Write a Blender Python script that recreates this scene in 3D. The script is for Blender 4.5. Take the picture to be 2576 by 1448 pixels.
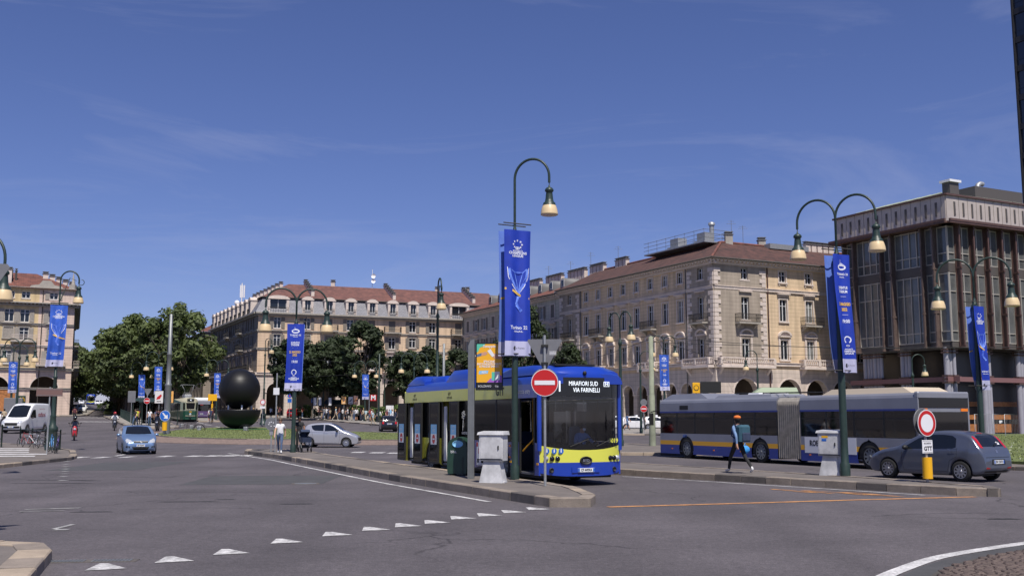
import bpy, bmesh, math, random
from mathutils import Vector, Matrix
from mathutils.bvhtree import BVHTree
random.seed(7)
SC = bpy.context.scene
for o in list(bpy.data.objects): bpy.data.objects.remove(o)
# ---------------------------------------------------------------- camera
FOC, CX, CY, HOR, CAMH = 2600.0, 1287.5, 724.0, 1052.0, 1.88     # measured on a 2575 x 1448 view of the photograph
PITCH = math.atan((HOR - CY) / FOC)
cd = bpy.data.cameras.new('camera'); cam = bpy.data.objects.new('camera', cd); SC.collection.objects.link(cam)
cam.location = (0, 0, CAMH); cam.rotation_euler = (math.pi/2 + PITCH, 0, 0)
cd.sensor_width = 36; cd.lens = 36 * FOC / 2575; cd.clip_end = 6000; cd.clip_start = .1
SC.camera = cam
# ---------------------------------------------------------------- sky, sun, exposure
SUN_H = Vector((.27, -.963)).normalized(); SUN_EL = math.radians(60)
W = bpy.data.worlds.new('World'); SC.world = W; W.use_nodes = True
nt = W.node_tree; nt.nodes.clear()
def wn(t, **k):
    n = nt.nodes.new(t)
    for a, b in k.items(): setattr(n, a, b)
    return n
sky = wn('ShaderNodeTexSky', sky_type='NISHITA', sun_disc=False)
sky.sun_elevation = SUN_EL
sky.sun_rotation = math.atan2(SUN_H.x, SUN_H.y)
sky.altitude = 240; sky.air_density = 1.0; sky.dust_density = .12; sky.ozone_density = 3.2
tint = wn('ShaderNodeMix', data_type='RGBA', blend_type='MULTIPLY'); tint.inputs[0].default_value = 1
tint.inputs[7].default_value = (.75, .735, 1.08, 1)
nt.links.new(sky.outputs[0], tint.inputs[6])
# thin cirrus, all round the sky
tc = wn('ShaderNodeTexCoord'); mp = wn('ShaderNodeMapping'); mp.inputs['Scale'].default_value = (1.3, 2.2, 7.5); mp.inputs['Rotation'].default_value = (.15, .1, .5)
n1 = wn('ShaderNodeTexNoise'); n1.inputs['Scale'].default_value = 1.7; n1.inputs['Detail'].default_value = 9; n1.inputs['Roughness'].default_value = .62; n1.inputs['Distortion'].default_value = .9
rp = wn('ShaderNodeValToRGB'); rp.color_ramp.elements[0].position = .5; rp.color_ramp.elements[0].color = (0, 0, 0, 1); rp.color_ramp.elements[1].position = .86; rp.color_ramp.elements[1].color = (.34, .34, .34, 1)
nt.links.new(tc.outputs['Generated'], mp.inputs[0]); nt.links.new(mp.outputs[0], n1.inputs[0]); nt.links.new(n1.outputs[0], rp.inputs[0])
cm = wn('ShaderNodeMix', data_type='RGBA'); cm.inputs[7].default_value = (5.6, 5.9, 8.0, 1)
nt.links.new(rp.outputs[0], cm.inputs[0]); nt.links.new(tint.outputs[2], cm.inputs[6])
bg = wn('ShaderNodeBackground'); bg.inputs[1].default_value = .07
wo = wn('ShaderNodeOutputWorld'); nt.links.new(cm.outputs[2], bg.inputs[0]); nt.links.new(bg.outputs[0], wo.inputs[0])
sl = bpy.data.lights.new('sun', 'SUN'); sl.energy = 4.5; sl.angle = math.radians(.53); sl.color = (1, .945, .86)
so = bpy.data.objects.new('sun', sl); SC.collection.objects.link(so)
sd = Vector((SUN_H.x*math.cos(SUN_EL), SUN_H.y*math.cos(SUN_EL), math.sin(SUN_EL)))
so.rotation_euler = sd.to_track_quat('Z', 'Y').to_euler(); so.location = (0, 0, 80)
vs = SC.view_settings; vs.view_transform = 'Standard'; vs.look = 'None'; vs.exposure = .3; vs.gamma = 1; vs.use_curve_mapping = False
# ---------------------------------------------------------------- terrain: the square is level near by and climbs gently beyond
U = Vector((-.457, .889)); Wd = Vector((.889, .457))
SN = [(-400, 0), (52, 0), (60, .03), (66, .075), (72, .14), (80, .27), (90, .45), (160, 1.955), (260, 4.1), (420, 7.55), (620, 11.6), (900, 13.5), (2600, 14)]
def gz(x, y):
    s = x*U.x + y*U.y
    for (a, za), (b, zb) in zip(SN, SN[1:]):
        if s <= b: return za + (zb-za)*(s-a)/(b-a)
    return SN[-1][1]
def ray(px, py):
    a = (px-CX)/FOC; b = (CY-py)/FOC
    return Vector((a, math.cos(PITCH)-b*math.sin(PITCH), math.sin(PITCH)+b*math.cos(PITCH)))
def at(px, py, Y):
    r = ray(px, py); t = Y/r.y; return Vector((r.x*t, Y, CAMH+r.z*t))
def PG(px, py, dz=0):                      # a pixel's point on the ground (dz above it)
    r = ray(px, py); lo = 4.0
    Y = lo
    while Y < 700:
        t = Y/r.y
        if CAMH + r.z*t <= gz(r.x*t, Y)+dz: break
        Y += .1
    return Vector((r.x*Y/r.y, Y, gz(r.x*Y/r.y, Y)+dz))
def XY(px, Y):                             # pixel column + depth -> point on ground
    x = (px-CX)/FOC*Y*math.cos(PITCH); x = x/(1)    # verticals near the horizon
    return Vector((x, Y, gz(x, Y)))
def tpx(P, d, px):                         # where the plan line P + t d meets pixel column px (at the horizon)
    r = ray(px, HOR); k = r.x/r.y
    return (P.x - k*P.y)/(k*d.y - d.x)
# ---------------------------------------------------------------- materials
MATS = {}
def mat(name, col, rough=.6, metal=0, spec=None, var=0, vscale=4., bump=0, bscale=30., col2=None, emit=None, alpha=None, coat=0, pos=False, trans=0, speck=0, speckscale=120, crack=None):
    if name in MATS: return MATS[name]
    m = bpy.data.materials.new(name); m.use_nodes = True; t = m.node_tree; b = t.nodes['Principled BSDF']
    b.inputs['Base Color'].default_value = (*col, 1); b.inputs['Roughness'].default_value = rough; b.inputs['Metallic'].default_value = metal
    if spec is not None: b.inputs['Specular IOR Level'].default_value = spec
    if coat: b.inputs['Coat Weight'].default_value = coat; b.inputs['Coat Roughness'].default_value = .06
    if trans: b.inputs['Transmission Weight'].default_value = trans
    if emit: b.inputs['Emission Color'].default_value = (*emit[:3], 1); b.inputs['Emission Strength'].default_value = emit[3]
    N = t.nodes.new; L = t.links.new
    if var or bump or speck:
        if pos: cs = N('ShaderNodeNewGeometry').outputs['Position']
        else: cs = N('ShaderNodeTexCoord').outputs['Object']
    src = None
    if var:
        n = N('ShaderNodeTexNoise'); n.inputs['Scale'].default_value = vscale; n.inputs['Detail'].default_value = 6; n.inputs['Roughness'].default_value = .65; L(cs, n.inputs['Vector'])
        r = N('ShaderNodeValToRGB'); r.color_ramp.elements[0].position = .32; r.color_ramp.elements[1].position = .7
        c2 = col2 or tuple(max(0, c*(1-var)) for c in col); c1 = tuple(min(1, c*(1+var*.6)) for c in col)
        r.color_ramp.elements[0].color = (*c2, 1); r.color_ramp.elements[1].color = (*c1, 1)
        L(n.outputs[0], r.inputs[0]); src = r.outputs[0]
    if speck:
        v = N('ShaderNodeTexNoise'); v.inputs['Scale'].default_value = speckscale; v.inputs['Detail'].default_value = 2; L(cs, v.inputs['Vector'])
        r2 = N('ShaderNodeMapRange'); r2.inputs[1].default_value = .25; r2.inputs[2].default_value = .75; r2.inputs[3].default_value = 1-speck; r2.inputs[4].default_value = 1+speck; L(v.outputs[0], r2.inputs[0])
        mx = N('ShaderNodeMix'); mx.data_type = 'RGBA'; mx.blend_type = 'MULTIPLY'; mx.inputs[0].default_value = 1
        if src: L(src, mx.inputs[6])
        else: mx.inputs[6].default_value = (*col, 1)
        L(r2.outputs[0], mx.inputs[7]); src = mx.outputs[2]
    if crack:
        src = crack(N, L, cs, src)
    if src: L(src, b.inputs['Base Color'])
    if bump:
        n = N('ShaderNodeTexNoise'); n.inputs['Scale'].default_value = bscale; n.inputs['Detail'].default_value = 4; L(cs, n.inputs['Vector'])
        bp = N('ShaderNodeBump'); bp.inputs['Strength'].default_value = bump; bp.inputs['Distance'].default_value = .02; L(n.outputs[0], bp.inputs['Height']); L(bp.outputs[0], b.inputs['Normal'])
    MATS[name] = m; return m
def glassmat(name, tint_, opacity, rough=.03):     # see-through pane: tinted transparency + mirror reflection
    m = bpy.data.materials.new(name); m.use_nodes = True; t = m.node_tree; t.nodes.clear(); N = t.nodes.new; L = t.links.new
    tr = N('ShaderNodeBsdfTransparent'); tr.inputs[0].default_value = (*tint_, 1)
    gl = N('ShaderNodeBsdfGlossy'); gl.inputs['Roughness'].default_value = rough
    fr = N('ShaderNodeFresnel'); fr.inputs[0].default_value = 1.5
    mr = N('ShaderNodeMath'); mr.operation = 'MULTIPLY_ADD'; mr.inputs[1].default_value = 1.3; mr.inputs[2].default_value = opacity; L(fr.outputs[0], mr.inputs[0])
    mx = N('ShaderNodeMixShader'); L(mr.outputs[0], mx.inputs[0]); L(tr.outputs[0], mx.inputs[1]); L(gl.outputs[0], mx.inputs[2])
    o = N('ShaderNodeOutputMaterial'); L(mx.outputs[0], o.inputs[0]); MATS[name] = m; return m
# ---------------------------------------------------------------- mesh builder
class MB:
    def __init__(s): s.v = []; s.f = []; s.m = []; s.sm = []
    def add(s, vs, fs, m=0, smooth=False, mx=None):
        o = len(s.v)
        s.v += [tuple(mx @ Vector(p)) if mx else tuple(p) for p in vs]
        s.f += [tuple(i+o for i in f) for f in fs]; s.m += [m]*len(fs); s.sm += [smooth]*len(fs); return s
    def box(s, x0, x1, y0, y1, z0, z1, m=0, mx=None):
        return s.add([(x0,y0,z0),(x1,y0,z0),(x1,y1,z0),(x0,y1,z0),(x0,y0,z1),(x1,y0,z1),(x1,y1,z1),(x0,y1,z1)],
                     [(0,3,2,1),(4,5,6,7),(0,1,5,4),(1,2,6,5),(2,3,7,6),(3,0,4,7)], m, False, mx)
    def cbox(s, c, d, m=0, mx=None): return s.box(c[0]-d[0]/2,c[0]+d[0]/2,c[1]-d[1]/2,c[1]+d[1]/2,c[2]-d[2]/2,c[2]+d[2]/2,m,mx)
    def bbox(s, x0, x1, y0, y1, z0, z1, b=.02, m=0, mx=None):      # box with bevelled vertical and top edges
        def ring(i, z): return [(x0+i,y0+b,z),(x0+b,y0+i,z),(x1-b,y0+i,z),(x1-i,y0+b,z),(x1-i,y1-b,z),(x1-b,y1-i,z),(x0+b,y1-i,z),(x0+i,y1-b,z)]
        vs = ring(0, z0)+ring(0, z1-b)+ring(b*.9, z1)
        fs = [tuple(range(7,-1,-1))]+[(i,(i+1)%8,8+(i+1)%8,8+i) for i in range(8)]+[(8+i,8+(i+1)%8,16+(i+1)%8,16+i) for i in range(8)]+[tuple(range(16,24))]
        return s.add(vs, fs, m, False, mx)
    def quad(s, a, b, c, d, m=0, mx=None): return s.add([a,b,c,d], [(0,1,2,3)], m, False, mx)
    def tube(s, pts, r, n=8, m=0, caps=True, mx=None, smooth=True):
        pts = [Vector(p) for p in pts]; rs = r if isinstance(r, (list, tuple)) else [r]*len(pts)
        vs = []; up = None
        for i, p in enumerate(pts):
            d = (pts[min(i+1,len(pts)-1)]-pts[max(i-1,0)]).normalized()
            if up is None: up = Vector((0,0,1)) if abs(d.z) < .9 else Vector((1,0,0))
            a = d.cross(up).normalized(); b = a.cross(d).normalized(); up = b
            for k in range(n):
                t = 2*math.pi*k/n; vs.append(p + (a*math.cos(t)+b*math.sin(t))*rs[i])
        fs = []
        for i in range(len(pts)-1):
            for k in range(n): fs.append((i*n+k, i*n+(k+1)%n, (i+1)*n+(k+1)%n, (i+1)*n+k))
        s.add(vs, fs, m, smooth, mx)
        if caps: s.add(vs[:n], [tuple(range(n-1,-1,-1))], m, False, mx); s.add(vs[-n:], [tuple(range(n))], m, False, mx)
        return s
    def lathe(s, prof, n=16, m=0, o=(0,0,0), mx=None, smooth=True):
        vs = []
        for r, z in prof:
            for k in range(n):
                t = 2*math.pi*k/n; vs.append((o[0]+r*math.cos(t), o[1]+r*math.sin(t), o[2]+z))
        fs = [(i*n+k, i*n+(k+1)%n, (i+1)*n+(k+1)%n, (i+1)*n+k) for i in range(len(prof)-1) for k in range(n)]
        return s.add(vs, fs, m, smooth, mx)
    def prism(s, poly, z0, z1, m=0, mx=None, side=None):
        n = len(poly); vs = [(p[0],p[1],z0) for p in poly]+[(p[0],p[1],z1) for p in poly]
        s.add(vs, [tuple(range(n-1,-1,-1)), tuple(range(n,2*n))], m, False, mx)
        return s.add(vs, [(i,(i+1)%n,n+(i+1)%n,n+i) for i in range(n)], m if side is None else side, False, mx)
    def disc(s, c, r, n, axis_mx, m=0, r2=None):
        vs = [axis_mx @ Vector((r*math.cos(2*math.pi*k/n), (r2 or r)*math.sin(2*math.pi*k/n), 0)) + Vector(c) for k in range(n)]
        return s.add(vs, [tuple(range(n))], m)
    def sphere(s, c, r, m=0, n=12, sc=(1,1,1), mx=None):
        prof = [(math.sin(math.pi*i/n), -math.cos(math.pi*i/n)) for i in range(n+1)]
        vs = []; k2 = n*2
        for a, z in prof:
            for k in range(k2):
                t = 2*math.pi*k/k2; vs.append((c[0]+r*sc[0]*a*math.cos(t), c[1]+r*sc[1]*a*math.sin(t), c[2]+r*sc[2]*z))
        return s.add(vs, [(i*k2+k, i*k2+(k+1)%k2, (i+1)*k2+(k+1)%k2, (i+1)*k2+k) for i in range(n) for k in range(k2)], m, True, mx)
    def text(s, txt, o, right, up, size, m=0, align='CENTER', bold=0., sx=1.):
        cu = bpy.data.curves.new('t', 'FONT'); cu.body = txt; cu.size = size; cu.align_x = align; cu.align_y = 'CENTER'; cu.offset = bold; cu.resolution_u = 2; cu.fill_mode = 'FRONT'
        ob = bpy.data.objects.new('t', cu); SC.collection.objects.link(ob)
        me = bpy.data.meshes.new_from_object(ob)
        o = Vector(o); right = Vector(right); up = Vector(up)
        s.add([o+right*v.co.x*sx+up*v.co.y for v in me.vertices], [tuple(p.vertices) for p in me.polygons], m)
        bpy.data.objects.remove(ob); bpy.data.curves.remove(cu); bpy.data.meshes.remove(me); return s
    def mesh(s, name, mats):
        me = bpy.data.meshes.new(name); me.from_pydata(s.v, [], s.f)
        for m in (mats if isinstance(mats, (list, tuple)) else [mats]): me.materials.append(MATS[m] if isinstance(m, str) else m)
        me.polygons.foreach_set('material_index', s.m); me.polygons.foreach_set('use_smooth', s.sm); me.update(); return me
    def build(s, name, mats, parent=None, loc=(0,0,0), rz=0): return obj(name, s.mesh(name, mats), parent, loc, rz)
def obj(name, me, parent=None, loc=(0,0,0), rz=0):
    o = bpy.data.objects.new(name, me); SC.collection.objects.link(o); o.location = loc
    if rz: o.rotation_euler = (0,0,rz)
    if parent: o.parent = parent
    return o
def tag(o, label, cat, group=None):
    o['label'] = label; o['category'] = cat
    if group: o['group'] = group
    return o
def thing(name, label, cat, loc=(0,0,0), rz=0, group=None):
    o = bpy.data.objects.new(name, None); SC.collection.objects.link(o); o.location = loc; o.rotation_euler = (0,0,rz); o.empty_display_size = .2
    return tag(o, label, cat, group)
def struct(o): o['kind'] = 'structure'; return o
def stuff(o): o['kind'] = 'stuff'; return o
def copy_tree(o, parent=None):
    c = o.copy(); SC.collection.objects.link(c); c.parent = parent
    for ch in list(o.children): copy_tree(ch, c)
    return c
def heading(dx, dy): return math.atan2(dy, dx)
def project(bv, poly, axis, off=.004, maxe=.12, start=20., thick=0):
    """a flat outline wrapped on a body: poly in the 2 other axes, cast along axis ('+x','-x','+y','-y','+z'); returns verts, faces"""
    ax = 'xyz'.index(axis[1]); sg = 1 if axis[0] == '+' else -1
    oth = [i for i in range(3) if i != ax]
    bm = bmesh.new(); vs = []
    for a, b in poly:
        p = [0,0,0]; p[oth[0]] = a; p[oth[1]] = b; vs.append(bm.verts.new(p))
    bm.faces.new(vs); bmesh.ops.triangulate(bm, faces=bm.faces[:])
    for _ in range(7):
        ed = [e for e in bm.edges if e.calc_length() > maxe]
        if not ed: break
        bmesh.ops.subdivide_edges(bm, edges=ed, cuts=1); bmesh.ops.triangulate(bm, faces=bm.faces[:])
    d = Vector((0,0,0)); d[ax] = -sg; bad = []
    for v in bm.verts:
        o = v.co.copy(); o[ax] = sg*start
        h, n, i, dist = bv.ray_cast(o, d)
        if h is None: bad.append(v); continue
        if n.dot(d) > 0: n = -n
        v.co = h + n*off
    if bad: bmesh.ops.delete(bm, geom=bad, context='VERTS')
    bm.verts.index_update()
    bm.normal_update()
    out = [v.co.copy() for v in bm.verts], []
    for f in bm.faces:
        ids = [v.index for v in f.verts]
        if f.normal.dot(d) > 0: ids.reverse()
        out[1].append(tuple(ids))
    bm.free(); return out
def wrap(name, bv, poly, axis, mats, parent, off=.004, maxe=.12, mirror=False):
    v, f = project(bv, poly, axis, off, maxe); b = MB(); b.add(v, f, 0, True)
    return b.build(name, mats, parent)
# ---------------------------------------------------------------- shared materials
def road_wear(N, L, cs, src):
    """tar-dark cracks, tyre-polished bands and blotches of repair"""
    def mul(a, f):
        m = N('ShaderNodeMix'); m.data_type = 'RGBA'; m.blend_type = 'MULTIPLY'; m.inputs[0].default_value = 1; L(a, m.inputs[6]); L(f, m.inputs[7]); return m.outputs[2]
    def rng(a, x0, x1, y0, y1):
        r = N('ShaderNodeMapRange'); r.inputs[1].default_value = x0; r.inputs[2].default_value = x1; r.inputs[3].default_value = y0; r.inputs[4].default_value = y1; L(a, r.inputs[0]); return r.outputs[0]
    dn = N('ShaderNodeTexNoise'); dn.inputs['Scale'].default_value = .9; dn.inputs['Detail'].default_value = 5; L(cs, dn.inputs['Vector'])
    vm = N('ShaderNodeVectorMath'); vm.operation = 'MULTIPLY_ADD'; vm.inputs[1].default_value = (1.6,1.6,0); L(dn.outputs[1], vm.inputs[0]); L(cs, vm.inputs[2])
    v = N('ShaderNodeTexVoronoi'); v.feature = 'DISTANCE_TO_EDGE'; v.inputs['Scale'].default_value = .17; L(vm.outputs[0], v.inputs['Vector'])
    mk = N('ShaderNodeTexNoise'); mk.inputs['Scale'].default_value = .11; L(cs, mk.inputs['Vector'])
    c = rng(v.outputs['Distance'], .002, .007, .0, 1.); k = rng(mk.outputs[0], .5, .56, 1., .0)
    mx = N('ShaderNodeMath'); mx.operation = 'MAXIMUM'; L(c, mx.inputs[0]); L(k, mx.inputs[1]); src = mul(src, rng(mx.outputs[0], 0, 1, .5, 1.))
    mp = N('ShaderNodeMapping'); mp.inputs['Rotation'].default_value = (0,0,-.43); mp.inputs['Scale'].default_value = (.5,.05,1); L(cs, mp.inputs[0])
    t = N('ShaderNodeTexNoise'); t.inputs['Scale'].default_value = 1.; t.inputs['Detail'].default_value = 4; L(mp.outputs[0], t.inputs['Vector']); src = mul(src, rng(t.outputs[0], .3, .7, .82, 1.16))
    p = N('ShaderNodeTexNoise'); p.inputs['Scale'].default_value = 7; p.inputs['Detail'].default_value = 6; p.inputs['Roughness'].default_value = .7; L(cs, p.inputs['Vector']); src = mul(src, rng(p.outputs[0], .25, .75, .72, 1.28))
    q = N('ShaderNodeTexNoise'); q.inputs['Scale'].default_value = 19; q.inputs['Detail'].default_value = 3; L(cs, q.inputs['Vector']); return mul(src, rng(q.outputs[0], .3, .7, .8, 1.2))
mat('asphalt', (.094, .083, .09), .85, var=.25, vscale=.3, bump=.6, bscale=70, pos=True, speck=.45, speckscale=48, crack=road_wear)
mat('asphalt_path', (.15, .13, .118), .9, var=.25, vscale=.8, bump=.4, bscale=60, pos=True, speck=.22, speckscale=50)
mat('paving', (.26, .24, .22), .85, var=.2, vscale=.6, bump=.3, bscale=40, pos=True, speck=.15, speckscale=30)
mat('granite', (.24, .2, .165), .8, var=.3, vscale=2.2, bump=.5, bscale=35, pos=True, speck=.2, speckscale=90)
mat('granite_dark', (.115, .1, .09), .8, var=.3, vscale=2.2, bump=.5, bscale=35, pos=True, speck=.2, speckscale=90)
mat('granite_pale', (.36, .29, .22), .8, var=.22, vscale=2.5, bump=.4, bscale=35, pos=True, speck=.2, speckscale=90)
mat('cobble', (.1, .072, .062), .75, var=.4, vscale=5, bump=.4, bscale=60, pos=True, speck=.25, speckscale=60)
mat('cobble_far', (.2, .145, .12), .85, var=.3, vscale=3, bump=.6, bscale=9, pos=True, speck=.35, speckscale=9)
mat('joint', (.07, .062, .055), .95, var=.3, vscale=6, pos=True)
mat('white_paint', (.56, .55, .54), .75, var=.4, vscale=3.5, pos=True, col2=(.3,.29,.29), speck=.2, speckscale=60)
mat('worn_paint', (.33, .325, .32), .8, var=.4, vscale=2.5, pos=True, col2=(.12,.12,.12), speck=.25, speckscale=40)
mat('orange_paint', (.58, .27, .09), .8, var=.35, vscale=3, pos=True, col2=(.25,.13,.07), speck=.2, speckscale=60)
mat('grass', (.12, .15, .045), .9, var=.45, vscale=1.2, bump=1, bscale=25, pos=True, speck=.4, speckscale=14)
mat('turf_green', (.06, .16, .05), .95, pos=True, var=.2, vscale=2)
mat('tar', (.022, .022, .024), .8)
mat('black', (.012, .012, .012), .6)
mat('black_gloss', (.006, .006, .007), .12, coat=.4)
mat('rubber', (.014, .014, .014), .85)
mat('steel', (.5, .5, .52), .35, metal=.9)
mat('grey_metal', (.22, .23, .235), .5, metal=.5, var=.15, vscale=3)
mat('galv', (.36, .37, .38), .5, metal=.45, var=.18, vscale=6)
mat('cabinet', (.55, .55, .56), .45, var=.35, vscale=2.2, bump=.1, bscale=8)
mat('lamp_green', (.022, .042, .034), .45, var=.25, vscale=9)
mat('lamp_shade', (.68, .52, .3), .4, var=.08, vscale=5)
mat('bin_green', (.018, .05, .034), .45, var=.2, vscale=4)
mat('banner_blue', (.01, .04, .4), .6, var=.25, vscale=1.3)
mat('banner_back', (.12, .22, .66), .65, var=.2, vscale=1.1)  # rear banners: sun shining through the cloth put into the paler colour
mat('banner_white', (.5, .5, .68), .65)
mat('banner_print', (.75, .78, .9), .65)
mat('banner_gold', (.72, .45, .08), .6)
mat('banner_silver', (.18, .3, .78), .45, var=.5, vscale=5, col2=(.03,.08,.5))
mat('sign_red', (.5, .015, .015), .4)
mat('sign_white', (.74, .74, .76), .45)
mat('sign_blue', (.015, .12, .5), .4)
mat('sign_grey', (.2, .2, .21), .5, metal=.3, var=.12, vscale=5)
mat('sign_yellow', (.8, .42, .01), .4)
mat('brown_sign', (.16, .09, .08), .6)
mat('wood_orange', (.4, .16, .05), .6, var=.3, vscale=3)
mat('ink', (.02, .02, .022), .6)
mat('wire', (.02, .02, .022), .6)
mat('window_dark', (.014, .018, .024), .06, spec=.6)
mat('car_glass', (.008, .01, .013), .04, spec=.7)
mat('bus_glass', (.005, .006, .007), .05, spec=.18); mat('window_curtain', (.2, .2, .19), .5, var=.5, vscale=2); mat('banner_sunlit', (.04, .12, .55), .5, var=.3, vscale=1.3)  # last one: paler banner cloth, sunlight on it put into the colour
mat('red_light', (.45, .01, .008), .15, coat=.5)
mat('clear_light', (.6, .62, .65), .08, metal=.35, coat=.6)
mat('orange_light', (.8, .2, .01), .2)
mat('plate', (.72, .73, .74), .4)
glassmat('clear_glass', (.8, .84, .87), .04)
glassmat('smoke_glass', (.34, .37, .4), .05)
# ================================================================ GROUND
def spline(pts, n=6, closed=True):
    P = [Vector((p[0], p[1])) for p in pts]; out = []; N = len(P)
    rng = range(N) if closed else range(N-1)
    for i in rng:
        p0, p1, p2, p3 = (P[(i-1)%N], P[i], P[(i+1)%N], P[(i+2)%N]) if closed else (P[max(i-1,0)], P[i], P[i+1], P[min(i+2,N-1)])
        for k in range(n):
            t = k/n; out.append(.5*((2*p1)+(p2-p0)*t+(2*p0-5*p1+4*p2-p3)*t*t+(3*p1-p0-3*p2+p3)*t**3))
    if not closed: out.append(P[-1])
    return out
def sheet(name, poly, dz, m, parent=None, skirt=0):
    """a flat piece of ground draped over the terrain, dz above it"""
    bm = bmesh.new(); vs = [bm.verts.new((p[0], p[1], 0)) for p in poly]; f = bm.faces.new(vs)
    if f.normal.z < 0 or f.calc_area() and (f.normal_update() or f.normal.z < 0): f.normal_flip()
    for s, _ in SN[1:-1]:
        c = Vector((U.x*s, U.y*s, 0))
        bmesh.ops.bisect_plane(bm, geom=bm.verts[:]+bm.edges[:]+bm.faces[:], plane_co=c, plane_no=(U.x, U.y, 0))
    if skirt:
        ed = [e for e in bm.edges if len(e.link_faces) == 1]
        r = bmesh.ops.extrude_edge_only(bm, edges=ed); low = [g for g in r['geom'] if isinstance(g, bmesh.types.BMVert)]
    else: low = []
    for v in bm.verts: v.co.z = gz(v.co.x, v.co.y)+dz
    for v in low: v.co.z -= skirt
    me = bpy.data.meshes.new(name); bm.to_mesh(me); bm.free(); me.materials.append(MATS[m])
    return obj(name, me, parent)
def strip(pts, w):
    """closed outline of a painted line of width w along pts"""
    P = [Vector((p[0], p[1])) for p in pts]; L = []; R = []
    for i, p in enumerate(P):
        d = (P[min(i+1,len(P)-1)]-P[max(i-1,0)]).normalized(); n = Vector((-d.y, d.x))
        L.append(p+n*w/2); R.append(p-n*w/2)
    return L+R[::-1]
def lines(name, polys, m, dz=.008):
    b = MB()
    for poly in polys:
        b.add([(p[0], p[1], gz(p[0], p[1])+dz) for p in poly], [tuple(range(len(poly)))] if len(poly) <= 4 else [(i, i+1, len(poly)-2-i, len(poly)-1-i) for i in range(len(poly)//2-1)])
    return struct(b.build(name, m))
def offset(pts, d):
    n = len(pts); out = []
    for i in range(n):
        a, b, c = pts[i-1], pts[i], pts[(i+1)%n]
        t = (Vector((c[0]-a[0], c[1]-a[1]))).normalized(); out.append(Vector((b[0]-t.y*d, b[1]+t.x*d)))
    return out
def kerb(parent, pts, h=.15, w=.3, length=1.05, mats=('granite', 'granite_pale', 'granite_dark', 'granite'), closed=False, seed=1, drop=.12):
    rnd = random.Random(seed); P = [Vector((p[0], p[1])) for p in pts]
    if closed: P.append(P[0])
    i = 0; cur = P[0]; acc = []
    # resample the outline into stones
    seg = [(P[k], P[k+1]) for k in range(len(P)-1)]; dist = [0]
    for a, b in seg: dist.append(dist[-1]+(b-a).length)
    def pt(s):
        for k in range(len(seg)):
            if s <= dist[k+1] or k == len(seg)-1:
                t = (s-dist[k])/max(1e-6, dist[k+1]-dist[k]); return seg[k][0].lerp(seg[k][1], t), (seg[k][1]-seg[k][0]).normalized()
    s = 0
    while s < dist[-1]-.15:
        e = min(dist[-1], s+length*rnd.uniform(.8, 1.2)); a, _ = pt(s+.011); b, _ = pt(e-.011); d = (b-a); ln = d.length
        if ln > .05:
            d.normalize(); n = Vector((-d.y, d.x)); jit = rnd.uniform(-.006, .006)
            c = (a+b)/2
            z0 = gz(*a); z1 = gz(*b)
            mb = MB(); bv = .018; hh = h+rnd.uniform(-.004, .006)
            def P3(q, inn, z): return (q.x+n.x*(inn+jit)-c.x, q.y+n.y*(inn+jit)-c.y, z)
            za, zb = z0-gz(*c), z1-gz(*c)
            mb.add([P3(a,0,za-drop),P3(b,0,zb-drop),P3(b,0,zb+hh-bv),P3(a,0,za+hh-bv),P3(b,bv,zb+hh),P3(a,bv,za+hh),P3(b,w,zb+hh),P3(a,w,za+hh),P3(b,w,zb-drop),P3(a,w,za-drop)],
                   [(0,1,2,3),(3,2,4,5),(5,4,6,7),(7,6,8,9),(1,8,6,4,2),(9,0,3,5,7)])
            mb.build('kerb_stone', rnd.choice(mats), parent, (c.x, c.y, gz(*c)))
        s = e
# the asphalt of the whole square and the roads leaving it
g = MB(); ext = 1500
ss = [s for s, _ in SN]
for (a, za), (b, zb) in zip(SN, SN[1:]):
    p = lambda s, k, z: (U.x*s+Wd.x*k, U.y*s+Wd.y*k, z)
    g.quad(p(a,-ext,za), p(a,ext,za), p(b,ext,zb), p(b,-ext,zb))
struct(g.build('road', 'asphalt'))
# -- island beside the blue bus
ISL1 = [(.8,22.55),(1.15,22.4),(1.6,22.45),(1.88,22.75),(1.86,23.8),(1.62,26.2),(.95,28.1),(.3,29.55),(-1.5,33.55),(-5.2,41.8),(-8.4,49.0),(-10.5,55),(-12.4,57.6),(-14.6,57.7),(-14.2,55.5),(-11.3,49.9),(-8.0,42.2),(-3.75,32.2),(-1.5,27.4)]
i1 = struct(sheet('traffic_island', offset(ISL1, .28), .185, 'asphalt_path'))
kerb(i1, ISL1[:1]+ISL1[1:3]+ISL1[3:], closed=True, seed=3, h=.2)
# -- island in front of the articulated bus
ISL2 = [(3.4,35.6),(4.15,34.6),(7.3,30.65),(11.06,25.75),(11.6,25.4),(12.1,25.55),(12.25,26.1),(10.6,29.9),(7.6,35.4),(5.2,39.6),(3.2,43.5),(1.4,45.2),(1.1,43.6)]
i2 = struct(sheet('traffic_island', offset(ISL2, .28), .185, 'asphalt_path'))
kerb(i2, ISL2, closed=True, seed=5, h=.2, mats=('granite', 'granite', 'granite', 'granite_dark'))
# -- island beyond, with the tram pole
ISL3 = [(3,55.4),(5,54.1),(9,53.5),(11,55),(11.5,60),(10.2,69),(8,73),(5,73.5),(2.4,68)]
i3 = struct(sheet('traffic_island', offset(ISL3, .28), .135, 'asphalt_path')); kerb(i3, ISL3, closed=True, seed=6, mats=('granite', 'granite_dark', 'granite_pale'))
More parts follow.
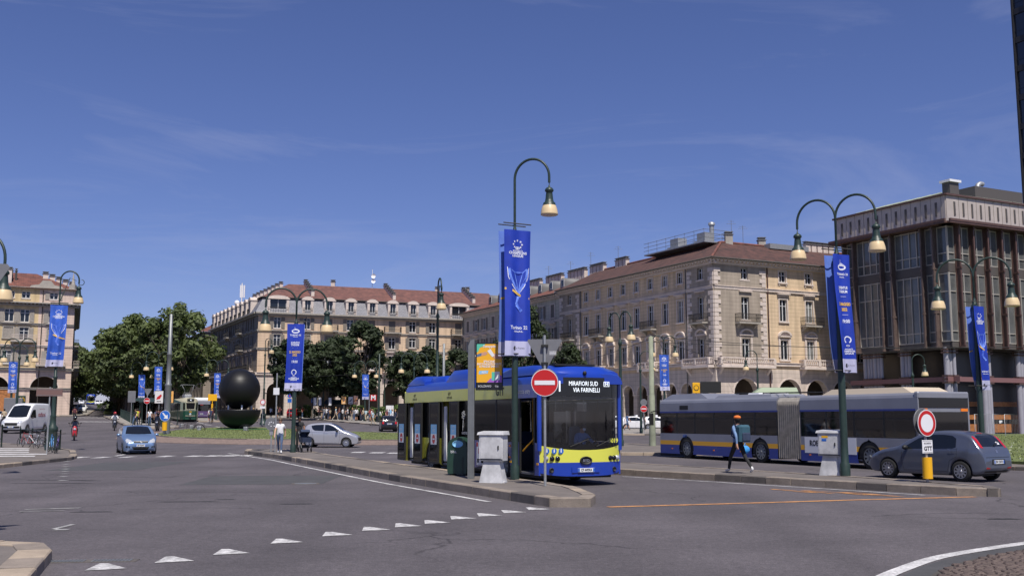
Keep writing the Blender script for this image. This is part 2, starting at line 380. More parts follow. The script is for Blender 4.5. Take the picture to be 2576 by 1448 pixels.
# -- pavement corner with the bicycles
PB = [(-19.6,37.5),(-20.0,42.5),(-20.35,47.6),(-20.9,49.6),(-24,56.6),(-29,64),(-40,72),(-60,76),(-60,36)]
pb = struct(sheet('pavement', PB, .13, 'asphalt_path')); kerb(pb, [(-19.3,37.5)]+[(p[0]+.3,p[1]) for p in PB[1:4]]+[(-23.7,56.8),(-28.8,64.2),(-40,72.3)], seed=8, mats=('granite','granite_pale','granite_dark'))
# -- near corner at the left
PN = [(-3.0,6.4),(-4.4,9.3),(-5.2,11.3),(-6.2,14.3),(-6.35,14.75),(-6.85,15.1),(-8,15.2),(-14,15.5),(-14,6.4)]
pn = struct(sheet('pavement', offset(PN, .3), .135, 'asphalt_path')); kerb(pn, PN[:8], seed=11, mats=('granite_pale','granite'), w=.42, length=.85)
# -- far pavement in front of the arcades
PF = [(-8,108),(-3,101.5),(4,98.8),(14,98.6),(24,101),(34,108),(60,122),(60,150),(26,128),(-6,190),(-44,186),(-50,190),(-56,188),(-49,172),(-43,163),(-37,159),(-29.4,152),(-16.3,125)]
pf = struct(sheet('pavement', PF, .13, 'paving')); kerb(pf, PF[-5:]+PF[:7], seed=12, length=2.2, mats=('granite','granite_pale','granite_dark'))
# -- tram stop platform
PT = [(-37.5,104),(-34.2,104.6),(-33.6,106.5),(-36.5,113),(-43.2,131),(-60,170),(-66,168),(-63,160),(-41.6,112)]
pt_ = struct(sheet('tram_platform', offset(PT,.28), .15, 'paving')); kerb(pt_, PT, closed=True, seed=14, length=2.2, h=.17)
# -- bus stop platform behind the tram
PQ = [(-40,133),(-37.5,134),(-47,160),(-52,174),(-55,173),(-50,160)]
pq = struct(sheet('bus_platform', offset(PQ,.25), .14, 'paving')); kerb(pq, PQ, closed=True, seed=15, length=2.2)
# -- pavement in front of the left building
PA = [(-72,156),(-66.5,160.5),(-67.5,166),(-90,225),(-100,222),(-78,168),(-140,136),(-136,129)]
pa = struct(sheet('pavement', PA, .13, 'paving')); kerb(pa, [PA[7],PA[0],PA[1],PA[2],PA[3]], seed=16, length=2.5)
# verges under the avenue trees
VR = [(-66,168),(-60,170),(-130,360),(-139,357)]; struct(sheet('verge', VR, .05, 'grass'))
# -- lawn at the right with its pavement
LP = [(18.2,38.6),(20.6,36.0),(40,24),(75,60),(75,112),(40,104),(22,96),(12,64),(13.2,54)]
lp = struct(sheet('pavement', offset(LP,.28), .13, 'asphalt_path')); kerb(lp, LP[-1:]+LP[:3], seed=18, mats=('granite','granite_dark','granite_pale'))
LW = offset(LP, 1.9); lw = struct(sheet('lawn', LW, .24, 'grass', skirt=.2))
# -- grass roundabout with a cobbled apron
RB = spline([(-27.6,80.6),(-25,76.8),(-21,74.4),(-16,73.5),(-9,74),(-4,75.5),(-1,79),(-2,85),(-7,89.5),(-13,92.5),(-19,97),(-23,102),(-26.5,103.2),(-29.3,100.6),(-30,94),(-29,86)], 4)
RO = offset(RB, -2.8)
def mound(p): return gz(p[0], p[1])
ap = MB(); n = len(RB)
ap.add([(p[0],p[1],mound(p)+.03) for p in RO]+[(p[0],p[1],mound(p)+.24) for p in RB]+[(p[0],p[1],mound(p)-.1) for p in RO], [(i,(i+1)%n,n+(i+1)%n,n+i) for i in range(n)]+[(2*n+i,2*n+(i+1)%n,(i+1)%n,i) for i in range(n)])
apo = struct(ap.build('roundabout_apron', 'cobble_far'))
kerb(apo, [tuple(p) for p in RB], h=.3, w=.16, closed=True, seed=20, length=2.0, mats=('granite','granite_dark'))
rg = struct(sheet('roundabout_lawn', offset(RB,.16), .29, 'grass'))
# grass blades: short tufts so the lawns read as turf
def tufts(name, polyfn, n, h, seed, dz, parent=None, m='grass_blade'):
    rnd = random.Random(seed); b = MB(); k = 0; tries = 0
    while k < n and tries < n*12:
        tries += 1; x, y = polyfn(rnd)
        if x is None: continue
        a = rnd.uniform(0, math.pi); hh = h*rnd.uniform(.5, 1.3); wv = Vector((math.cos(a), math.sin(a)))*h*.7; ln = Vector((rnd.uniform(-1,1), rnd.uniform(-1,1)))*h*.6; z = gz(x,y)+dz
        b.add([(x-wv.x,y-wv.y,z),(x+wv.x,y+wv.y,z),(x+ln.x,y+ln.y,z+hh)], [(0,1,2)]); k += 1
    o = stuff(b.build(name, m, parent)); return o
def inside(poly, x, y):
    c = False; n = len(poly)
    for i in range(n):
        a, b = poly[i], poly[i-1]
        if (a[1] > y) != (b[1] > y) and x < (b[0]-a[0])*(y-a[1])/(b[1]-a[1])+a[0]: c = not c
    return c
mat('grass_blade', (.2, .23, .08), .9, var=.4, vscale=.9, pos=True)
mat('clover', (.6, .6, .55), .8)
RBi = offset(RB,.3)
tag(tufts('grass_tufts', lambda r: (lambda x, y: (x, y) if inside(RBi, x, y) else (None, None))(r.uniform(-34,0), r.uniform(73,106)), 9000, .06, 1, .28), 'short mown grass covering the roundabout round the black sculpture', 'grass')
tag(tufts('grass_tufts', lambda r: (lambda x, y: (x, y) if inside(LW, x, y) else (None, None))(r.uniform(14,50), r.uniform(36,98)), 9000, .08, 2, .23), 'grass of the lawn beside the dark office block', 'grass')
tag(tufts('clover_flowers', lambda r: (lambda x, y: (x, y) if inside(LW, x, y) else (None, None))(r.uniform(14,34), r.uniform(36,80)), 1100, .04, 3, .3, m='clover'), 'white clover flowers dotted over the lawn by the office block', 'flowers')
# ---------------------------------------------------------------- painted markings
tri = []
for px, py in [(211,1437),(388,1418),(535,1396),(680,1369),(810,1350),(910,1336),(993,1326),(1068,1317),(1135,1307),(1204,1299),(1267,1291),(1330,1283)]:
    p = PG(px, py); tri.append([(p.x,p.y),(p.x+.46,p.y+.2),(p.x-.03,p.y+.68)])
tri = [[(t[0][0],t[0][1]),(t[1][0],t[1][1]),(t[2][0]+.07,t[2][1]-.02),(t[2][0]-.03,t[2][1]-.03)] for t in tri]
mat('tri_paint', (.52,.51,.51), .8, var=.6, vscale=6.5, pos=True, col2=(.17,.165,.165), speck=.25, speckscale=45)
lines('give_way_marking', tri, 'tri_paint')
ed = []
def path_off(pts, d):
    P=[Vector(p[:2]) for p in pts]; out=[]
    for i,p in enumerate(P):
        t=(P[min(i+1,len(P)-1)]-P[max(i-1,0)]).normalized(); out.append(p+Vector((-t.y,t.x))*d)
    return out
ed.append(strip(path_off(spline([(-14.9,56.6),(-11.3,49.6),(-8.0,41.9),(-3.75,31.9),(-1.5,27.1),(-.1,24.1)],4,False), -.45), .13))
ed.append(strip(spline([(3.6,34.2),(4.15,33.7),(7.15,29.95),(10.2,26.0)],4,False), .11))
ed.append(strip([(12.6,25.6),(18,22.4),(24,19)], .12))
ed.append(strip(spline([(8.9,16.75),(8.04,16.24),(6.92,15.4),(5.82,14.46),(4.92,13.36),(4.28,12.4),(3.85,11.2),(3.75,9.8),(4.1,8.4),(5,7.2)],5,False), .2))
ed.append(strip([(-20.9,58),(-20.2,54.5),(-19.9,52.5)], .2))
mat('line_paint', (.52,.51,.51), .8, var=.45, vscale=1.6, pos=True, col2=(.25,.245,.245), speck=.35, speckscale=25)
lines('edge_line_marking', ed, 'line_paint')
cr = []
for x0, x1, py in [(182,212,1150),(240,268,1150),(308,330,1149),(402,430,1147),(470,505,1146.5),(517,552,1146),(560,596,1145.5),(608,632,1145),(884,915,1137),(930,965,1138),(975,1006,1139)]:
    a = PG(x0, py); b = PG(x1, py); cr.append([(a.x,a.y-.75),(b.x,b.y-.75),(b.x+.05,b.y+.75),(a.x+.05,a.y+.75)])
for k in range(9):          # crossing at the mouth of the tree-lined street
    for Y in (150, 128): a = XY(190+k*17, Y); cr.append([(a.x,a.y),(a.x+.55,a.y),(a.x+.5,a.y+2.6),(a.x-.05,a.y+2.6)])
lines('crossing_marking', cr, 'tri_paint')
lines('lane_marking', [strip([(-34,118),(-36,122)],.2), strip([(-30.5,110),(-32.4,114)],.2), strip([(-37,125),(-42,137)],.14), strip([(-9,104),(-14,104.2)],.25), strip([(3,62),(2,68)],.2)], 'white_paint')
dash = []
for py in (1160,1167,1173,1179,1185,1191,1198,1208):
    p = PG(168-(py-1160)*.22, py); dash.append([(p.x-.12,p.y-.2),(p.x+.12,p.y-.2),(p.x+.12,p.y+.2),(p.x-.12,p.y+.2)])
a = PG(60,1282); dash.append([(a.x,a.y),(a.x+1.0,a.y+.35),(a.x+1.0,a.y+.5),(a.x,a.y+.12)]); dash.append([(a.x+.1,a.y-.45),(a.x+.95,a.y-.3),(a.x+.95,a.y-.2),(a.x+.1,a.y-.36)])
a = PG(128,1330); dash.append([(a.x,a.y),(a.x+.1,a.y),(a.x+.1,a.y+.8),(a.x,a.y+.8)]); dash.append([(a.x+.1,a.y-.2),(a.x+.34,a.y-.2),(a.x+.34,a.y),(a.x+.1,a.y)])
lines('worn_orange_marking', dash, 'worn_paint')
lines('orange_line_marking', [strip([(2.05,22.55),(4.6,23.35),(8,24.5),(11.2,25.45)], .2)], 'orange_paint')
tb = MB(); tb.text('BUS', (8.15,26.95,.009), Vector((-.79,.613,0))*.78, Vector((.411,-.912,0))*1.0, 2.1, bold=.02)
struct(tb.build('bus_lane_marking', 'orange_paint'))
st = []                                # white stripes of the bicycle parking bay
for k in range(5):
    y = 48.2+k*2.5; xr = -21.6-max(0,(y-49.5)*.46)-(.9 if k > 1 else 0); st.append([(-34,y-.5),(xr-.4,y),(xr-.9,y+1.25),(-34,y+.75)])
b_ = MB()
for q in st: b_.add([(p[0],p[1],gz(*p)+.142) for p in q], [(0,1,2,3)])
struct(b_.build('parking_stripes_marking', 'white_paint'))
# tar-filled cracks and patches
rnd = random.Random(5); tar = []
for px, py, L, d in [(170,1288,.9,.1),(540,1256,.5,0),(395,1262,1.4,.1),(60,1208,2.2,.2),(960,1204,.5,0),(2480,1306,.7,.05),(20,1216,2.5,.15),(700,1268,.8,.05),(1090,1208,.35,0)]:
    p = PG(px, py); tar.append([(p.x,p.y),(p.x+L,p.y+d),(p.x+L*.8,p.y+d+.13),(p.x+.1,p.y+.09)])
for P_ in ([(-15,26),(-9.5,27.2),(-5,26.6)],[(-8,22),(-6.5,22.4),(-5.5,22.2)],[(7,20.5),(9,21.1),(12,20.7)]): tar.append(strip([p+Vector((random.uniform(-.06,.06),random.uniform(-.06,.06))) for p in spline(P_,9,False)], .022))
lines('tar_patch', tar, 'tar', .005)
wear = []
mat('asphalt_patch', (.066,.065,.067), .85, var=.2, vscale=1.5, pos=True, speck=.25, speckscale=60)
mat('asphalt_pale', (.115,.108,.104), .85, var=.2, vscale=1.5, pos=True, speck=.25, speckscale=60)
lines('road_patch', [[(-9.5,30),(-5.5,30.6),(-5.7,35),(-9.9,34.5)],[(-17,38),(-13.8,38.6),(-14.2,46),(-17.6,45.4)]], 'asphalt_patch', .003)
# manhole cover and drain grate
p = PG(768, 1216); mh = thing('manhole_cover', 'round iron manhole cover set in the road beside the island kerb', 'manhole', (p.x,p.y,0))
MB().lathe([(.0,.006),(.34,.006),(.345,.012),(.4,.012),(.41,.003)], 28).build('frame', 'granite_dark', mh)
MB().lathe([(.0,.009),(.32,.009),(.325,.0065)], 24).build('lid', 'grey_metal', mh)
p = PG(225, 1412); dr = thing('drain_grate', 'iron drain grate in the road by the near pavement corner', 'drain', (p.x,p.y,0), .12)
MB().box(-.62,.62,-.13,.13,-.02,.006).build('frame', 'granite_dark', dr)
for s in (-1,1):
    b = MB()
    for k in range(11): b.box(s*.3-.26+k*.047,s*.3-.26+k*.047+.028,-.1,.1,.0,.013)
    b.build('grating', 'grey_metal', dr)
# ---------------------------------------------------------------- cobbles at the near right
CO = spline([(9.5,16.3),(8.1,15.75),(7.1,15.0),(6.1,14.1),(5.3,13.15),(4.75,12.2),(4.4,11.2),(4.3,9.9),(4.6,8.7),(5.4,7.7)],5,False)
bed = CO+[Vector((12,7.7)),Vector((12,17))]
cb = struct(sheet('cobbled_apron', bed, .02, 'joint'))
apn = struct(sheet('gutter', path_off(CO, -.3)[::1]+[c for c in CO[::-1]], .006, 'asphalt_patch'))
rnd = random.Random(9); cells = []
for j in range(95):
    y = 7.9+j*.098; x = 3.9+(j%2)*.06+rnd.uniform(-.02,.02)
    while x < 11.6:
        w = rnd.uniform(.085,.15)
        if inside(bed, x-.02, y-.01) and inside(bed, x+w+.02, y+.05) and inside(bed, x+.02, y+.09): cells.append((x,y,w))
        x += w+.012
def cob(b, x, y, w, z0=0., o=(0,0)):
    r = rnd.uniform; h = .034+r(-.005,.005); d = .086; i = .014
    vs = [(x+r(0,.006),y+r(0,.006),.0),(x+w-r(0,.006),y+r(0,.006),.0),(x+w-r(0,.006),y+d-r(0,.006),.0),(x+r(0,.006),y+d-r(0,.006),.0)]
    vs = [(a-o[0],c-o[1],z) for a,c,z in vs]
    t = [(v[0]+(i if k in (0,3) else -i), v[1]+(i if k < 2 else -i), h+r(-.006,.006)) for k,v in enumerate(vs)]
    m = [(v[0]*.0+v[0], v[1], h-.012) for v in vs]
    b.add(vs+m+t, [(4*l+k,4*l+(k+1)%4,4*l+4+(k+1)%4,4*l+4+k) for l in (0,1) for k in range(4)]+[(8,9,10,11)], 0, False)
def vis(c):
    Y = c[1]; return 12.0 < Y and c[0]/Y < .5
near = sorted([c for c in cells if vis(c)], key=lambda c: c[1])[:300]; ns = set(near); rest = MB()
for c in cells:
    if c in ns:
        b = MB(); cob(b, *c, o=(c[0],c[1])); b.build('cobble', 'cobble', cb, (c[0],c[1],.01))
    else: cob(rest, *c)
o = stuff(rest.build('cobbles', 'cobble', cb, (0,0,.01)))
# ================================================================ BUILDINGS
def stonemat(name, col, course=.45, dark=.72, var=.12, rough=.85):
    """plastered masonry with shallow horizontal joints (fine relief)"""
    m = mat(name, col, rough, var=var, vscale=.7, bump=.25, bscale=6)
    t = m.node_tree; N = t.nodes.new; L = t.links.new; b = t.nodes['Principled BSDF']
    tc = N('ShaderNodeTexCoord'); sp = N('ShaderNodeSeparateXYZ'); L(tc.outputs['Object'], sp.inputs[0])
    md = N('ShaderNodeMath'); md.operation = 'FRACT'; dv = N('ShaderNodeMath'); dv.operation = 'DIVIDE'; dv.inputs[1].default_value = course
    L(sp.outputs[2], dv.inputs[0]); L(dv.outputs[0], md.inputs[0])
    gt = N('ShaderNodeMath'); gt.operation = 'LESS_THAN'; gt.inputs[1].default_value = .1; L(md.outputs[0], gt.inputs[0])
    src = b.inputs['Base Color'].links[0].from_socket
    mx = N('ShaderNodeMix'); mx.data_type = 'RGBA'; mx.blend_type = 'MULTIPLY'; L(gt.outputs[0], mx.inputs[0]); L(src, mx.inputs[6]); mx.inputs[7].default_value = (dark,dark,dark,1)
    # weather streaks
    mp = N('ShaderNodeMapping'); mp.inputs['Scale'].default_value = (1.6,1.6,.12); L(tc.outputs['Object'], mp.inputs[0])
    n = N('ShaderNodeTexNoise'); n.inputs['Scale'].default_value = 1.2; n.inputs['Detail'].default_value = 5; L(mp.outputs[0], n.inputs[0])
    r = N('ShaderNodeMapRange'); r.inputs[1].default_value = .35; r.inputs[2].default_value = .75; r.inputs[3].default_value = 1.06; r.inputs[4].default_value = .72; L(n.outputs[0], r.inputs[0])
    m2 = N('ShaderNodeMix'); m2.data_type = 'RGBA'; m2.blend_type = 'MULTIPLY'; m2.inputs[0].default_value = 1; L(mx.outputs[2], m2.inputs[6]); L(r.outputs[0], m2.inputs[7]); L(m2.outputs[2], b.inputs['Base Color'])
    return m
stonemat('yellow_wall', (.66, .5, .33)); stonemat('grey_wall', (.37, .31, .25)); stonemat('cream_wall', (.66, .49, .34), .42)
stonemat('pale_wall', (.5, .46, .38), .5); stonemat('pink_wall', (.64, .5, .42), .42); stonemat('ochre_wall', (.6, .46, .26), .9, .9)
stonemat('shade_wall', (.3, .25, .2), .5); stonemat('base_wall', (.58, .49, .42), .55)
mat('trim', (.62, .53, .47), .8, var=.15, vscale=1.5); mat('trim_grey', (.36, .33, .29), .8, var=.18, vscale=1.5)
mat('win_frame', (.62, .62, .62), .6); mat('shutter', (.19, .165, .14), .7, var=.2, vscale=3); mat('shutter_pale', (.3, .27, .235), .7, var=.2, vscale=3)
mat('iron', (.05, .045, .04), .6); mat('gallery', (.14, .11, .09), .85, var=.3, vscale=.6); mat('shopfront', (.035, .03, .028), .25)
mat('lead', (.16, .155, .15), .6); mat('slate', (.19, .19, .215), .6, var=.2, vscale=1.6)
def tilemat(name, col, col2):
    m = mat(name, col, .85, var=.5, vscale=1.1, col2=col2); t = m.node_tree; N = t.nodes.new; L = t.links.new; b = t.nodes['Principled BSDF']
    tc = N('ShaderNodeTexCoord'); w = N('ShaderNodeTexWave'); w.inputs['Scale'].default_value = 1.25; w.inputs['Distortion'].default_value = .4; w.bands_direction = 'X'; L(tc.outputs['UV'], w.inputs[0])
    w2 = N('ShaderNodeTexWave'); w2.inputs['Scale'].default_value = .9; w2.bands_direction = 'Y'; w2.inputs['Distortion'].default_value = 1.2; L(tc.outputs['UV'], w2.inputs[0])
    ad = N('ShaderNodeMath'); ad.operation = 'MULTIPLY_ADD'; ad.inputs[1].default_value = .4; L(w2.outputs[0], ad.inputs[0]); L(w.outputs[0], ad.inputs[2])
    bp = N('ShaderNodeBump'); bp.inputs['Strength'].default_value = .9; bp.inputs['Distance'].default_value = .08; L(ad.outputs[0], bp.inputs['Height']); L(bp.outputs[0], b.inputs['Normal'])
    return m
tilemat('roof_brown', (.1, .045, .036), (.045, .026, .024)); tilemat('roof_red', (.19, .07, .05), (.085, .038, .032)); tilemat('roof_plum', (.17, .075, .06), (.1, .05, .045))
def roof_mesh(name, faces, m, parent, loc=(0,0,0)):
    """sloped roof planes with UVs in metres along the eave and up the slope; each face: (4 pts, first edge = eave)"""
    me = bpy.data.meshes.new(name); V = []; Fs = []; UV = []
    for pts in faces:
        o = len(V); V += [tuple(p) for p in pts]; Fs.append(tuple(range(o, o+len(pts))))
        e = (Vector(pts[1])-Vector(pts[0])).normalized(); nrm = e.cross(Vector(pts[-1])-Vector(pts[0])).normalized(); s = nrm.cross(e)
        for p in pts: d = Vector(p)-Vector(pts[0]); UV.append((d.dot(e), d.dot(s)))
    me.from_pydata(V, [], Fs); uv = me.uv_layers.new(name='uv')
    for i, l in enumerate(me.loops): uv.data[i].uv = UV[l.vertex_index]
    me.materials.append(MATS[m]); me.update(); return obj(name, me, parent, loc)
def grid_wall(b, x0, x1, z0, z1, ops, m=0, rm=0, depth=.28, y=0.):
    """wall in the local XZ plane (outside = -Y) with real openings and reveals; ops = (xa,xb,za,zb)"""
    xs = sorted({x0, x1, *[v for o in ops for v in o[:2]]}); zs = sorted({z0, z1, *[v for o in ops for v in o[2:]]})
    for i in range(len(xs)-1):
        run = None
        for j in range(len(zs)-1):
            cx = (xs[i]+xs[i+1])/2; cz = (zs[j]+zs[j+1])/2
            hole = any(o[0] < cx < o[1] and o[2] < cz < o[3] for o in ops)
            if not hole and run is None: run = zs[j]
            if run is not None and (hole or j == len(zs)-2):
                top = zs[j] if hole else zs[j+1]
                b.quad((xs[i],y,run),(xs[i+1],y,run),(xs[i+1],y,top),(xs[i],y,top), m); run = None
    for xa, xb, za, zb in ops:
        d = y+depth
        b.quad((xa,y,za),(xa,y,zb),(xa,d,zb),(xa,d,za), rm); b.quad((xb,y,zb),(xb,y,za),(xb,d,za),(xb,d,zb), rm)
        b.quad((xa,y,zb),(xb,y,zb),(xb,d,zb),(xa,d,zb), rm); b.quad((xb,y,za),(xa,y,za),(xa,d,za),(xb,d,za), rm)
def arcade(b, x0, x1, z0, z1, arches, m=0, depth=.7, y=0., n=10, jm=None):
    """arches: (centre, half width, spring z)"""
    cur = x0; jm = m if jm is None else jm
    for c, h, sp in arches:
        b.quad((cur,y,z0),(c-h,y,z0),(c-h,y,z1),(cur,y,z1), m)
        top = [(c-h*math.cos(math.pi*k/n), sp+h*math.sin(math.pi*k/n)) for k in range(n+1)]
        for p, q in zip(top, top[1:]):
            b.quad((p[0],y,p[1]),(q[0],y,q[1]),(q[0],y,z1),(p[0],y,z1), m)
            b.quad((p[0],y,p[1]),(p[0],y+depth,p[1]),(q[0],y+depth,q[1]),(q[0],y,q[1]), jm)
        b.quad((c-h,y,z0),(c-h,y,sp),(c-h,y+depth,sp),(c-h,y+depth,z0), jm); b.quad((c+h,y,sp),(c+h,y,z0),(c+h,y+depth,z0),(c+h,y+depth,sp), jm)
        # archivolt moulding and imposts
        for p, q in zip(top, top[1:]):
            s = 1+.16/h
            P = lambda t: (c+(t[0]-c)*s, sp+(t[1]-sp)*s)
            p2, q2 = P(p), P(q)
            b.add([(p[0],y-.07,p[1]),(q[0],y-.07,q[1]),(q2[0],y-.07,q2[1]),(p2[0],y-.07,p2[1]),(p[0],y,p[1]),(q[0],y,q[1]),(q2[0],y,q2[1]),(p2[0],y,p2[1])], [(0,1,2,3),(3,2,6,7),(1,0,4,5)], 1)
        for s in (-1,1): xx = c+s*h; b.box(min(xx,xx+s*.3)-.03,max(xx,xx+s*.3)+.03,y-.1,y+depth*.5,sp-.16,sp, 1)
        cur = c+h
    b.quad((cur,y,z0),(x1,y,z0),(x1,y,z1),(cur,y,z1), m)
WIN = {}
def window_meshes(key, w, h, style):
    """meshes of one window kind, origin at the bottom centre of the opening, outside = -Y"""
    if key in WIN: return WIN[key]
    d = {}
    t = MB()                                       # surround
    if style in ('plain', 'hood', 'arch', 'shut'):
        j = .16
        for s in (-1,1): t.box(s*w/2-(j if s<0 else 0), s*w/2+(j if s>0 else 0), -.06,.02, 0, h+j)
        t.box(-w/2,w/2,-.06,.02,h,h+j); t.box(-w/2-.24,w/2+.24,-.16,.02,-.16,0)
    if style == 'plain': t.box(-w/2-.1,-w/2+.05,-.1,.0,-.4,-.16); t.box(w/2-.05,w/2+.1,-.1,.0,-.4,-.16)
    if style in ('hood', 'shut'): t.box(-w/2-.2,w/2+.2,-.1,.02,h+j+.2,h+j+.42); t.box(-w/2-.36,w/2+.36,-.34,.02,h+j+.42,h+j+.56)
    if style == 'arch':
        for s in (-1,1): t.box(s*(w/2+.24)-.1, s*(w/2+.24)+.1, -.12,.02,.3,h+.35)
        t.box(-w/2-.42,w/2+.42,-.24,.02,h+.35,h+.52)
        n = 8; R = w/2+.4; pts = [(R*math.cos(math.pi*k/n), h+.52+R*.62*math.sin(math.pi*k/n)) for k in range(n+1)]; q = [(a*.76, h+.52+(z-h-.52)*.72) for a, z in pts]
        for k in range(n):
            a, c, e, f_ = pts[k], pts[k+1], q[k+1], q[k]
            t.add([(a[0],-.3,a[1]),(c[0],-.3,c[1]),(e[0],-.3,e[1]),(f_[0],-.3,f_[1]),(a[0],.02,a[1]),(c[0],.02,c[1]),(e[0],.02,e[1]),(f_[0],.02,f_[1])], [(0,3,2,1),(0,1,5,4),(3,7,6,2)])
            t.add([(e[0],-.06,e[1]),(f_[0],-.06,f_[1]),(0,-.06,h+.52)], [(0,1,2)])
    if not t.v: t.box(-w/2-.1,w/2+.1,-.08,.02,-.1,0)
    d['surround'] = t
    f = MB(); y = .16; k = .07
    for s in (-1,1): f.box(s*w/2-(0 if s<0 else k), s*w/2+(k if s<0 else 0), y,y+.08,0,h)
    f.box(-w/2+k,w/2-k,y,y+.08,h-k,h); f.box(-w/2+k,w/2-k,y,y+.08,0,k+.03); f.box(-.055,.055,y-.02,y+.08,k,h-k)
    tr = h*.7 if h > 1.7 else h*.62; f.box(-w/2+k,-.055,y,y+.07,tr,tr+.06); f.box(.055,w/2-k,y,y+.07,tr,tr+.06)
    d['frame'] = f
    d['pane'] = MB().quad((-w/2,y+.05,0),(w/2,y+.05,0),(w/2,y+.05,h),(-w/2,y+.05,h))
    sh = MB(); sw = w/2
    sh.box(0,sw,-.045,-.005,0,h)
    nn = max(4, int(h/.16))
    for zz in range(nn): z = .1+zz*(h-.2)/nn; sh.add([(.06,-.045,z),(sw-.06,-.045,z),(sw-.06,-.075,z+.03),(.06,-.075,z+.03)], [(0,1,2,3)]); sh.add([(.06,-.075,z+.03),(sw-.06,-.075,z+.03),(sw-.06,-.045,z+.1),(.06,-.045,z+.1)], [(0,1,2,3)])
    d['shutter'] = sh
    WIN[key] = d; d['cache'] = {}
    return d
def wmesh(d, part, m):
    c = d['cache']
    if (part, m) not in c: c[(part, m)] = d[part].mesh('window_'+part if part != 'shutter' else 'shutter', m)
    return c[(part, m)]
WR = random.Random(3)
class Facade:
    def __init__(s, root, P, d, flip=False):
        """P: plan point of the left end seen from outside (world), d: unit direction to the right"""
        s.root = root; s.P = Vector((P[0], P[1])); s.d = Vector((d[0], d[1])).normalized(); s.rz = math.atan2(s.d.y, s.d.x); s.base = Vector(root.location)
    def loc(s, x, y, z):   # local -> parent coords
        n = Vector((-s.d.y, s.d.x)); p = s.P+s.d*x+n*y; return (p.x-s.base.x, p.y-s.base.y, z-s.base.z)
    def part(s, name, b, mats): return b.build(name, mats, s.root, s.loc(0,0,0), s.rz)
    def window(s, x, z, w, h, style, key, trim='trim', frame='win_frame', shut=None, state='open', rnd=random):
        d = window_meshes(key, w, h, style)
        o = obj('window', wmesh(d, 'surround', trim), s.root, s.loc(x,0,z), s.rz)
        obj('frame', wmesh(d, 'frame', frame), o); obj('pane', wmesh(d, 'pane', 'window_curtain' if WR.random() < .22 else 'window_dark'), o)
        if shut:
            if state == 'closed':
                a = obj('shutter', wmesh(d, 'shutter', shut), o, (-w/2,.1,0)); c = obj('shutter', wmesh(d, 'shutter', shut), o, (0,.1,0))
            else:
                ang = .25 if state == 'ajar' else .05
                a = obj('shutter', wmesh(d, 'shutter', shut), o, (-w/2-.02,-.02,0)); a.rotation_euler = (0,0,math.pi-ang*0); a.location = (-w/2-.04,-.1,0)
                c = obj('shutter', wmesh(d, 'shutter', shut), o, (w/2+.04,-.03,0)); c.rotation_euler = (0,0,-ang)
        return o
    def balcony(s, x, z, w, d=.9, rail='iron', slab='trim', h=1.0, solid=False):
        b = MB(); b.box(x-w/2,x+w/2,-d,.0,z-.18,z)
        for sx in (-1,1):
            xx = x+sx*(w/2-.35); b.add([(xx-.12,0,z-.18),(xx+.12,0,z-.18),(xx+.12,-d*.85,z-.18),(xx-.12,-d*.85,z-.18),(xx-.12,0,z-.75),(xx+.12,0,z-.75)], [(0,4,3),(1,2,5),(3,4,5,2),(0,3,2,1)])
        o = s.part('balcony', b, slab)
        r = MB(); n = int(w/.16)
        def bar(xa, ya, wd=.035): r.box(xa-wd/2,xa+wd/2,ya-wd/2,ya+wd/2,z,z+h)
        for k in range(n+1): bar(x-w/2+.05+(w-.1)*k/n, -d+.05)
        for k in range(1,5):
            for sx in (-1,1): bar(x+sx*(w/2-.05), -d+.05+(d-.1)*k/5)
        for zz in (z+.06, z+h*.55, z+h): r.box(x-w/2+.02,x+w/2-.02,-d+.02,-d+.08,zz-.04,zz); [r.box(x+sx*(w/2-.05)-.03,x+sx*(w/2-.05)+.03,-d+.08,0,zz-.04,zz) for sx in (-1,1)]
        q = r.build('railing', rail, o); return o
    def balustrade(s, pts, z, h=.95, m='trim', parent=None, slab=.3, d=.9):
        """stone balustrade along a plan polyline in facade coords"""
        pass
    def band(s, x0, x1, z, h, d, m='trim', name='string_course'):
        b = MB(); b.box(x0,x1,-d,.0,z,z+h); b.box(x0,x1,-d*1.5,.0,z+h,z+h+.08); return s.part(name, b, m)
    def cornice(s, x0, x1, z, d=.75, m='trim', dent=.55):
        b = MB(); b.box(x0,x1,-d*.35,0,z-.6,z-.35); b.box(x0,x1,-d,0,z-.16,z)
        n = int((x1-x0)/dent)
        for k in range(n): xx = x0+(k+.5)*(x1-x0)/n; b.box(xx-.13,xx+.13,-d*.85,0,z-.35,z-.16)
        return s.part('cornice', b, m)
    def pipe(s, x, z0, z1, m='lead'):
        return s.part('downpipe', MB().tube([(x,-.12,z0),(x,-.12,z1)], .075, 6), m)
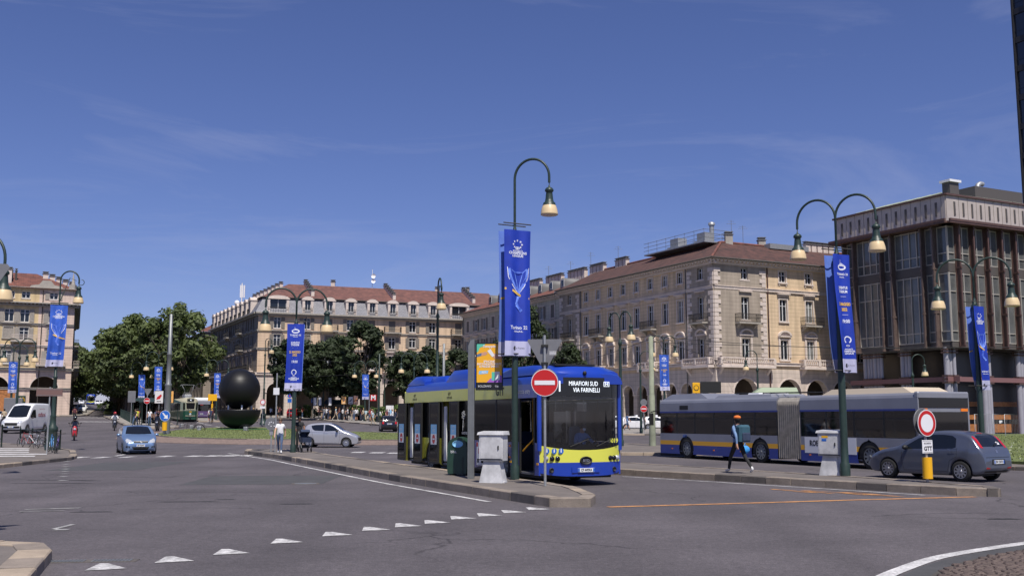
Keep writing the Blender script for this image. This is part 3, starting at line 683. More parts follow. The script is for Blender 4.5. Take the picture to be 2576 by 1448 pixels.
def stone_rail(F, x0, x1, z, y=-.85, m='trim', h=.9, side=True, slabz=.28):
    b = MB(); b.box(x0-.1,x1+.1,y-.12,0,z-slabz,z); o = F.part('stone_balcony', b, m)
    for k in range(int((x1-x0)/1.6)+1):
        xx = x0+.3+k*(x1-x0-.6)/max(1,int((x1-x0)/1.6)); b2 = None
    r = MB(); r.box(x0,x1,y-.08,y+.12,z+h-.14,z+h); r.box(x0,x1,y-.06,y+.1,z,z+.1)
    for sx in (x0, (x0+x1)/2, x1): r.box(sx-.16,sx+.16,y-.1,y+.14,z+.1,z+h-.14)
    n = int((x1-x0)/.3)
    for k in range(n): xx = x0+(k+.5)*(x1-x0)/n; r.lathe([(.05,.1),(.1,.25),(.105,.35),(.05,.58),(.07,.76)], 6, o=(xx,y+.02,z))
    if side:
        for sx in (x0, x1): r.box(sx-.08,sx+.08,y,0,z+h-.14,z+h); [r.lathe([(.05,.1),(.1,.3),(.05,.58),(.07,.76)], 6, o=(sx,y*k/4,z)) for k in (1,2,3)]
    r.build('balustrade', m, o)
    for k in range(max(2,int((x1-x0)/2))):
        xx = x0+.4+k*(x1-x0-.8)/max(1,int((x1-x0)/2)-1); br = MB(); br.add([(xx-.16,0,z-slabz),(xx+.16,0,z-slabz),(xx+.16,y*.8,z-slabz),(xx-.16,y*.8,z-slabz),(xx-.16,0,z-slabz-.8),(xx+.16,0,z-slabz-.8)], [(0,4,3),(1,2,5),(3,4,5,2)]); br.build('bracket', m, o)
    return o
def chimney(root, p, w, d, h, steps=1, dirv=(1,0), m='trim', dz=.0, gap=1.0, cap='lead'):
    """one stack, or a stepped row of stacks, standing on the roof"""
    b = MB(); D = Vector((dirv[0], dirv[1])).normalized(); rz = math.atan2(D.y, D.x)
    c = MB()
    for k in range(steps):
        x = k*gap; z = k*dz
        b.box(x-w/2,x+w/2,-d/2,d/2,z-1.4,z+h); c.box(x-w/2-.1,x+w/2+.1,-d/2-.1,d/2+.1,z+h,z+h+.1); c.box(x-w/2+.05,x+w/2-.05,-d/2+.08,d/2-.08,z+h+.1,z+h+.32); c.box(x-w/2-.06,x+w/2+.06,-d/2-.05,d/2+.05,z+h+.32,z+h+.4)
    o = b.build('chimney', m, root, (p[0]-root.location.x, p[1]-root.location.y, p[2]-root.location.z), rz); c.build('chimney_cap', cap, o); return o
def antenna(root, p, h):
    b = MB(); b.tube([(0,0,0),(0,0,h)], .03, 5); b.tube([(-.6,0,h*.85),(.6,0,h*.85)], .015, 4); b.tube([(-.4,0,h*.95),(.4,.1,h*.95)], .015, 4)
    for k in range(5): b.tube([(-.5+k*.25,-.2,h*.85),(-.5+k*.25,.2,h*.85)], .01, 4)
    return b.build('antenna', 'grey_metal', root, (p[0]-root.location.x, p[1]-root.location.y, p[2]-root.location.z))
def back_box(root, plan, z0, z1, m):
    b = MB(); b.prism([(p[0]-root.location.x, p[1]-root.location.y) for p in plan], z0-root.location.z, z1-root.location.z); return b.build('rear_walls', m, root)
rb = random.Random(21)
u2 = Vector((U.x, U.y)); w2 = Vector((Wd.x, Wd.y))
# ---------------------------------------------------------------- C: long palazzo with quoined corner (right of centre)
CC = Vector((23.2, 118.0)); LC = 35.4; RC = 34.0
C = thing('palazzo', 'long yellow palazzo with stone quoins and brown tiled roof beside the office block', 'building', (CC.x, CC.y, gz(*CC)))
zg = C.location.z-1.2; EAVE = 20.2
Fl = Facade(C, CC+u2*LC, -u2); Fr = Facade(C, CC, w2)
def c_floor(F, x, pav=False, col='grey_wall'):
    return [(x-.52,x+.52,18.0,19.35),(x-.58,x+.58,13.3,15.95),(x-.6,x+.6,8.75,11.1)]
def c_face(F, L, wins, pavs, balc, arches, stone):
    ops = [o for x in wins for o in c_floor(F, x)]
    segs = []; edges = sorted({0, L, *[p for q in pavs for p in q]})
    for a, c in zip(edges, edges[1:]):
        ip = any(q[0] <= a and c <= q[1] for q in pavs)
        b = MB(); grid_wall(b, a, c, 7.6, EAVE-.3, [o for o in ops if a < o[0] < c], 0, 0, .28, -.0 if not ip else -.12)
        if ip:
            for xx in (a, c): b.quad((xx,-.12,7.6),(xx,-.12,EAVE-.3),(xx,0.02,EAVE-.3),(xx,.02,7.6))
        F.part('wall', b, 'grey_wall' if ip else 'yellow_wall')
    b = MB(); arcade(b, 0, L, zg, 7.6, arches, 0, .8); F.part('arcade_wall', b, ['base_wall', 'trim'])
    for x in wins:
        F.window(x, 18.0, 1.04, 1.35, 'plain', 'c3', frame='win_frame'); F.window(x, 13.3, 1.16, 2.65, 'hood', 'c2'); F.window(x, 8.75, 1.2, 2.35, 'arch', 'c1')
    for x, w in balc: F.balcony(x, 12.95, w, .95, 'iron', 'trim_grey')
    F.band(0, L, 16.75, .3, .16); F.band(0, L, 8.0, .35, .2); F.cornice(-.6, L+.6, EAVE)
    for x0, x1 in stone: stone_rail(F, x0, x1, 7.95)
# quoin columns: alternate long and short blocks, each its own piece
QM = {}
def quoins(F, x, sgn, z0, z1, y=-.12, m='trim'):
    z = z0; k = 0
    while z < z1-.3:
        ln = .95 if k % 2 else .6
        key = (round(ln,2), sgn)
        if key not in QM:
            b = MB(); b.bbox(0 if sgn > 0 else -ln, ln if sgn > 0 else 0, -.09, .02, .02, .46, .02); QM[key] = b.mesh('quoin', m)
        obj('quoin', QM[key], F.root, F.loc(x, y, z), F.rz); z += .5; k += 1
lw = [LC-t for t in [6.45+3.1*k for k in range(8)]]; lpav = [(0, 5.6), (LC-4.9, LC)]
la = [(LC-t, 1.12, 4.9) for t in sorted([2.4+3.1*k for k in range(11)], reverse=True)]
c_face(Fl, LC, sorted(lw+[2.8, LC-2.4]), lpav, [(LC-2.4, 2.7), (LC-12.65, 2.6), (LC-24.9, 2.6), (2.8, 2.7)], la, [(LC-5.1, LC-.2), (LC-14.4, LC-11.0), (LC-26.6, LC-23.3)])
rw = [4.46, 10.3, 14.4, 18.5, 22.6, 26.7, 30.8]
c_face(Fr, RC, rw, [(0, 7.6)], [(4.46, 3.2), (14.4, 3.0), (22.6, 3.0)], [(4.3, 1.75, 4.75), (10.9, 1.75, 4.75), (15.2, 1.7, 4.75), (19.4, 1.7, 4.75), (23.6, 1.7, 4.75), (27.8, 1.7, 4.75)], [(.2, 8.0), (12.6, 17.2)])
for F, x, s in ((Fl, LC+.1, -1), (Fl, LC-4.9, 1), (Fl, 5.6, -1), (Fl, 0, 1), (Fr, -.1, 1), (Fr, 7.6, -1)): quoins(F, x, s, 8.5, 16.7); quoins(F, x, s, 17.2, 19.5)
Fl.pipe(LC-5.2, 8, 19.8); Fl.pipe(5.9, 8, 19.8); Fr.pipe(7.9, 2, 19.8, 'roof_brown'); Fl.pipe(LC-5.2, 1, 7.6)
far = CC+w2*RC
plan = [CC+u2*.3+w2*.3, CC+w2*(RC-.3)+u2*.3, CC+w2*(RC-.3)+u2*(LC-.3), CC+u2*(LC-.3)+w2*.3]
# rear mass leaves the arcade gallery open: upper storeys are solid, the gallery has its own back wall
inn = lambda a, b: CC+w2*a+u2*b
back_box(C, [inn(.35,.35), inn(RC-.1,.35), inn(RC-.1,LC-.1), inn(.35,LC-.1)], 7.7, EAVE-.35, 'shade_wall')
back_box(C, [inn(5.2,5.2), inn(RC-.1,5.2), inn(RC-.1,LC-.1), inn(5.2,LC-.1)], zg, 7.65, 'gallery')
gl = MB()
def globe_lamps(F, xs, z, y=1.6, parent=None):
    for x in xs:
        b = MB(); b.tube([(0,0,.25),(0,0,1.3)], .02, 5, m=1); b.sphere((0,0,0), .27, 0, 7); b.lathe([(.1,.24),(.12,.3),(.02,.36)], 8, 1); b.build('globe_lamp', ['sign_white','iron'], F.root, F.loc(x,y,z), F.rz)
globe_lamps(Fr, [4.3,10.9,15.2,19.4,23.6], 4.6); globe_lamps(Fl, [a[0] for a in la], 4.6)
ov = .8; zr = 23.5; rd = 6.2
P3 = lambda a, b, z: tuple((inn(a,b)-CC).to_3d()+Vector((0,0,z-C.location.z)))
roof_mesh('roof', [[P3(-ov,LC,EAVE),P3(-ov,-ov,EAVE),P3(rd,rd,zr),P3(rd,LC,zr)], [P3(-ov,-ov,EAVE),P3(RC,-ov,EAVE),P3(RC,rd,zr),P3(rd,rd,zr)], [P3(RC,2*rd,EAVE),P3(2*rd,2*rd,EAVE),P3(rd,rd,zr),P3(RC,rd,zr)], [P3(2*rd,2*rd,EAVE),P3(2*rd,LC,EAVE),P3(rd,LC,zr),P3(rd,rd,zr)]], 'roof_brown', C)
hp = MB(); hp.tube([P3(-ov,-ov,EAVE+.05),P3(rd,rd,zr+.05)], .16, 6); hp.tube([P3(rd,rd,zr+.05),P3(rd,LC,zr+.05)], .16, 6); hp.tube([P3(rd,rd,zr+.05),P3(RC,rd,zr+.05)], .16, 6); hp.build('ridge_tiles', 'roof_red', C)
gt = MB(); gt.tube([P3(-ov-.08,LC,EAVE+.02),P3(-ov-.08,-ov-.08,EAVE+.02),P3(RC,-ov-.08,EAVE+.02)], .1, 6); gt.build('gutter', 'iron', C)
# plant platform, railings and stacks on the ridge
pl = inn(rd, rd+7.5); b = MB(); b.box(-2.2,2.2,-7,6,.2,.35)
for xx, yy, ww, dd, hh in [(-.6,-5.2,1.4,1.6,1.3),(.7,-2.4,1.0,1.0,.8),(-.7,.3,1.4,1.7,1.4),(.8,3.6,.9,1.3,.9)]: b.box(xx-ww/2,xx+ww/2,yy-dd/2,yy+dd/2,.35,.35+hh)
b.tube([(.9,-4.6,.3),(.9,-4.6,2.9)], .3, 10); b.lathe([(.42,2.9),(.42,3.2),(.1,3.35)], 10, o=(.9,-4.6,0))
def rel(p, z): return (p.x-CC.x, p.y-CC.y, z-C.location.z)
rzU = math.atan2(-u2.x, u2.y)
b.build('roof_plant', 'galv', C, rel(pl, zr-.2), rzU)
r = MB()
for zz in (.5,1.0,1.5):
    for (a,c) in (((-2.2,-7),(2.2,-7)),((-2.2,-7),(-2.2,6)),((2.2,-7),(2.2,6))): r.tube([(*a,.3+zz),(*c,.3+zz)], .03, 4)
for yy in range(-7,7,2): r.tube([(-2.2,yy,.2),(-2.2,yy,1.9)], .03, 4); r.tube([(2.2,yy,.2),(2.2,yy,1.9)], .03, 4)
r.build('roof_railing', 'grey_metal', C, rel(pl, zr-.2), rzU)
for a, bb, h in ((rd+1.2,rd,1.2),(rd+6.8,rd+.4,1.0)): p = inn(a,bb); chimney(C, (p.x,p.y,zr-.2), .9, .8, h, m='trim_grey')
p = inn(rd+10, rd); b = MB(); b.box(-3.2,3.2,-1.2,1.0,-.4,.25); b.build('skylight', 'galv', C, rel(p, zr), math.atan2(w2.y,w2.x))
for a, bb, n in ((rd+14,rd,5),(rd,LC-2,4),(rd,LC-8,3)): p = inn(a,bb); chimney(C, (p.x,p.y,zr), .8, .6, .8, n, w2 if a > rd else u2, gap=1.0)
for a, bb, h in ((rd+2.5,rd+1,3.2),(rd+3.5,rd,2.4),(rd,LC-6,3.0)): p = inn(a,bb); antenna(C, (p.x,p.y,zr), h)
# ---------------------------------------------------------------- C1: paler palazzo continuing the row
P1 = CC+u2*LC; L1 = 34.2
C1 = thing('palazzo', 'pale grey palazzo with dark shutters and round dormers adjoining the yellow palazzo', 'building', (P1.x, P1.y, gz(*P1)))
F1 = Facade(C1, P1+u2*L1, -u2)
w1 = [2.2+3.3*k for k in range(10)]; E1 = 19.9
ops = [o for x in w1 for o in [(x-.55,x+.55,16.6,18.5),(x-.58,x+.58,12.6,15.1),(x-.6,x+.6,8.5,11.2)]]
b = MB(); grid_wall(b, 0, L1, 7.4, E1-.3, ops); F1.part('wall', b, 'pale_wall')
b = MB(); arcade(b, 0, L1, zg, 7.4, [(x, 1.15, 5.0) for x in w1], 0, .8); F1.part('arcade_wall', b, ['base_wall','trim'])
for i, x in enumerate(w1):
    F1.window(x,16.6,1.1,1.9,'plain','d3',shut='shutter',state='open' if i%3 else 'closed'); F1.window(x,12.6,1.16,2.5,'hood','d2',shut='shutter',state='open'); F1.window(x,8.5,1.2,2.7,'arch','d1')
    if i % 2: F1.balcony(x, 12.4, 2.4, .9, 'iron', 'trim')
F1.band(0,L1,15.9,.25,.15); F1.band(0,L1,7.6,.35,.2); F1.cornice(0,L1,E1); F1.pipe(.4,7,19.5); F1.pipe(17,7,19.5)
in1 = lambda a, b: P1+w2*a+u2*b
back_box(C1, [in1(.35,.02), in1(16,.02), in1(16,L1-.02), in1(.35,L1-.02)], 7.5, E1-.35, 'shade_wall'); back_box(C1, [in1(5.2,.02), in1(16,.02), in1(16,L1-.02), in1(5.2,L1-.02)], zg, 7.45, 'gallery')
Q3 = lambda a, b, z: tuple((in1(a,b)-P1).to_3d()+Vector((0,0,z-C1.location.z)))
roof_mesh('roof', [[Q3(-.75,L1+.4,E1),Q3(-.75,.0,E1),Q3(7,.0,23.3),Q3(7,L1-5,23.3)], [Q3(16,L1,E1),Q3(-.75,L1+.4,E1),Q3(7,L1-5,23.3)], [Q3(16,0,E1),Q3(16,L1,E1),Q3(7,L1-5,23.3),Q3(7,0,23.3)]], 'roof_red', C1)
gt = MB(); gt.tube([Q3(-.82,L1+.4,E1),Q3(-.82,0,E1)], .1, 6); gt.build('gutter', 'iron', C1)
for i in range(9):
    bb = 2.5+3.5*i
    if bb > L1-4: break
    d = MB(); n = 8                      # round-headed dormer, barrel running back into the roof
    prof = [(.75*math.cos(math.pi*k/n), .75*math.sin(math.pi*k/n)+.9) for k in range(n+1)]; prof = [(.75,0)]+prof+[(-.75,0)]
    d.add([(x,0,z) for x,z in prof]+[(x,2.6,z) for x,z in prof], [(k,k+1,len(prof)+k+1,len(prof)+k) for k in range(len(prof)-1)]+[tuple(range(len(prof)-1,-1,-1))], 0, True)
    o = d.build('dormer', 'lead', C1, Q3(1.9,bb,21.0), F1.rz)
    MB().box(-.4,.4,-.04,.02,.3,1.4).build('frame', 'win_frame', o); MB().box(-.3,.3,-.06,-.041,.4,1.3).build('pane', 'window_dark', o)
for bb, n in ((3,5),(10,5),(17,4),(24,4)): p = in1(6,bb); chimney(C1, (p.x,p.y,23.2), .8, .6, 1.0, n, u2, gap=1.05, dz=0)
for bb, h in ((2,3.6),(8,3),(15,3.2),(26,2.8)): p = in1(6.5,bb); antenna(C1, (p.x,p.y,23.2), h)
# ---------------------------------------------------------------- B: mansard palazzo behind the square
BP = Vector((at(642,1052,172).x, 172.0)); wB = Vector((.928,.371)).normalized(); uB = Vector((-.449,.894)).normalized(); LB = 44.0; SB = 40.0
B = thing('palazzo', 'cream palazzo with grey slate mansard and dark shutters behind the metro stop trees', 'building', (BP.x, BP.y, gz(*BP)))
Ff = Facade(B, BP, wB); Fs = Facade(B, BP+uB*SB, -uB); EB = 19.6; zb = 1.0
wx = [tpx(BP, wB, p) for p in (690.6,765.9,821.7,876,930.6,982.6,1034.5,1085,1151)]; wx += [wx[-1]+4.2*k for k in (1,)]
sx = [3.0+3.6*k for k in range(10)]
def b_face(F, L, xs, wall, seed, side=False):
    rr = random.Random(seed)
    ops = [o for x in xs for o in [(x-.6,x+.6,16.9,18.8),(x-.6,x+.6,14.2,15.9) if int(x*3)%3 else (x-.6,x+.6,13.9,15.9),(x-.62,x+.62,10.2,12.7)]]
    b = MB(); grid_wall(b, 0, L, 9.2, EB-.2, ops); F.part('wall', b, wall)
    ax = [x for x in xs]
    b = MB(); arcade(b, 0, L, zb, 9.2, [(x, 1.45, 6.3) for x in ax], 0, .9); F.part('arcade_wall', b, ['base_wall' if not side else 'shade_wall','trim'])
    for i, x in enumerate(xs):
        st = lambda: rr.choice(['open','open','open','closed'])
        F.window(x,16.9,1.2,1.9,'x','b4',shut='shutter',state=st()); z3 = 14.2 if int(x*3)%3 else 13.9
        F.window(x,z3,1.2,15.9-z3,'shut','b3%d'%(z3*10),shut='shutter',state=st(),trim='trim_grey'); F.window(x,10.2,1.24,2.5,'shut','b2',shut='shutter',state=st())
        if (i+seed) % 3 == 0: F.balcony(x, 16.75, 3.0, 1.0, 'iron', 'trim_grey')
        if (i+seed) % 4 == 1: F.balcony(x, 13.75, 3.0, 1.0, 'iron', 'trim_grey')
        if (i+seed) % 2 == 0 or side: F.balcony(x, 9.9, 3.4, 1.1, 'iron', 'trim')
    F.band(0,L,16.35,.2,.15,'trim_grey'); F.band(0,L,13.3,.25,.15,'trim_grey'); F.band(0,L,9.1,.35,.25); b = MB(); b.box(-.5,L,-.8,0,EB-.3,EB-.05); b.box(-.2,L,-.35,0,EB-.6,EB-.3); F.part('cornice', b, 'trim_grey')
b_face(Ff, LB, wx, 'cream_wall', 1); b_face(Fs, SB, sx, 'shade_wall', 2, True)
for x in (2.0, 18.5, 36): Ff.pipe(x if x > 2 else 8.0, 9, 19)
inB = lambda a, b: BP+wB*a+uB*b
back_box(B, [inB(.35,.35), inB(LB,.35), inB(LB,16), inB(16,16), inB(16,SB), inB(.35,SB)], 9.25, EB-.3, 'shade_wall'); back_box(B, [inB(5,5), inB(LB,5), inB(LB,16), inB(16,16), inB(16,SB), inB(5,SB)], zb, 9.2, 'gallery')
R3 = lambda a, b, z: tuple((inB(a,b)-BP).to_3d()+Vector((0,0,z-B.location.z)))
MT = 22.2; mi = 1.0; RT = 25.3; ri = 6.5
def slate(): # mansard courses
    m = MATS['slate']; t = m.node_tree; N = t.nodes.new; L = t.links.new; b = t.nodes['Principled BSDF']
    tc = N('ShaderNodeTexCoord'); br = N('ShaderNodeTexBrick'); br.inputs['Scale'].default_value = 1; br.inputs['Brick Width'].default_value = .5; br.inputs['Row Height'].default_value = .3; br.inputs['Mortar Size'].default_value = .02
    br.inputs['Color1'].default_value = (.2,.2,.225,1); br.inputs['Color2'].default_value = (.15,.15,.175,1); br.inputs['Mortar'].default_value = (.08,.08,.09,1); L(tc.outputs['UV'], br.inputs[0]); L(br.outputs[0], b.inputs['Base Color'])
slate()
roof_mesh('mansard', [[R3(-.6,-.6,EB-.05),R3(LB,-.6,EB-.05),R3(LB,mi,MT),R3(mi,mi,MT)], [R3(-.6,SB,EB-.05),R3(-.6,-.6,EB-.05),R3(mi,mi,MT),R3(mi,SB,MT)]], 'slate', B)
roof_mesh('roof', [[R3(mi-.35,mi-.35,MT-.02),R3(LB,mi-.35,MT-.02),R3(LB,ri,RT),R3(ri,ri,RT)], [R3(mi-.35,SB,MT-.02),R3(mi-.35,mi-.35,MT-.02),R3(ri,ri,RT),R3(ri,SB,RT)], [R3(LB,14,MT),R3(14,14,MT),R3(ri,ri,RT),R3(LB,ri,RT)], [R3(14,14,MT),R3(14,SB,MT),R3(ri,SB,RT),R3(ri,ri,RT)]], 'roof_plum', B)
gb = MB(); gb.tube([R3(mi-.4,SB,MT),R3(mi-.4,mi-.4,MT),R3(LB,mi-.4,MT)], .1, 6); gb.build('gutter', 'iron', B)
DM = None
def b_dormer(F, x, w=1.5):
    d = MB(); d.box(-w/2-.3,-w/2+.12,-.55,1.6,0,2.25); d.box(w/2-.12,w/2+.3,-.55,1.6,0,2.25); d.box(-w/2-.4,w/2+.4,-.65,1.6,2.25,2.45)
    n = 6
    for k in range(n):
        a, c = math.pi*k/n, math.pi*(k+1)/n; d.add([((w/2+.25)*math.cos(a),-.6,2.45+.45*math.sin(a)),((w/2+.25)*math.cos(c),-.6,2.45+.45*math.sin(c)),(0,-.6,2.45)], [(0,1,2)]); d.add([((w/2+.25)*math.cos(a),-.6,2.45+.45*math.sin(a)),((w/2+.25)*math.cos(c),-.6,2.45+.45*math.sin(c)),((w/2+.25)*math.cos(c),1.2,2.45+.45*math.sin(c)),((w/2+.25)*math.cos(a),1.2,2.45+.45*math.sin(a))], [(0,3,2,1)])
    o = d.build('dormer', 'trim', F.root, F.loc(x,0,EB-.05), F.rz)
    MB().box(-w/2+.12,w/2-.12,-.2,-.15,.05,2.2).build('pane', 'window_dark', o)
    f = MB(); f.box(-.04,.04,-.26,-.2,.05,2.2); f.box(-w/2+.12,-w/2+.2,-.26,-.2,.05,2.2); f.box(w/2-.2,w/2-.12,-.26,-.2,.05,2.2); f.build('frame', 'win_frame', o)
    r = MB()
    for k in range(9): xx = -w/2-.15+k*(w+.3)/8; r.box(xx-.02,xx+.02,-.76,-.72,.0,.85)
    r.box(-w/2-.2,w/2+.2,-.77,-.71,.82,.88); r.build('railing', 'iron', o)
for i, x in enumerate(wx[:-1]):
    if i in (0, 8): b_dormer(Ff, x, 3.0)
    else: b_dormer(Ff, x, 1.25)
for x in sx: b_dormer(Fs, x, 1.2)
for a, n, dz in ((9.5,6,-.42),(24,6,-.42),(39,6,-.42)): p = inB(a,ri); chimney(B, (p.x,p.y,RT+.1), .85, .55, .45, n, -uB, gap=.85, dz=dz)
p = inB(ri,12); chimney(B, (p.x,p.y,RT-.2), .7, .6, .9, 8, uB, gap=3.0)
for a, h in ((14.5,1.0),(34,.7),(40,.9)): p = inB(a,ri+.5); chimney(B, (p.x,p.y,RT-.2), .7, .6, h)
p = inB(21.5,ri); b = MB(); b.tube([(0,0,0),(0,0,3.4)], .05, 6)
mxr = Matrix.Rotation(math.radians(80),3,'X')
for zz, r_ in ((1.2,.4),(2.1,.42)): b.lathe([(0,0),(r_*.6,.05),(r_,.18),(r_*1.02,.2)], 12, mx=Matrix.Translation((.25,-.2,zz)) @ mxr.to_4x4())
b.build('satellite_dish', 'sign_white', B, R3(21.5,ri,RT))
p = R3(3,SB-12,RT-1.5); b = MB(); b.tube([(0,0,-2),(0,0,4)], .12, 6); [b.box(-.35+k*.35,-.1+k*.35,-.1,.1,1.2,3.6) for k in range(3)]; b.sphere((-.9,0,.2),.5,0,6,(1,.4,1)); b.build('phone_mast', 'sign_white', B, p)
# dark street wall of the block beyond, seen past the mansard
BB = BP+uB*(SB+10); bx = thing('apartment_building', 'shaded apartment block with red tiled roof beyond the mansard palazzo', 'building', (BB.x,BB.y,gz(*BB)))
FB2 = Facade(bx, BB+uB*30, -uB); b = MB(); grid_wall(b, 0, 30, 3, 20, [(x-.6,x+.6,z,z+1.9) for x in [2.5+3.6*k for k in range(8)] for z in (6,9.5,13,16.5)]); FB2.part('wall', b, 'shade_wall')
for x in [2.5+3.6*k for k in range(8)]:
    for z in (6,9.5,13,16.5): FB2.window(x,z,1.2,1.9,'x','b4',shut='shutter',state='open')
inX = lambda a, b: BB+wB*a+uB*b
back_box(bx, [inX(.3,0), inX(14,0), inX(14,30), inX(.3,30)], 3, 20, 'shade_wall')
X3 = lambda a, b, z: tuple((inX(a,b)-BB).to_3d()+Vector((0,0,z-bx.location.z)))
roof_mesh('roof', [[X3(-.8,30,20),X3(-.8,-.5,20),X3(7,5,24),X3(7,30,24)],[X3(-.8,-.5,20),X3(14,-.5,20),X3(7,5,24)]], 'roof_red', bx)
# ---------------------------------------------------------------- A: palazzo at the far left
AP = Vector((at(173,1052,163).x, 163.0)); uA = Vector((-.388,.922)).normalized(); LA = 30.0; SA = 46.0
A = thing('palazzo', 'pinkish palazzo with a tall dark archway at the mouth of the tree-lined street', 'building', (AP.x,AP.y,gz(*AP)))
Fa = Facade(A, AP-w2*LA, w2); Fz = Facade(A, AP, uA); EA = 19.8; TA = 22.0; za = 1.2
axs = [LA+tpx(AP, w2, p) for p in (118.4,47,7)]; axs += [axs[-1]-3.9*k for k in range(1,5) if axs[-1]-3.9*k > 1]
ops = []
for i, x in enumerate(axs): ops += [(x-.65,x+.65,16.7,18.7),(x-.65,x+.65,14.2,15.9) if i != 1 else (x-.65,x+.65,13.9,15.9),(x-.65,x+.65,10.25,12.3),(x-.6,x+.6,20.4,21.5)]
e2 = LA+tpx(AP,w2,82)
b = MB(); grid_wall(b, e2, LA, 9.4, TA, [o for o in ops if o[0] > e2]); Fa.part('wall', b, 'pink_wall')
b = MB(); grid_wall(b, 0, e2, 9.4, TA, [o for o in ops if o[1] < e2]); Fa.part('wall', b, 'ochre_wall')
xa = LA+tpx(AP,w2,106)
b = MB(); arcade(b, 0, LA, za, 9.4, [(xa-13.5,1.9,6.4),(xa-6.8,1.9,6.4),(xa,2.0,6.4)], 0, 1.0, n=14); Fa.part('arcade_wall', b, ['pink_wall','trim'])
for i, x in enumerate(axs):
    t = 'trim_grey'
    Fa.window(x,20.4,1.2,1.1,'x','a5',shut='shutter_pale' if i == 0 else None); Fa.window(x,16.7,1.3,2.0,'x','a4',shut='shutter_pale',trim=t)
    Fa.window(x,14.2 if i != 1 else 13.9,1.3,1.7 if i != 1 else 2.0,'shut','a3%d'%(i==1),shut='shutter_pale',state='closed' if i in (0,2) else 'open',trim=t); Fa.window(x,10.25,1.3,2.05,'shut','a2',shut='shutter_pale',state='open' if i != 1 else 'closed',trim=t)
Fa.balcony(axs[0],10.1,4.2,1.1,'trim','trim_grey'); Fa.balcony(axs[1],13.75,3.6,1.0,'trim','trim_grey')
Fa.band(0,LA,16.3,.22,.18,'trim_grey'); Fa.band(0,LA,9.3,.3,.25,'trim_grey'); Fa.band(0,LA,12.95,.2,.12,'trim'); Fa.band(0,LA,6.3,.25,.2,'trim_grey','impost_course'); Fa.cornice(-.4,LA+.6,EA,.9,'trim_grey'); Fa.band(0,LA+.2,TA-.05,.15,.3,'trim_grey')
Fa.pipe(e2+.5,4,21.8,'iron'); Fa.pipe(e2+.5,6.6,9,'iron')
b = MB()
szs = [3+3.6*k for k in range(12)]
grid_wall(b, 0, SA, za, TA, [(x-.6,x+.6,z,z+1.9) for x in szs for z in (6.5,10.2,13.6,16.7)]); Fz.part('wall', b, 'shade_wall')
for x in szs:
    for z in (6.5,10.2,13.6,16.7): Fz.window(x,z,1.2,1.9,'x','b4',shut='shutter',state='open' if (int(x)+int(z))%3 else 'closed')
    if int(x)%2: Fz.balcony(x,10.0,2.6,1.1,'trim','trim_grey'); Fz.balcony(x,13.4,2.4,.9,'iron','trim_grey')
Fz.cornice(-.4,SA,EA,.9,'trim_grey'); Fz.band(0,SA,9.3,.3,.25,'trim_grey')
inA = lambda a, b: AP-w2*a+uA*b
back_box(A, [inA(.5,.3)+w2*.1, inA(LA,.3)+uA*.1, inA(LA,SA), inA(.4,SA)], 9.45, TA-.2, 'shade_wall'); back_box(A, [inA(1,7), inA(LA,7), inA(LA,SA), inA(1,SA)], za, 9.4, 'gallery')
S3 = lambda a, b, z: tuple((inA(a,b)-AP).to_3d()+Vector((0,0,z-A.location.z)))
roof_mesh('roof', [[S3(LA,-.5,TA),S3(-.6,-.5,TA),S3(6,7,25.2),S3(LA,7,25.2)],[S3(-.6,-.5,TA),S3(-.6,SA,TA),S3(6,SA,25.2),S3(6,7,25.2)]], 'roof_red', A)
for a, bb, n, dz in ((4.6,5,5,-.35),(12.3,5.5,3,-.1)): p = inA(a,bb); chimney(A, (p.x,p.y,24.6), .8, .6, .4, n, w2, gap=1.0, dz=dz)
p = inA(9.8,2); chimney(A, (p.x,p.y,23.6), .9, .9, 1.4, 1, w2); p = inA(16,5); chimney(A, (p.x,p.y,25), 1.2, .8, .9, 3, w2)
for a in (8.8, 9.4): p = inA(a,3.2); chimney(A, (p.x,p.y,23.9), .3, .3, 1.1, 1, w2, 'iron')
p = inA(4.2,-.1); g_ = MB(); g_.add([(-2.6,0,0),(2.6,0,0),(2.2,0,.5),(1.1,0,.7),(.6,0,1.35),(-.6,0,1.35),(-1.1,0,.7),(-2.2,0,.5)]+[(-2.6,.4,0),(2.6,.4,0),(2.2,.4,.5),(1.1,.4,.7),(.6,.4,1.35),(-.6,.4,1.35),(-1.1,.4,.7),(-2.2,.4,.5)], [tuple(range(8))]+[(i,8+i,8+(i+1)%8,(i+1)%8) for i in range(8)])
g_.build('gable', 'trim_grey', A, (p.x-AP.x, p.y-AP.y, TA-A.location.z), Fa.rz)
p = inA(.4,.2); b = MB(); b.box(-.45,.45,-.45,.45,0,.9); b.lathe([(.32,.9),(.25,1.2),(.0,3.2)], 8); b.build('finial', 'trim_grey', A, (p.x-AP.x, p.y-AP.y, TA-A.location.z))
p = inA(14,5); antenna(A, (p.x,p.y,24.8), 2.6)
# awning and shopfront in the arches of A
ar = MB(); ar.box(-4.6,-.8,-.06,.02,1.2,5.2); ar.build('shopfront', 'wood_orange', A, Fa.loc(xa-3.0,-.05,1.2+A.location.z-A.location.z), Fa.rz)
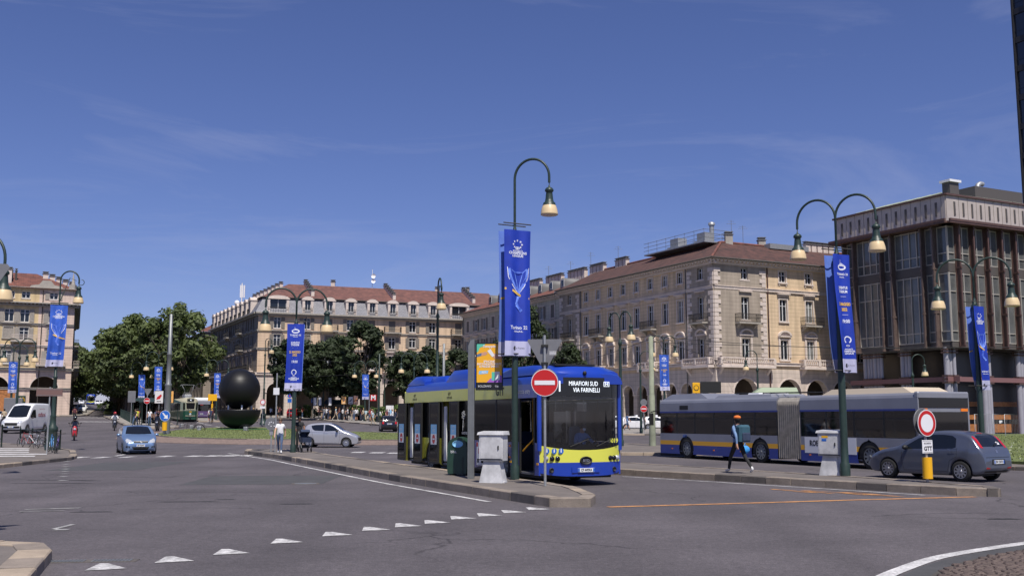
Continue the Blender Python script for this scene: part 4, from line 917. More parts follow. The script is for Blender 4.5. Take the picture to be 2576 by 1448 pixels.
# ---------------------------------------------------------------- D: dark steel and glass office block
DP = Vector((at(2405,1052,108).x, 108.0)); LD = 14.9; RD = 30.0
D_ = thing('office_block', 'dark glass and rust-brown steel office block with pale attic and green copper roof', 'building', (DP.x,DP.y,gz(*DP)))
Dl = Facade(D_, DP+u2*LD, -u2); Dr = Facade(D_, DP, w2)
mat('d_panel', (.3,.27,.24), .5, metal=.4, var=.15, vscale=1); mat('d_frame', (.42,.39,.35), .5, metal=.2); mat('d_dark', (.085,.075,.07), .6); mat('d_brown', (.12,.085,.075), .5, var=.3, vscale=2); mat('d_rust', (.1,.055,.047), .55, var=.2, vscale=2)
mat('d_glass', (.13,.135,.138), .08, spec=.7, var=.5, vscale=.25); mat('copper', (.3,.34,.27), .6, var=.2, vscale=1.5); mat('d_attic', (.48,.42,.38), .55, metal=.15, var=.14, vscale=.8); mat('d_pink', (.2,.1,.1), .6); mat('d_col', (.33,.32,.36), .5, var=.1, vscale=2)
zd = D_.location.z
def d_face(F, L, fins, wide, seed, fm='d_rust'):
    rr = random.Random(seed)
    F.part('spandrel', MB().box(0,L,.0,.3,9.3,9.9), 'd_dark'); F.part('spandrel', MB().box(0,L,-.05,.3,17.2,18.2), 'd_dark')
    b = MB(); b.box(-.9,L+.9,-1.3,.4,22.25,22.45); b.box(-.9,L+.9,-1.35,-1.1,22.45,22.7); F.part('ledge', b, 'd_rust')
    b = MB(); b.box(-.5,L+.5,-.6,.3,22.45,25.3); F.part('attic', b, 'd_attic')
    n = int(L/1.35)
    for k in range(n):
        x = (k+.5)*L/n; s = MB(); s.box(x-.12,x+.12,-.66,-.595,23.2,24.7); F.part('attic_slit', s, 'd_dark')
        t = MB(); t.box(x+L/n/2-.02,x+L/n/2+.02,-.63,-.6,22.6,25.3); F.part('panel_joint', t, 'd_panel')
    b = MB(); b.box(-.7,L+.7,-.8,.3,25.3,25.5); F.part('parapet', b, 'd_rust')
    for a, c in wide:
        np = max(1, round((c-a)/.9))
        for z0, z1, tr in ((9.9,17.2,(11.0,15.2)),(18.2,22.2,(19.3,))):
            fr = MB(); w = (c-a)/np
            for k in range(np+1): x = a+k*w; fr.box(x-.05,x+.05,-.06,.1,z0,z1)
            for zz in (z0+.05,z1-.1,*tr): fr.box(a,c,-.04,.1,zz-.05,zz+.05)
            o = F.part('window', fr, 'd_frame')
            for k in range(np):
                zs = [z0,*tr,z1]
                for zl, zh in zip(zs, zs[1:]):
                    p = MB(); t = rr.uniform(-.012,.012); p.quad((a+k*w+.04,.06+t,zl),(a+(k+1)*w-.04,.06-t,zl),(a+(k+1)*w-.04,.06-t*.5,zh),(a+k*w+.04,.06+t*.5,zh)); p.build('pane', 'd_glass', o)
    for x in fins:
        b = MB(); b.box(x-.09,x+.09,-.7,-.55,9.3,22.3); b.box(x-.03,x+.03,-.6,-.1,9.3,22.3); b.box(x-.12,x+.12,-.15,0,9.3,22.3)
        for zz in (9.4,13.0,17.7,22.0): b.box(x-.1,x+.1,-.8,0,zz-.1,zz+.1)
        F.part('steel_fin', b, fm)
    b = MB(); b.box(-.2,L+.2,.6,.9,5.75,6.25); F.part('beam', b, 'd_pink')
tl = lambda px: LD-tpx(DP, u2, px)
zx = lambda x: (2700+x/1.766)/1.376
fl = sorted([tl(zx(x)) for x in (447,508,677,745,935,1008)])
d_face(Dl, LD, fl, [(0.05,fl[0]-.1),(fl[0]+.1,fl[1]-.1),(fl[1]+.1,fl[2]-.1),(fl[2]+.1,fl[3]-.1),(fl[3]+.1,fl[4]-.1),(fl[4]+.1,fl[5]-.1),(fl[5]+.1,LD-.05)], 3, 'd_brown')
fr_ = [1.1+2.25*k for k in range(13)]
d_face(Dr, RD, fr_, [(.05,1.0)]+[(a+.1,a+2.15) for a in fr_], 4)
inD = lambda a, b: DP+w2*a+u2*b
back_box(D_, [inD(.3,.3), inD(RD,.3), inD(RD,LD), inD(.3,LD)], 9.35, 25.2, 'd_dark'); back_box(D_, [inD(4,4), inD(RD-1,4), inD(RD-1,LD-1.5), inD(4,LD-1.5)], zd-.5, 9.3, 'shopfront')
for F, L, xs in ((Dl, LD, [tl(zx(x)) for x in (515,575,745,1015)]), (Dr, RD, [.6,6.2,11.8,17.4,23,28.6])):
    for x in xs:
        b = MB()
        for dx, r_ in ((-.42,.3),(.1,.22),(.5,.2)): b.tube([(dx,1.0,zd-.3),(dx,1.0,9.35)], r_, 10)
        o = F.part('column', b, 'd_col'); o.location = F.loc(x,0,0)
        c = MB()
        for zz in (6.35,6.0,5.65,9.1,8.8): c.box(-.8,.75,.62,1.38,zz-.08,zz+.08)
        c.build('collar', 'd_rust', o)
T3 = lambda a, b, z: tuple((inD(a,b)-DP).to_3d()+Vector((0,0,z-zd)))
roof_mesh('roof', [[T3(-.6,LD+.5,25.5),T3(-.6,-.6,25.5),T3(5,4.5,27.1),T3(5,LD-3,27.1)],[T3(-.6,-.6,25.5),T3(RD,-.6,25.5),T3(RD,4.5,27.1),T3(5,4.5,27.1)],[T3(RD,LD+.5,25.5),T3(-.6,LD+.5,25.5),T3(5,LD-3,27.1),T3(RD,LD-3,27.1)],[T3(5,4.5,27.1),T3(RD,4.5,27.1),T3(RD,LD-3,27.1),T3(5,LD-3,27.1)]], 'copper', D_)
for k in range(24):
    x = k*1.25; b = MB(); b.tube([T3(x,-.6,25.55),T3(min(RD,x+0),4.5,27.15)], .03, 4) if x > 5 else None
    if b.v: b.build('roof_seam', 'copper', D_)
for k in range(9): y = k*1.5; b = MB(); b.tube([T3(-.6,y,25.55),T3(5,max(4.5,min(y,LD-3)),27.15)], .03, 4); b.build('roof_seam', 'copper', D_)
b = MB(); b.box(-.7,.7,-.5,.5,-.4,1.0,1); b.box(-.9,.9,-.7,.7,1.0,1.25); b.build('roof_vent', ['sign_white','d_dark'], D_, T3(2.2,1.0,26.2), math.atan2(w2.y,w2.x))
b = MB(); b.tube([(0,0,-1),(0,0,.9),(.15,0,1.3),(.5,0,1.5),(.9,0,1.45)], .28, 8); b.build('roof_flue', 'galv', D_, T3(9,3,26.8), .4)
b = MB(); b.box(8,16,2.5,6,26.2,27.8); b.build('roof_hut', 'd_dark', D_, T3(0,0,zd) if 0 else (0,0,-zd), math.atan2(w2.y,w2.x))
# boards, railings and wooden cladding under the office block
b = MB(); b.box(2,14,2.2,2.3,zd+.2,zd+1.1); b.box(2,14,2.2,2.3,zd+3.0,zd+3.5); b.box(2,14,2.2,2.3,zd+1.6,zd+2.1); o = Dr.part('timber_rails', b, 'wood_orange')
# ---------------------------------------------------------------- dark tower behind, at the right edge
tp = at(2546,20,152); tp = Vector((tp.x-U.x*22, 152-U.y*22, 0)); TW = thing('office_tower', 'tall dark glass office tower rising behind the steel office block', 'building', (tp.x,tp.y,gz(tp.x,tp.y)))
Ft = Facade(TW, Vector((tp.x,tp.y)), w2); Ft2 = Facade(TW, Vector((tp.x,tp.y))+u2*22, -u2)
mat('t_dark', (.018,.018,.022), .5); mat('t_glass', (.02,.028,.045), .06, spec=.7)
for F, L in ((Ft,26.4),(Ft2,22)):
    b = MB(); nfl = 17
    for k in range(nfl+1): b.box(0,L,-.08,.2,k*4.5+.1,k*4.5+1.0)
    nb = int(L/2.2)
    for k in range(nb+1): b.box(k*L/nb-.1,k*L/nb+.1,-.3,.2,0,nfl*4.5+1)
    o = F.part('curtain_wall', b, 't_dark')
    for j in range(nfl):
        for k in range(nb): 
            z = j*4.5+1.0; q = MB(); q.quad((k*L/nb+.1,.1,z+1.0),((k+1)*L/nb-.1,.1,z+1.0),((k+1)*L/nb-.1,.1,z+3.6),(k*L/nb+.1,.1,z+3.6)); q.box(k*L/nb+.1,(k+1)*L/nb-.1,.04,.12,z+.92,z+1.0); q.quad((k*L/nb+.1,.1,z),((k+1)*L/nb-.1,.1,z),((k+1)*L/nb-.1,.1,z+.92),(k*L/nb+.1,.1,z+.92))
            q.build('pane', 't_glass', o)
inT = lambda a, b: Vector((tp.x,tp.y))+w2*a+u2*b
back_box(TW, [inT(.25,.25), inT(26.4,.25), inT(26.4,22), inT(.25,22)], 0, 77, 't_dark')
# ================================================================ VEHICLES
def paint(name, col, metal=.35, rough=.32):
    return mat(name, col, rough, metal=metal, coat=.7)
def lerp_prof(prof, x):
    if x <= prof[0][0]: return prof[0][1]
    for (a, za), (b, zb) in zip(prof, prof[1:]):
        if x <= b:
            t = (x-a)/(b-a) if b > a else 1
            return za+(zb-za)*t
    return prof[-1][1]
def smooth_prof(prof, n=8):
    P = spline(prof, n, False); out = []
    for p in P:
        if not out or p.x > out[-1][0]+1e-4: out.append((p.x, p.y))
    return out
def car_body(L, HW, top, bot, belt, tumble, arches, R, taper_f=(.9,.2), taper_r=(.6,.14), rc=.1, crown=.03, n=84, belly=.05):
    """lofted shell; x runs from the front (0) back to L in the tables, local +X is forward"""
    tp = smooth_prof(top); bt = smooth_prof(bot)
    def hw(x):
        f = max(0, (taper_f[0]-x)/taper_f[0]); r = max(0, (x-(L-taper_r[0]))/taper_r[0]); return HW*(1-taper_f[1]*f**2.4-taper_r[1]*r**2.4)
    def zb(x):
        z = lerp_prof(bt, x)
        for a, zc in arches:
            if abs(x-a) < R: z = max(z, zc+math.sqrt(R*R-(x-a)**2))
        return z
    xs = sorted({0.0, L, *[L*(.5-.5*math.cos(math.pi*k/n)) for k in range(n+1)], *[a+R*math.sin(math.pi*(k/12-.5))*.9999 for a, _ in arches for k in range(13)]})
    b = MB(); rings = []; NS, NC, NT = 9, 4, 4
    for x in xs:
        z0 = zb(x); zt = lerp_prof(tp, x); zt = max(zt, z0+.04); r = min(rc, (zt-z0)*.4); h = hw(x); ring = []
        def Wz(z):
            if z < belt: return h*(1-belly*((belt-z)/belt)**2)
            return h-(z-belt)*tumble
        for k in range(NS+1):
            z = z0+(zt-r-z0)*k/NS; ring.append((Wz(z), z))
        w_ = Wz(zt-r)
        for k in range(1, NC+1):
            a = math.pi/2*k/NC; ring.append((w_-r+r*math.cos(a), zt-r+r*math.sin(a)))
        wt = w_-r
        for k in range(1, NT+1): y = wt*(1-k/NT); ring.append((y, zt+crown*(1-(y/max(wt,.01))**2)))
        full = [(L/2-x, -y, z) for y, z in ring]+[(L/2-x, y, z) for y, z in ring[-2::-1]]
        rings.append(full)
    m = len(rings[0]); vs = [p for r in rings for p in r]; fs = []
    for i in range(len(rings)-1):
        for k in range(m-1): fs.append((i*m+k, i*m+k+1, (i+1)*m+k+1, (i+1)*m+k))
        fs.append((i*m+m-1, i*m, (i+1)*m, (i+1)*m+m-1))
    b.add(vs, fs, 0, True); b.add(rings[0], [tuple(range(m))]); b.add(rings[-1], [tuple(range(m-1,-1,-1))])
    bv = BVHTree.FromPolygons([Vector(v) for v in b.v], b.f)
    return b, bv
WHL = {}
def wheel(parent, x, y, r, w, spokes=8, rim='steel', key='std'):
    k = (round(r,3), round(w,3), spokes, rim)
    if k not in WHL:
        T = Matrix.Rotation(-math.pi/2, 4, 'X')
        t = MB(); t.lathe([(r*.66,-w/2),(r*.9,-w/2),(r*.98,-w*.4),(r,-w*.2),(r,w*.2),(r*.98,w*.4),(r*.9,w/2),(r*.66,w/2),(r*.6,w*.2)], 28, mx=T)
        h = MB(); h.lathe([(r*.67,-w/2-.003),(r*.63,-w/2+.012),(r*.62,-w*.2),(r*.1,-w*.25)], 28, 1, mx=T); h.lathe([(0,-w/2+.0),(r*.14,-w/2+.002),(r*.15,-w*.3)], 14, mx=T)
        for j in range(spokes):
            a = 2*math.pi*j/spokes; M = T @ Matrix.Rotation(a, 4, 'Z'); ww = .11*r if spokes > 6 else .16*r
            h.add([(r*.12,-ww,-w*.46),(r*.65,-ww*.7,-w*.47),(r*.65,ww*.7,-w*.47),(r*.12,ww,-w*.46),(r*.12,-ww,-w*.3),(r*.65,-ww*.7,-w*.36),(r*.65,ww*.7,-w*.36),(r*.12,ww,-w*.3)], [(0,3,2,1),(0,1,5,4),(2,3,7,6),(1,2,6,5)], 0, False, M)
        h.lathe([(r*.67,-w/2-.004),(r*.6,-w/2-.002)], 28, 0, mx=T)
        WHL[k] = (t.mesh('tyre','rubber'), h.mesh('rim',[rim,'black']))
    t, h = WHL[k]
    o = obj('wheel', t, parent, (x,y,r)); q = obj('rim', h, o)
    if y > 0: o.rotation_euler = (0,0,math.pi)
    return o
def plate(parent, txt, x, z, facing=1, w=.52, y=0):
    b = MB(); b.box(x-.012,x+.012,y-w/2,y+w/2,z-.055,z+.055); f = x+facing*.0135
    b.quad((f,y-facing*-w/2,z-.05),(f,y-facing*(-w/2+.05),z-.05),(f,y-facing*(-w/2+.05),z+.05),(f,y-facing*-w/2,z+.05),1); b.quad((f,y+facing*-w/2,z-.05),(f,y+facing*(-w/2+.05),z-.05),(f,y+facing*(-w/2+.05),z+.05),(f,y+facing*-w/2,z+.05),1)
    b.text(txt,(f+facing*.002,y,z),(0,facing,0),(0,0,1),.095,2,bold=.003,sx=.85); return b.build('number_plate', ['plate','sign_blue','ink'], parent)
def seam(parent, bv, pts, axis, w=.008, m='black'):
    b = MB()
    for p, q in zip(pts, pts[1:]):
        p = Vector(p); q = Vector(q); d = (q-p).normalized(); n = Vector((-d.y,d.x))*w/2
        v, f = project(bv, [tuple(p+n),tuple(q+n),tuple(q-n),tuple(p-n)], axis, .003, .09); b.add(v, f, 0, True)
    return b.build('door_seam', m, parent)
def mirrored(fn): fn('-y', -1); fn('+y', 1)
def car(name, label, cat, loc, rz, spec, colour, plate_txt='', group=None):
    t = thing(name, label, cat, loc, rz, group); S = spec; L = S['L']; X = lambda x: L/2-x
    b, bv = car_body(L, S['HW'], S['top'], S['bot'], S['belt'], S['tumble'], [(S['xf'], S['r']), (S['xr'], S['r'])], S['r']+.055, rc=S.get('rc',.1), taper_f=S.get('tf',(.9,.2)), taper_r=S.get('tr',(.6,.14)), n=S.get('n',84))
    b.build('body', colour, t)
    for x in (S['xf'], S['xr']):
        for s in (-1,1): wheel(t, X(x), s*(S['HW']-.1), S['r'], S.get('ww',.2), S.get('spokes',8), S.get('rim','steel'))
    w = MB()
    for x in (S['xf'], S['xr']):
        for s in (-1,1): w.box(X(x)-S['r']-.06,X(x)+S['r']+.06,min(s*(S['HW']-.36),s*(S['HW']-.14)),max(s*(S['HW']-.36),s*(S['HW']-.14)),.2,S['r']*2+.08)
    w.box(-L/2+.45,L/2-.45,-S['HW']+.36,S['HW']-.36,.16,.34); stuff(w.build('wheel_wells', 'black', t))
    px = lambda P: [(X(x), z) for x, z in P]
    def sides(ax, s):
        for P in S['side_glass']: wrap('side_window', bv, px(P), ax, 'car_glass', t, .004)
        for P in S.get('side_black', []): wrap('pillar_trim', bv, px(P), ax, 'black', t, .003)
        for P in S.get('seams', []): seam(t, bv, px(P), ax)
        for x, z in S.get('handles', []):
            v, f = project(bv, px([(x-.11,z-.018),(x+.11,z-.014),(x+.11,z+.016),(x-.11,z+.016)]), ax, .018, .1); MB().add(v,f).build('door_handle', colour, t)
        if 'mirror' in S:
            mx_, mz = S['mirror']; m = MB(); y = s*(S['HW']-(mz-S['belt'])*S['tumble'] if mz > S['belt'] else S['HW']); m.sphere((X(mx_), y+s*.13, mz), .1, 0, 7, (.8,1.1,.75)); m.box(X(mx_)-.03,X(mx_)+.03,min(y-s*.06,y+s*.08),max(y-s*.06,y+s*.08),mz-.05,mz-.01,1); m.build('wing_mirror', [S.get('mirror_col') or colour,'black'], t)
    mirrored(sides)
    if 'windscreen' in S: wrap('windscreen', bv, [(X(x), y) for x, y in S['windscreen']], '+z', 'car_glass', t, .004)
    for nm, P, m in S.get('front', []): wrap(nm, bv, P, '+x', m, t, .005, .08)
    for nm, P, m in S.get('rear', []): wrap(nm, bv, P, '-x', m, t, .005, .08)
    for nm, P, m in S.get('top_', []): wrap(nm, bv, [(X(x), y) for x, y in P], '+z', m, t, .005, .1)
    if plate_txt:
        if S.get('plate_f'): h = bv.ray_cast(Vector((9,0,S['plate_f'])), Vector((-1,0,0)))[0]; plate(t, plate_txt, h.x+.012, S['plate_f'], 1)
        if S.get('plate_r'): h = bv.ray_cast(Vector((-9,0,S['plate_r'])), Vector((1,0,0)))[0]; plate(t, plate_txt, h.x-.012, S['plate_r'], -1)
    return t, bv
def sym(P): return [(-y, z) for y, z in reversed(P)]
# grey hatchback (seen from behind)
punto = dict(L=4.06, HW=.845, belt=.93, tumble=.34, r=.31, xf=.82, xr=3.33, tf=(.9,.24), tr=(.55,.17), rc=.11, spokes=10,
  top=[(0,.5),(.06,.66),(.25,.78),(.6,.9),(1.0,.985),(1.2,1.03),(1.55,1.22),(1.95,1.4),(2.3,1.475),(2.7,1.49),(3.15,1.465),(3.5,1.4),(3.68,1.3),(3.85,1.1),(3.95,.98),(4.02,.86),(4.06,.62)],
  bot=[(0,.36),(.15,.24),(.5,.2),(2,.19),(3.6,.22),(3.95,.3),(4.06,.42)],
  side_glass=[[(1.42,.99),(1.5,1.04),(1.9,1.27),(2.25,1.375),(2.28,.97),(1.6,.95)],[(2.36,.97),(2.34,1.385),(2.75,1.395),(3.05,1.36),(3.18,1.28),(3.2,1.02),(3.1,.99)]],
  side_black=[[(2.275,.97),(2.255,1.38),(2.345,1.39),(2.365,.97)]],
  seams=[[(1.35,.95),(1.32,.6),(1.4,.28)],[(2.32,.96),(2.33,.3)],[(3.24,1.0),(3.22,.75),(2.98,.62),(2.9,.3)],[(1.4,.3),(2.9,.3)],[(1.35,.945),(3.25,.975)]], handles=[(2.2,.86),(3.08,.9)], mirror=(1.55,.99), mirror_col='black',
  windscreen=[(1.3,-.62),(1.26,0),(1.3,.62),(2.0,.5),(2.06,0),(2.0,-.5)],
  rear=[('rear_window',[(-.56,1.05),(.56,1.05),(.5,1.33),(.42,1.38),(-.42,1.38),(-.5,1.33)],'car_glass'),('tail_light',[(.58,1.0),(.69,1.02),(.66,1.33),(.57,1.37),(.54,1.26)],'red_light'),('tail_light',sym([(.58,1.0),(.69,1.02),(.66,1.33),(.57,1.37),(.54,1.26)]),'red_light'),
   ('reflector',[(.45,.38),(.66,.4),(.66,.45),(.45,.43)],'red_light'),('reflector',sym([(.45,.38),(.66,.4),(.66,.45),(.45,.43)]),'red_light'),('plate_recess',[(-.36,.52),(.36,.52),(.33,.68),(-.33,.68)],'black'),
   ('tailgate_seam',[(-.62,.73),(.62,.73),(.62,.742),(-.62,.742)],'black'),('badge',[(-.045,.86),(.045,.86),(.045,.95),(-.045,.95)],'steel'),('lower_bumper',[(-.6,.28),(.6,.28),(.62,.335),(-.62,.335)],'black'),('brake_lamp',[(-.14,1.425),(.14,1.425),(.13,1.445),(-.13,1.445)],'red_light')],
  front=[('headlight',[(.42,.62),(.68,.64),(.66,.78),(.5,.76)],'clear_light'),('headlight',sym([(.42,.62),(.68,.64),(.66,.78),(.5,.76)]),'clear_light')], plate_r=.6)
paint('paint_graphite', (.12,.135,.18), .5, .28)
pf_ = Vector((12.05,33.6)); pr_ = Vector((13.5,31.5)); fw = (pf_-pr_).normalized(); ctr = (pf_+pr_)/2+Vector((fw.y,-fw.x))*.75
c_, bvp = car('hatchback_car', 'dark grey hatchback driving beside the striped articulated bus', 'car', (ctr.x,ctr.y,0), math.atan2(fw.y,fw.x), punto, 'paint_graphite', 'EW 276TD')
b = MB(); b.tube([(-1.93,.02,1.08),(-1.86,-.34,1.22)], .012, 5); b.build('rear_wiper', 'black', c_)
v, f = project(bvp, [(-.42,1.1),(-.28,1.1),(-.28,1.18),(-.42,1.18)], '-x', .008); MB().add(v,f).build('sticker', 'sign_white', c_)
# light blue hatchback (seen from the front)
corsa = dict(L=4.0, HW=.86, belt=.95, tumble=.33, r=.31, xf=.85, xr=3.36, tf=(.9,.26), tr=(.6,.16), rc=.11, spokes=7,
  top=[(0,.5),(.05,.64),(.2,.76),(.55,.9),(.95,.99),(1.15,1.04),(1.5,1.25),(1.85,1.42),(2.2,1.485),(2.6,1.49),(3.1,1.45),(3.5,1.36),(3.75,1.18),(3.9,.98),(3.97,.8),(4.0,.6)],
  bot=[(0,.34),(.12,.22),(.5,.19),(2,.18),(3.6,.2),(3.9,.28),(4.0,.4)],
  side_glass=[[(1.35,1.0),(1.8,1.27),(2.1,1.385),(2.2,.99)],[(2.28,.99),(2.2,1.39),(2.7,1.395),(3.1,1.33),(3.25,1.1),(3.1,1.02)]], side_black=[[(2.19,.99),(2.11,1.385),(2.205,1.39),(2.285,.99)]],
  seams=[[(1.3,.97),(1.28,.6),(1.36,.26)],[(2.24,.98),(2.26,.28)],[(3.2,1.02),(3.1,.7),(2.9,.28)]], handles=[(2.1,.88),(3.0,.92)], mirror=(1.5,1.02),
  windscreen=[(1.2,-.66),(1.14,-.3),(1.12,0),(1.14,.3),(1.2,.66),(1.88,.53),(1.94,.2),(1.95,0),(1.94,-.2),(1.88,-.53)],
  front=[('headlight',[(.4,.64),(.7,.62),(.74,.76),(.66,.85),(.46,.75)],'clear_light'),('headlight',sym([(.4,.64),(.7,.62),(.74,.76),(.66,.85),(.46,.75)]),'clear_light'),
   ('grille',[(-.36,.62),(.36,.62),(.38,.72),(-.38,.72)],'black'),('grille_bar',[(-.38,.7),(.38,.7),(.39,.725),(-.39,.725)],'steel'),('badge',[(-.07,.655),(0,.62),(.07,.655),(.07,.7),(0,.735),(-.07,.7)],'steel'),
   ('air_intake',[(-.34,.27),(.34,.27),(.44,.42),(-.44,.42)],'black'),('fog_recess',[(.5,.36),(.72,.38),(.7,.47),(.56,.46)],'black'),('fog_recess',sym([(.5,.36),(.72,.38),(.7,.47),(.56,.46)]),'black')], plate_f=.49)
paint('paint_sky', (.19,.29,.47), .5, .3)
fl_ = Vector((.44,-.9)).normalized(); p = PG(355,1141); car('hatchback_car', 'light blue hatchback driving towards the crossing by the grass roundabout', 'car', (p.x-fl_.x*1.1-.15,p.y-fl_.y*1.1,0), math.atan2(fl_.y,fl_.x), corsa, 'paint_sky', 'DB 935MY')
# silver city car in profile
spark = dict(L=3.64, HW=.8, belt=.93, tumble=.28, r=.295, xf=.72, xr=3.1, tf=(.8,.24), tr=(.5,.14), rc=.1, spokes=12,
  top=[(0,.48),(.05,.62),(.2,.74),(.55,.9),(.8,.98),(1.05,1.1),(1.4,1.33),(1.7,1.46),(2.0,1.52),(2.5,1.52),(3.0,1.48),(3.25,1.4),(3.42,1.2),(3.55,.98),(3.61,.8),(3.64,.6)],
  bot=[(0,.34),(.12,.22),(.5,.19),(2,.18),(3.3,.22),(3.55,.3),(3.64,.42)],
  side_glass=[[(1.2,1.05),(1.55,1.3),(1.85,1.42),(2.1,1.43),(2.1,1.02)],[(2.18,1.03),(2.18,1.43),(2.7,1.42),(2.98,1.36),(2.9,1.16),(2.75,1.06)]], seams=[[(1.15,1.0),(1.12,.6),(1.2,.26)],[(2.14,1.0),(2.14,.28)],[(2.95,1.1),(2.85,.7),(2.7,.28)],[(1.2,.27),(2.7,.27)],[(.9,.9),(3.3,.98)]], handles=[(2.02,.9)], mirror=(1.3,1.04), mirror_col='black',
  windscreen=[(1.02,-.6),(.95,0),(1.02,.6),(1.72,.52),(1.78,0),(1.72,-.52)],
  front=[('headlight',[(.4,.62),(.66,.66),(.64,.86),(.5,.78)],'clear_light'),('headlight',sym([(.4,.62),(.66,.66),(.64,.86),(.5,.78)]),'clear_light'),('grille',[(-.4,.42),(.4,.42),(.42,.6),(-.42,.6)],'black')],
  rear=[('rear_window',[(-.55,1.08),(.55,1.08),(.48,1.4),(-.48,1.4)],'car_glass'),('tail_light',[(.56,.86),(.68,.88),(.66,1.1),(.56,1.08)],'red_light'),('tail_light',sym([(.56,.86),(.68,.88),(.66,1.1),(.56,1.08)]),'red_light')], plate_r=.75)
paint('paint_silver', (.46,.46,.49), .5, .3)
car('city_car', 'silver city car driving past the roundabout grass behind the pushchair', 'car', (XY(835,67.0).x,67.0,gz(XY(835,67).x,67)), -.05, spark, 'paint_silver', 'EK 512XP')
# black tiny car from behind
smart = dict(spark); smart.update(rear=[('rear_window',[(-.6,1.0),(.6,1.0),(.5,1.38),(-.5,1.38)],'car_glass'),('tail_light',[(.54,.72),(.7,.74),(.7,.95),(.54,.95)],'red_light'),('tail_light',sym([(.54,.72),(.7,.74),(.7,.95),(.54,.95)]),'red_light')])
paint('paint_black', (.012,.012,.014), .2, .25); paint('paint_red', (.4,.012,.015), .1, .3); paint('paint_white', (.7,.7,.71), 0, .35); paint('paint_blue', (.05,.12,.25), .4, .3)
hd = heading(-.42,.9)
def place_px(px, Y): p = XY(px, Y); return (p.x, p.y, p.z)
car('city_car', 'black small car with glowing red tail lamps passing the metro sign', 'car', place_px(976,104), heading(-.2,.98), smart, 'paint_black', 'FD 203LK')
rs = dict(smart); rs['n'] = 50
car('city_car', 'red small car parked by the corner pillar of the mansard palazzo', 'car', place_px(742,160), heading(.15,1), rs, 'paint_red', 'FA 118VC')
# saloon / hatch copies for the taxi rank and the avenue
far_ = dict(corsa); far_['n'] = 44
base_w, _ = car('taxi', 'white taxi behind the striding pedestrian at the arcade rank', 'taxi', place_px(1600,118), heading(.95,.1), far_, 'paint_white', 'GD 772TT', 'white taxis at the arcade rank')
b = MB(); b.box(-.12,.12,-.28,.28,1.49,1.66); b.build('roof_sign', 'sign_white', base_w)
for px, Y, a, lab in ((1650,120,.12,'white taxi behind the man in black at the rank'),(1682,121,.1,'white taxi nearest the front of the articulated bus'),(1560,119,.05,'white taxi half hidden by the blue bus windscreen side'),(1530,121,.0,'white taxi seen through the blue bus')):
    o = copy_tree(base_w); o.location = place_px(px, Y); o.rotation_euler = (0,0,a); o['label'] = lab
av, _ = car('saloon_car', 'white and blue car leaving the tree-lined street beside the left palazzo', 'car', place_px(204,188), heading(.36,-.93), far_, 'paint_white', 'EN 441HR')
o, _ = car('saloon_car', 'dark car parked against the shaded wall of the left palazzo', 'car', place_px(191,196), heading(.36,-.93), far_, 'paint_black')
for px, Y, lab in ((243,330,'white car far up the tree-lined street beside the blue bus'),(250,335,'white car parked under the last avenue tree'),(203,338,'pale car far up the tree-lined street')):
    o = copy_tree(av); o.location = place_px(px, Y); o['label'] = lab
o, _ = car('saloon_car', 'white car half hidden behind the white van at the left', 'car', place_px(-3,112), heading(.9,-.2), far_, 'paint_white', 'DW 300PL')
o, _ = car('saloon_car', 'blue-grey car crossing between the buses in front of the taxi rank', 'car', place_px(1730,104), heading(-.9,.3), far_, 'paint_silver')
# ---------------------------------------------------------------- white van
van = dict(L=5.5, HW=1.0, belt=1.35, tumble=.13, r=.35, xf=1.0, xr=4.3, tf=(.9,.22), tr=(.3,.05), rc=.14, spokes=5, ww=.23,
  top=[(0,.7),(.04,.9),(.2,1.02),(.6,1.15),(.95,1.27),(1.2,1.5),(1.6,1.95),(2.0,2.3),(2.35,2.46),(2.8,2.52),(4.5,2.53),(5.3,2.5),(5.45,2.44),(5.5,2.2)],
  bot=[(0,.42),(.1,.3),(.5,.27),(3,.3),(5.2,.34),(5.5,.44)],
  side_glass=[[(1.35,1.38),(1.75,1.78),(2.0,1.96),(2.45,1.98),(2.45,1.28),(1.5,1.28)]], seams=[[(1.28,1.3),(1.25,.5)],[(2.55,2.0),(2.57,.42)],[(2.75,2.15),(2.75,.5)],[(4.0,2.15),(4.0,1.0)]], handles=[(2.45,1.15)], mirror=(1.55,1.3), mirror_col='black',
  windscreen=[(1.06,-.82),(.98,-.4),(.96,0),(.98,.4),(1.06,.82),(1.98,.74),(2.06,0),(1.98,-.74)],
  front=[('grille',[(-.52,.62),(.52,.62),(.56,.86),(-.56,.86)],'black'),('headlight',[(.52,.78),(.86,.84),(.84,1.04),(.6,1.0)],'clear_light'),('headlight',sym([(.52,.78),(.86,.84),(.84,1.04),(.6,1.0)]),'clear_light'),('bumper',[(-.8,.4),(.8,.4),(.84,.58),(-.84,.58)],'black')], plate_f=.5)
vn, bvv = car('delivery_van', 'white delivery van with red lettering on its side behind the parked bicycles', 'van', place_px(66,91), heading(.0,-1), van, 'paint_white', 'FT 604CV')
mat('van_red', (.3,.03,.08), .5)
b = MB(); b.text('steffanel', (-.75,1.006,1.55), (-1,0,0), (0,0,1), .5, 0, bold=.01, sx=.85); b.text('il gusto dal 1960', (-.75,1.0,2.06), (-1,0,0), (0,0,1), .16, 0)
o = b.build('lettering', 'van_red', vn); o.location = (0,.012,0)
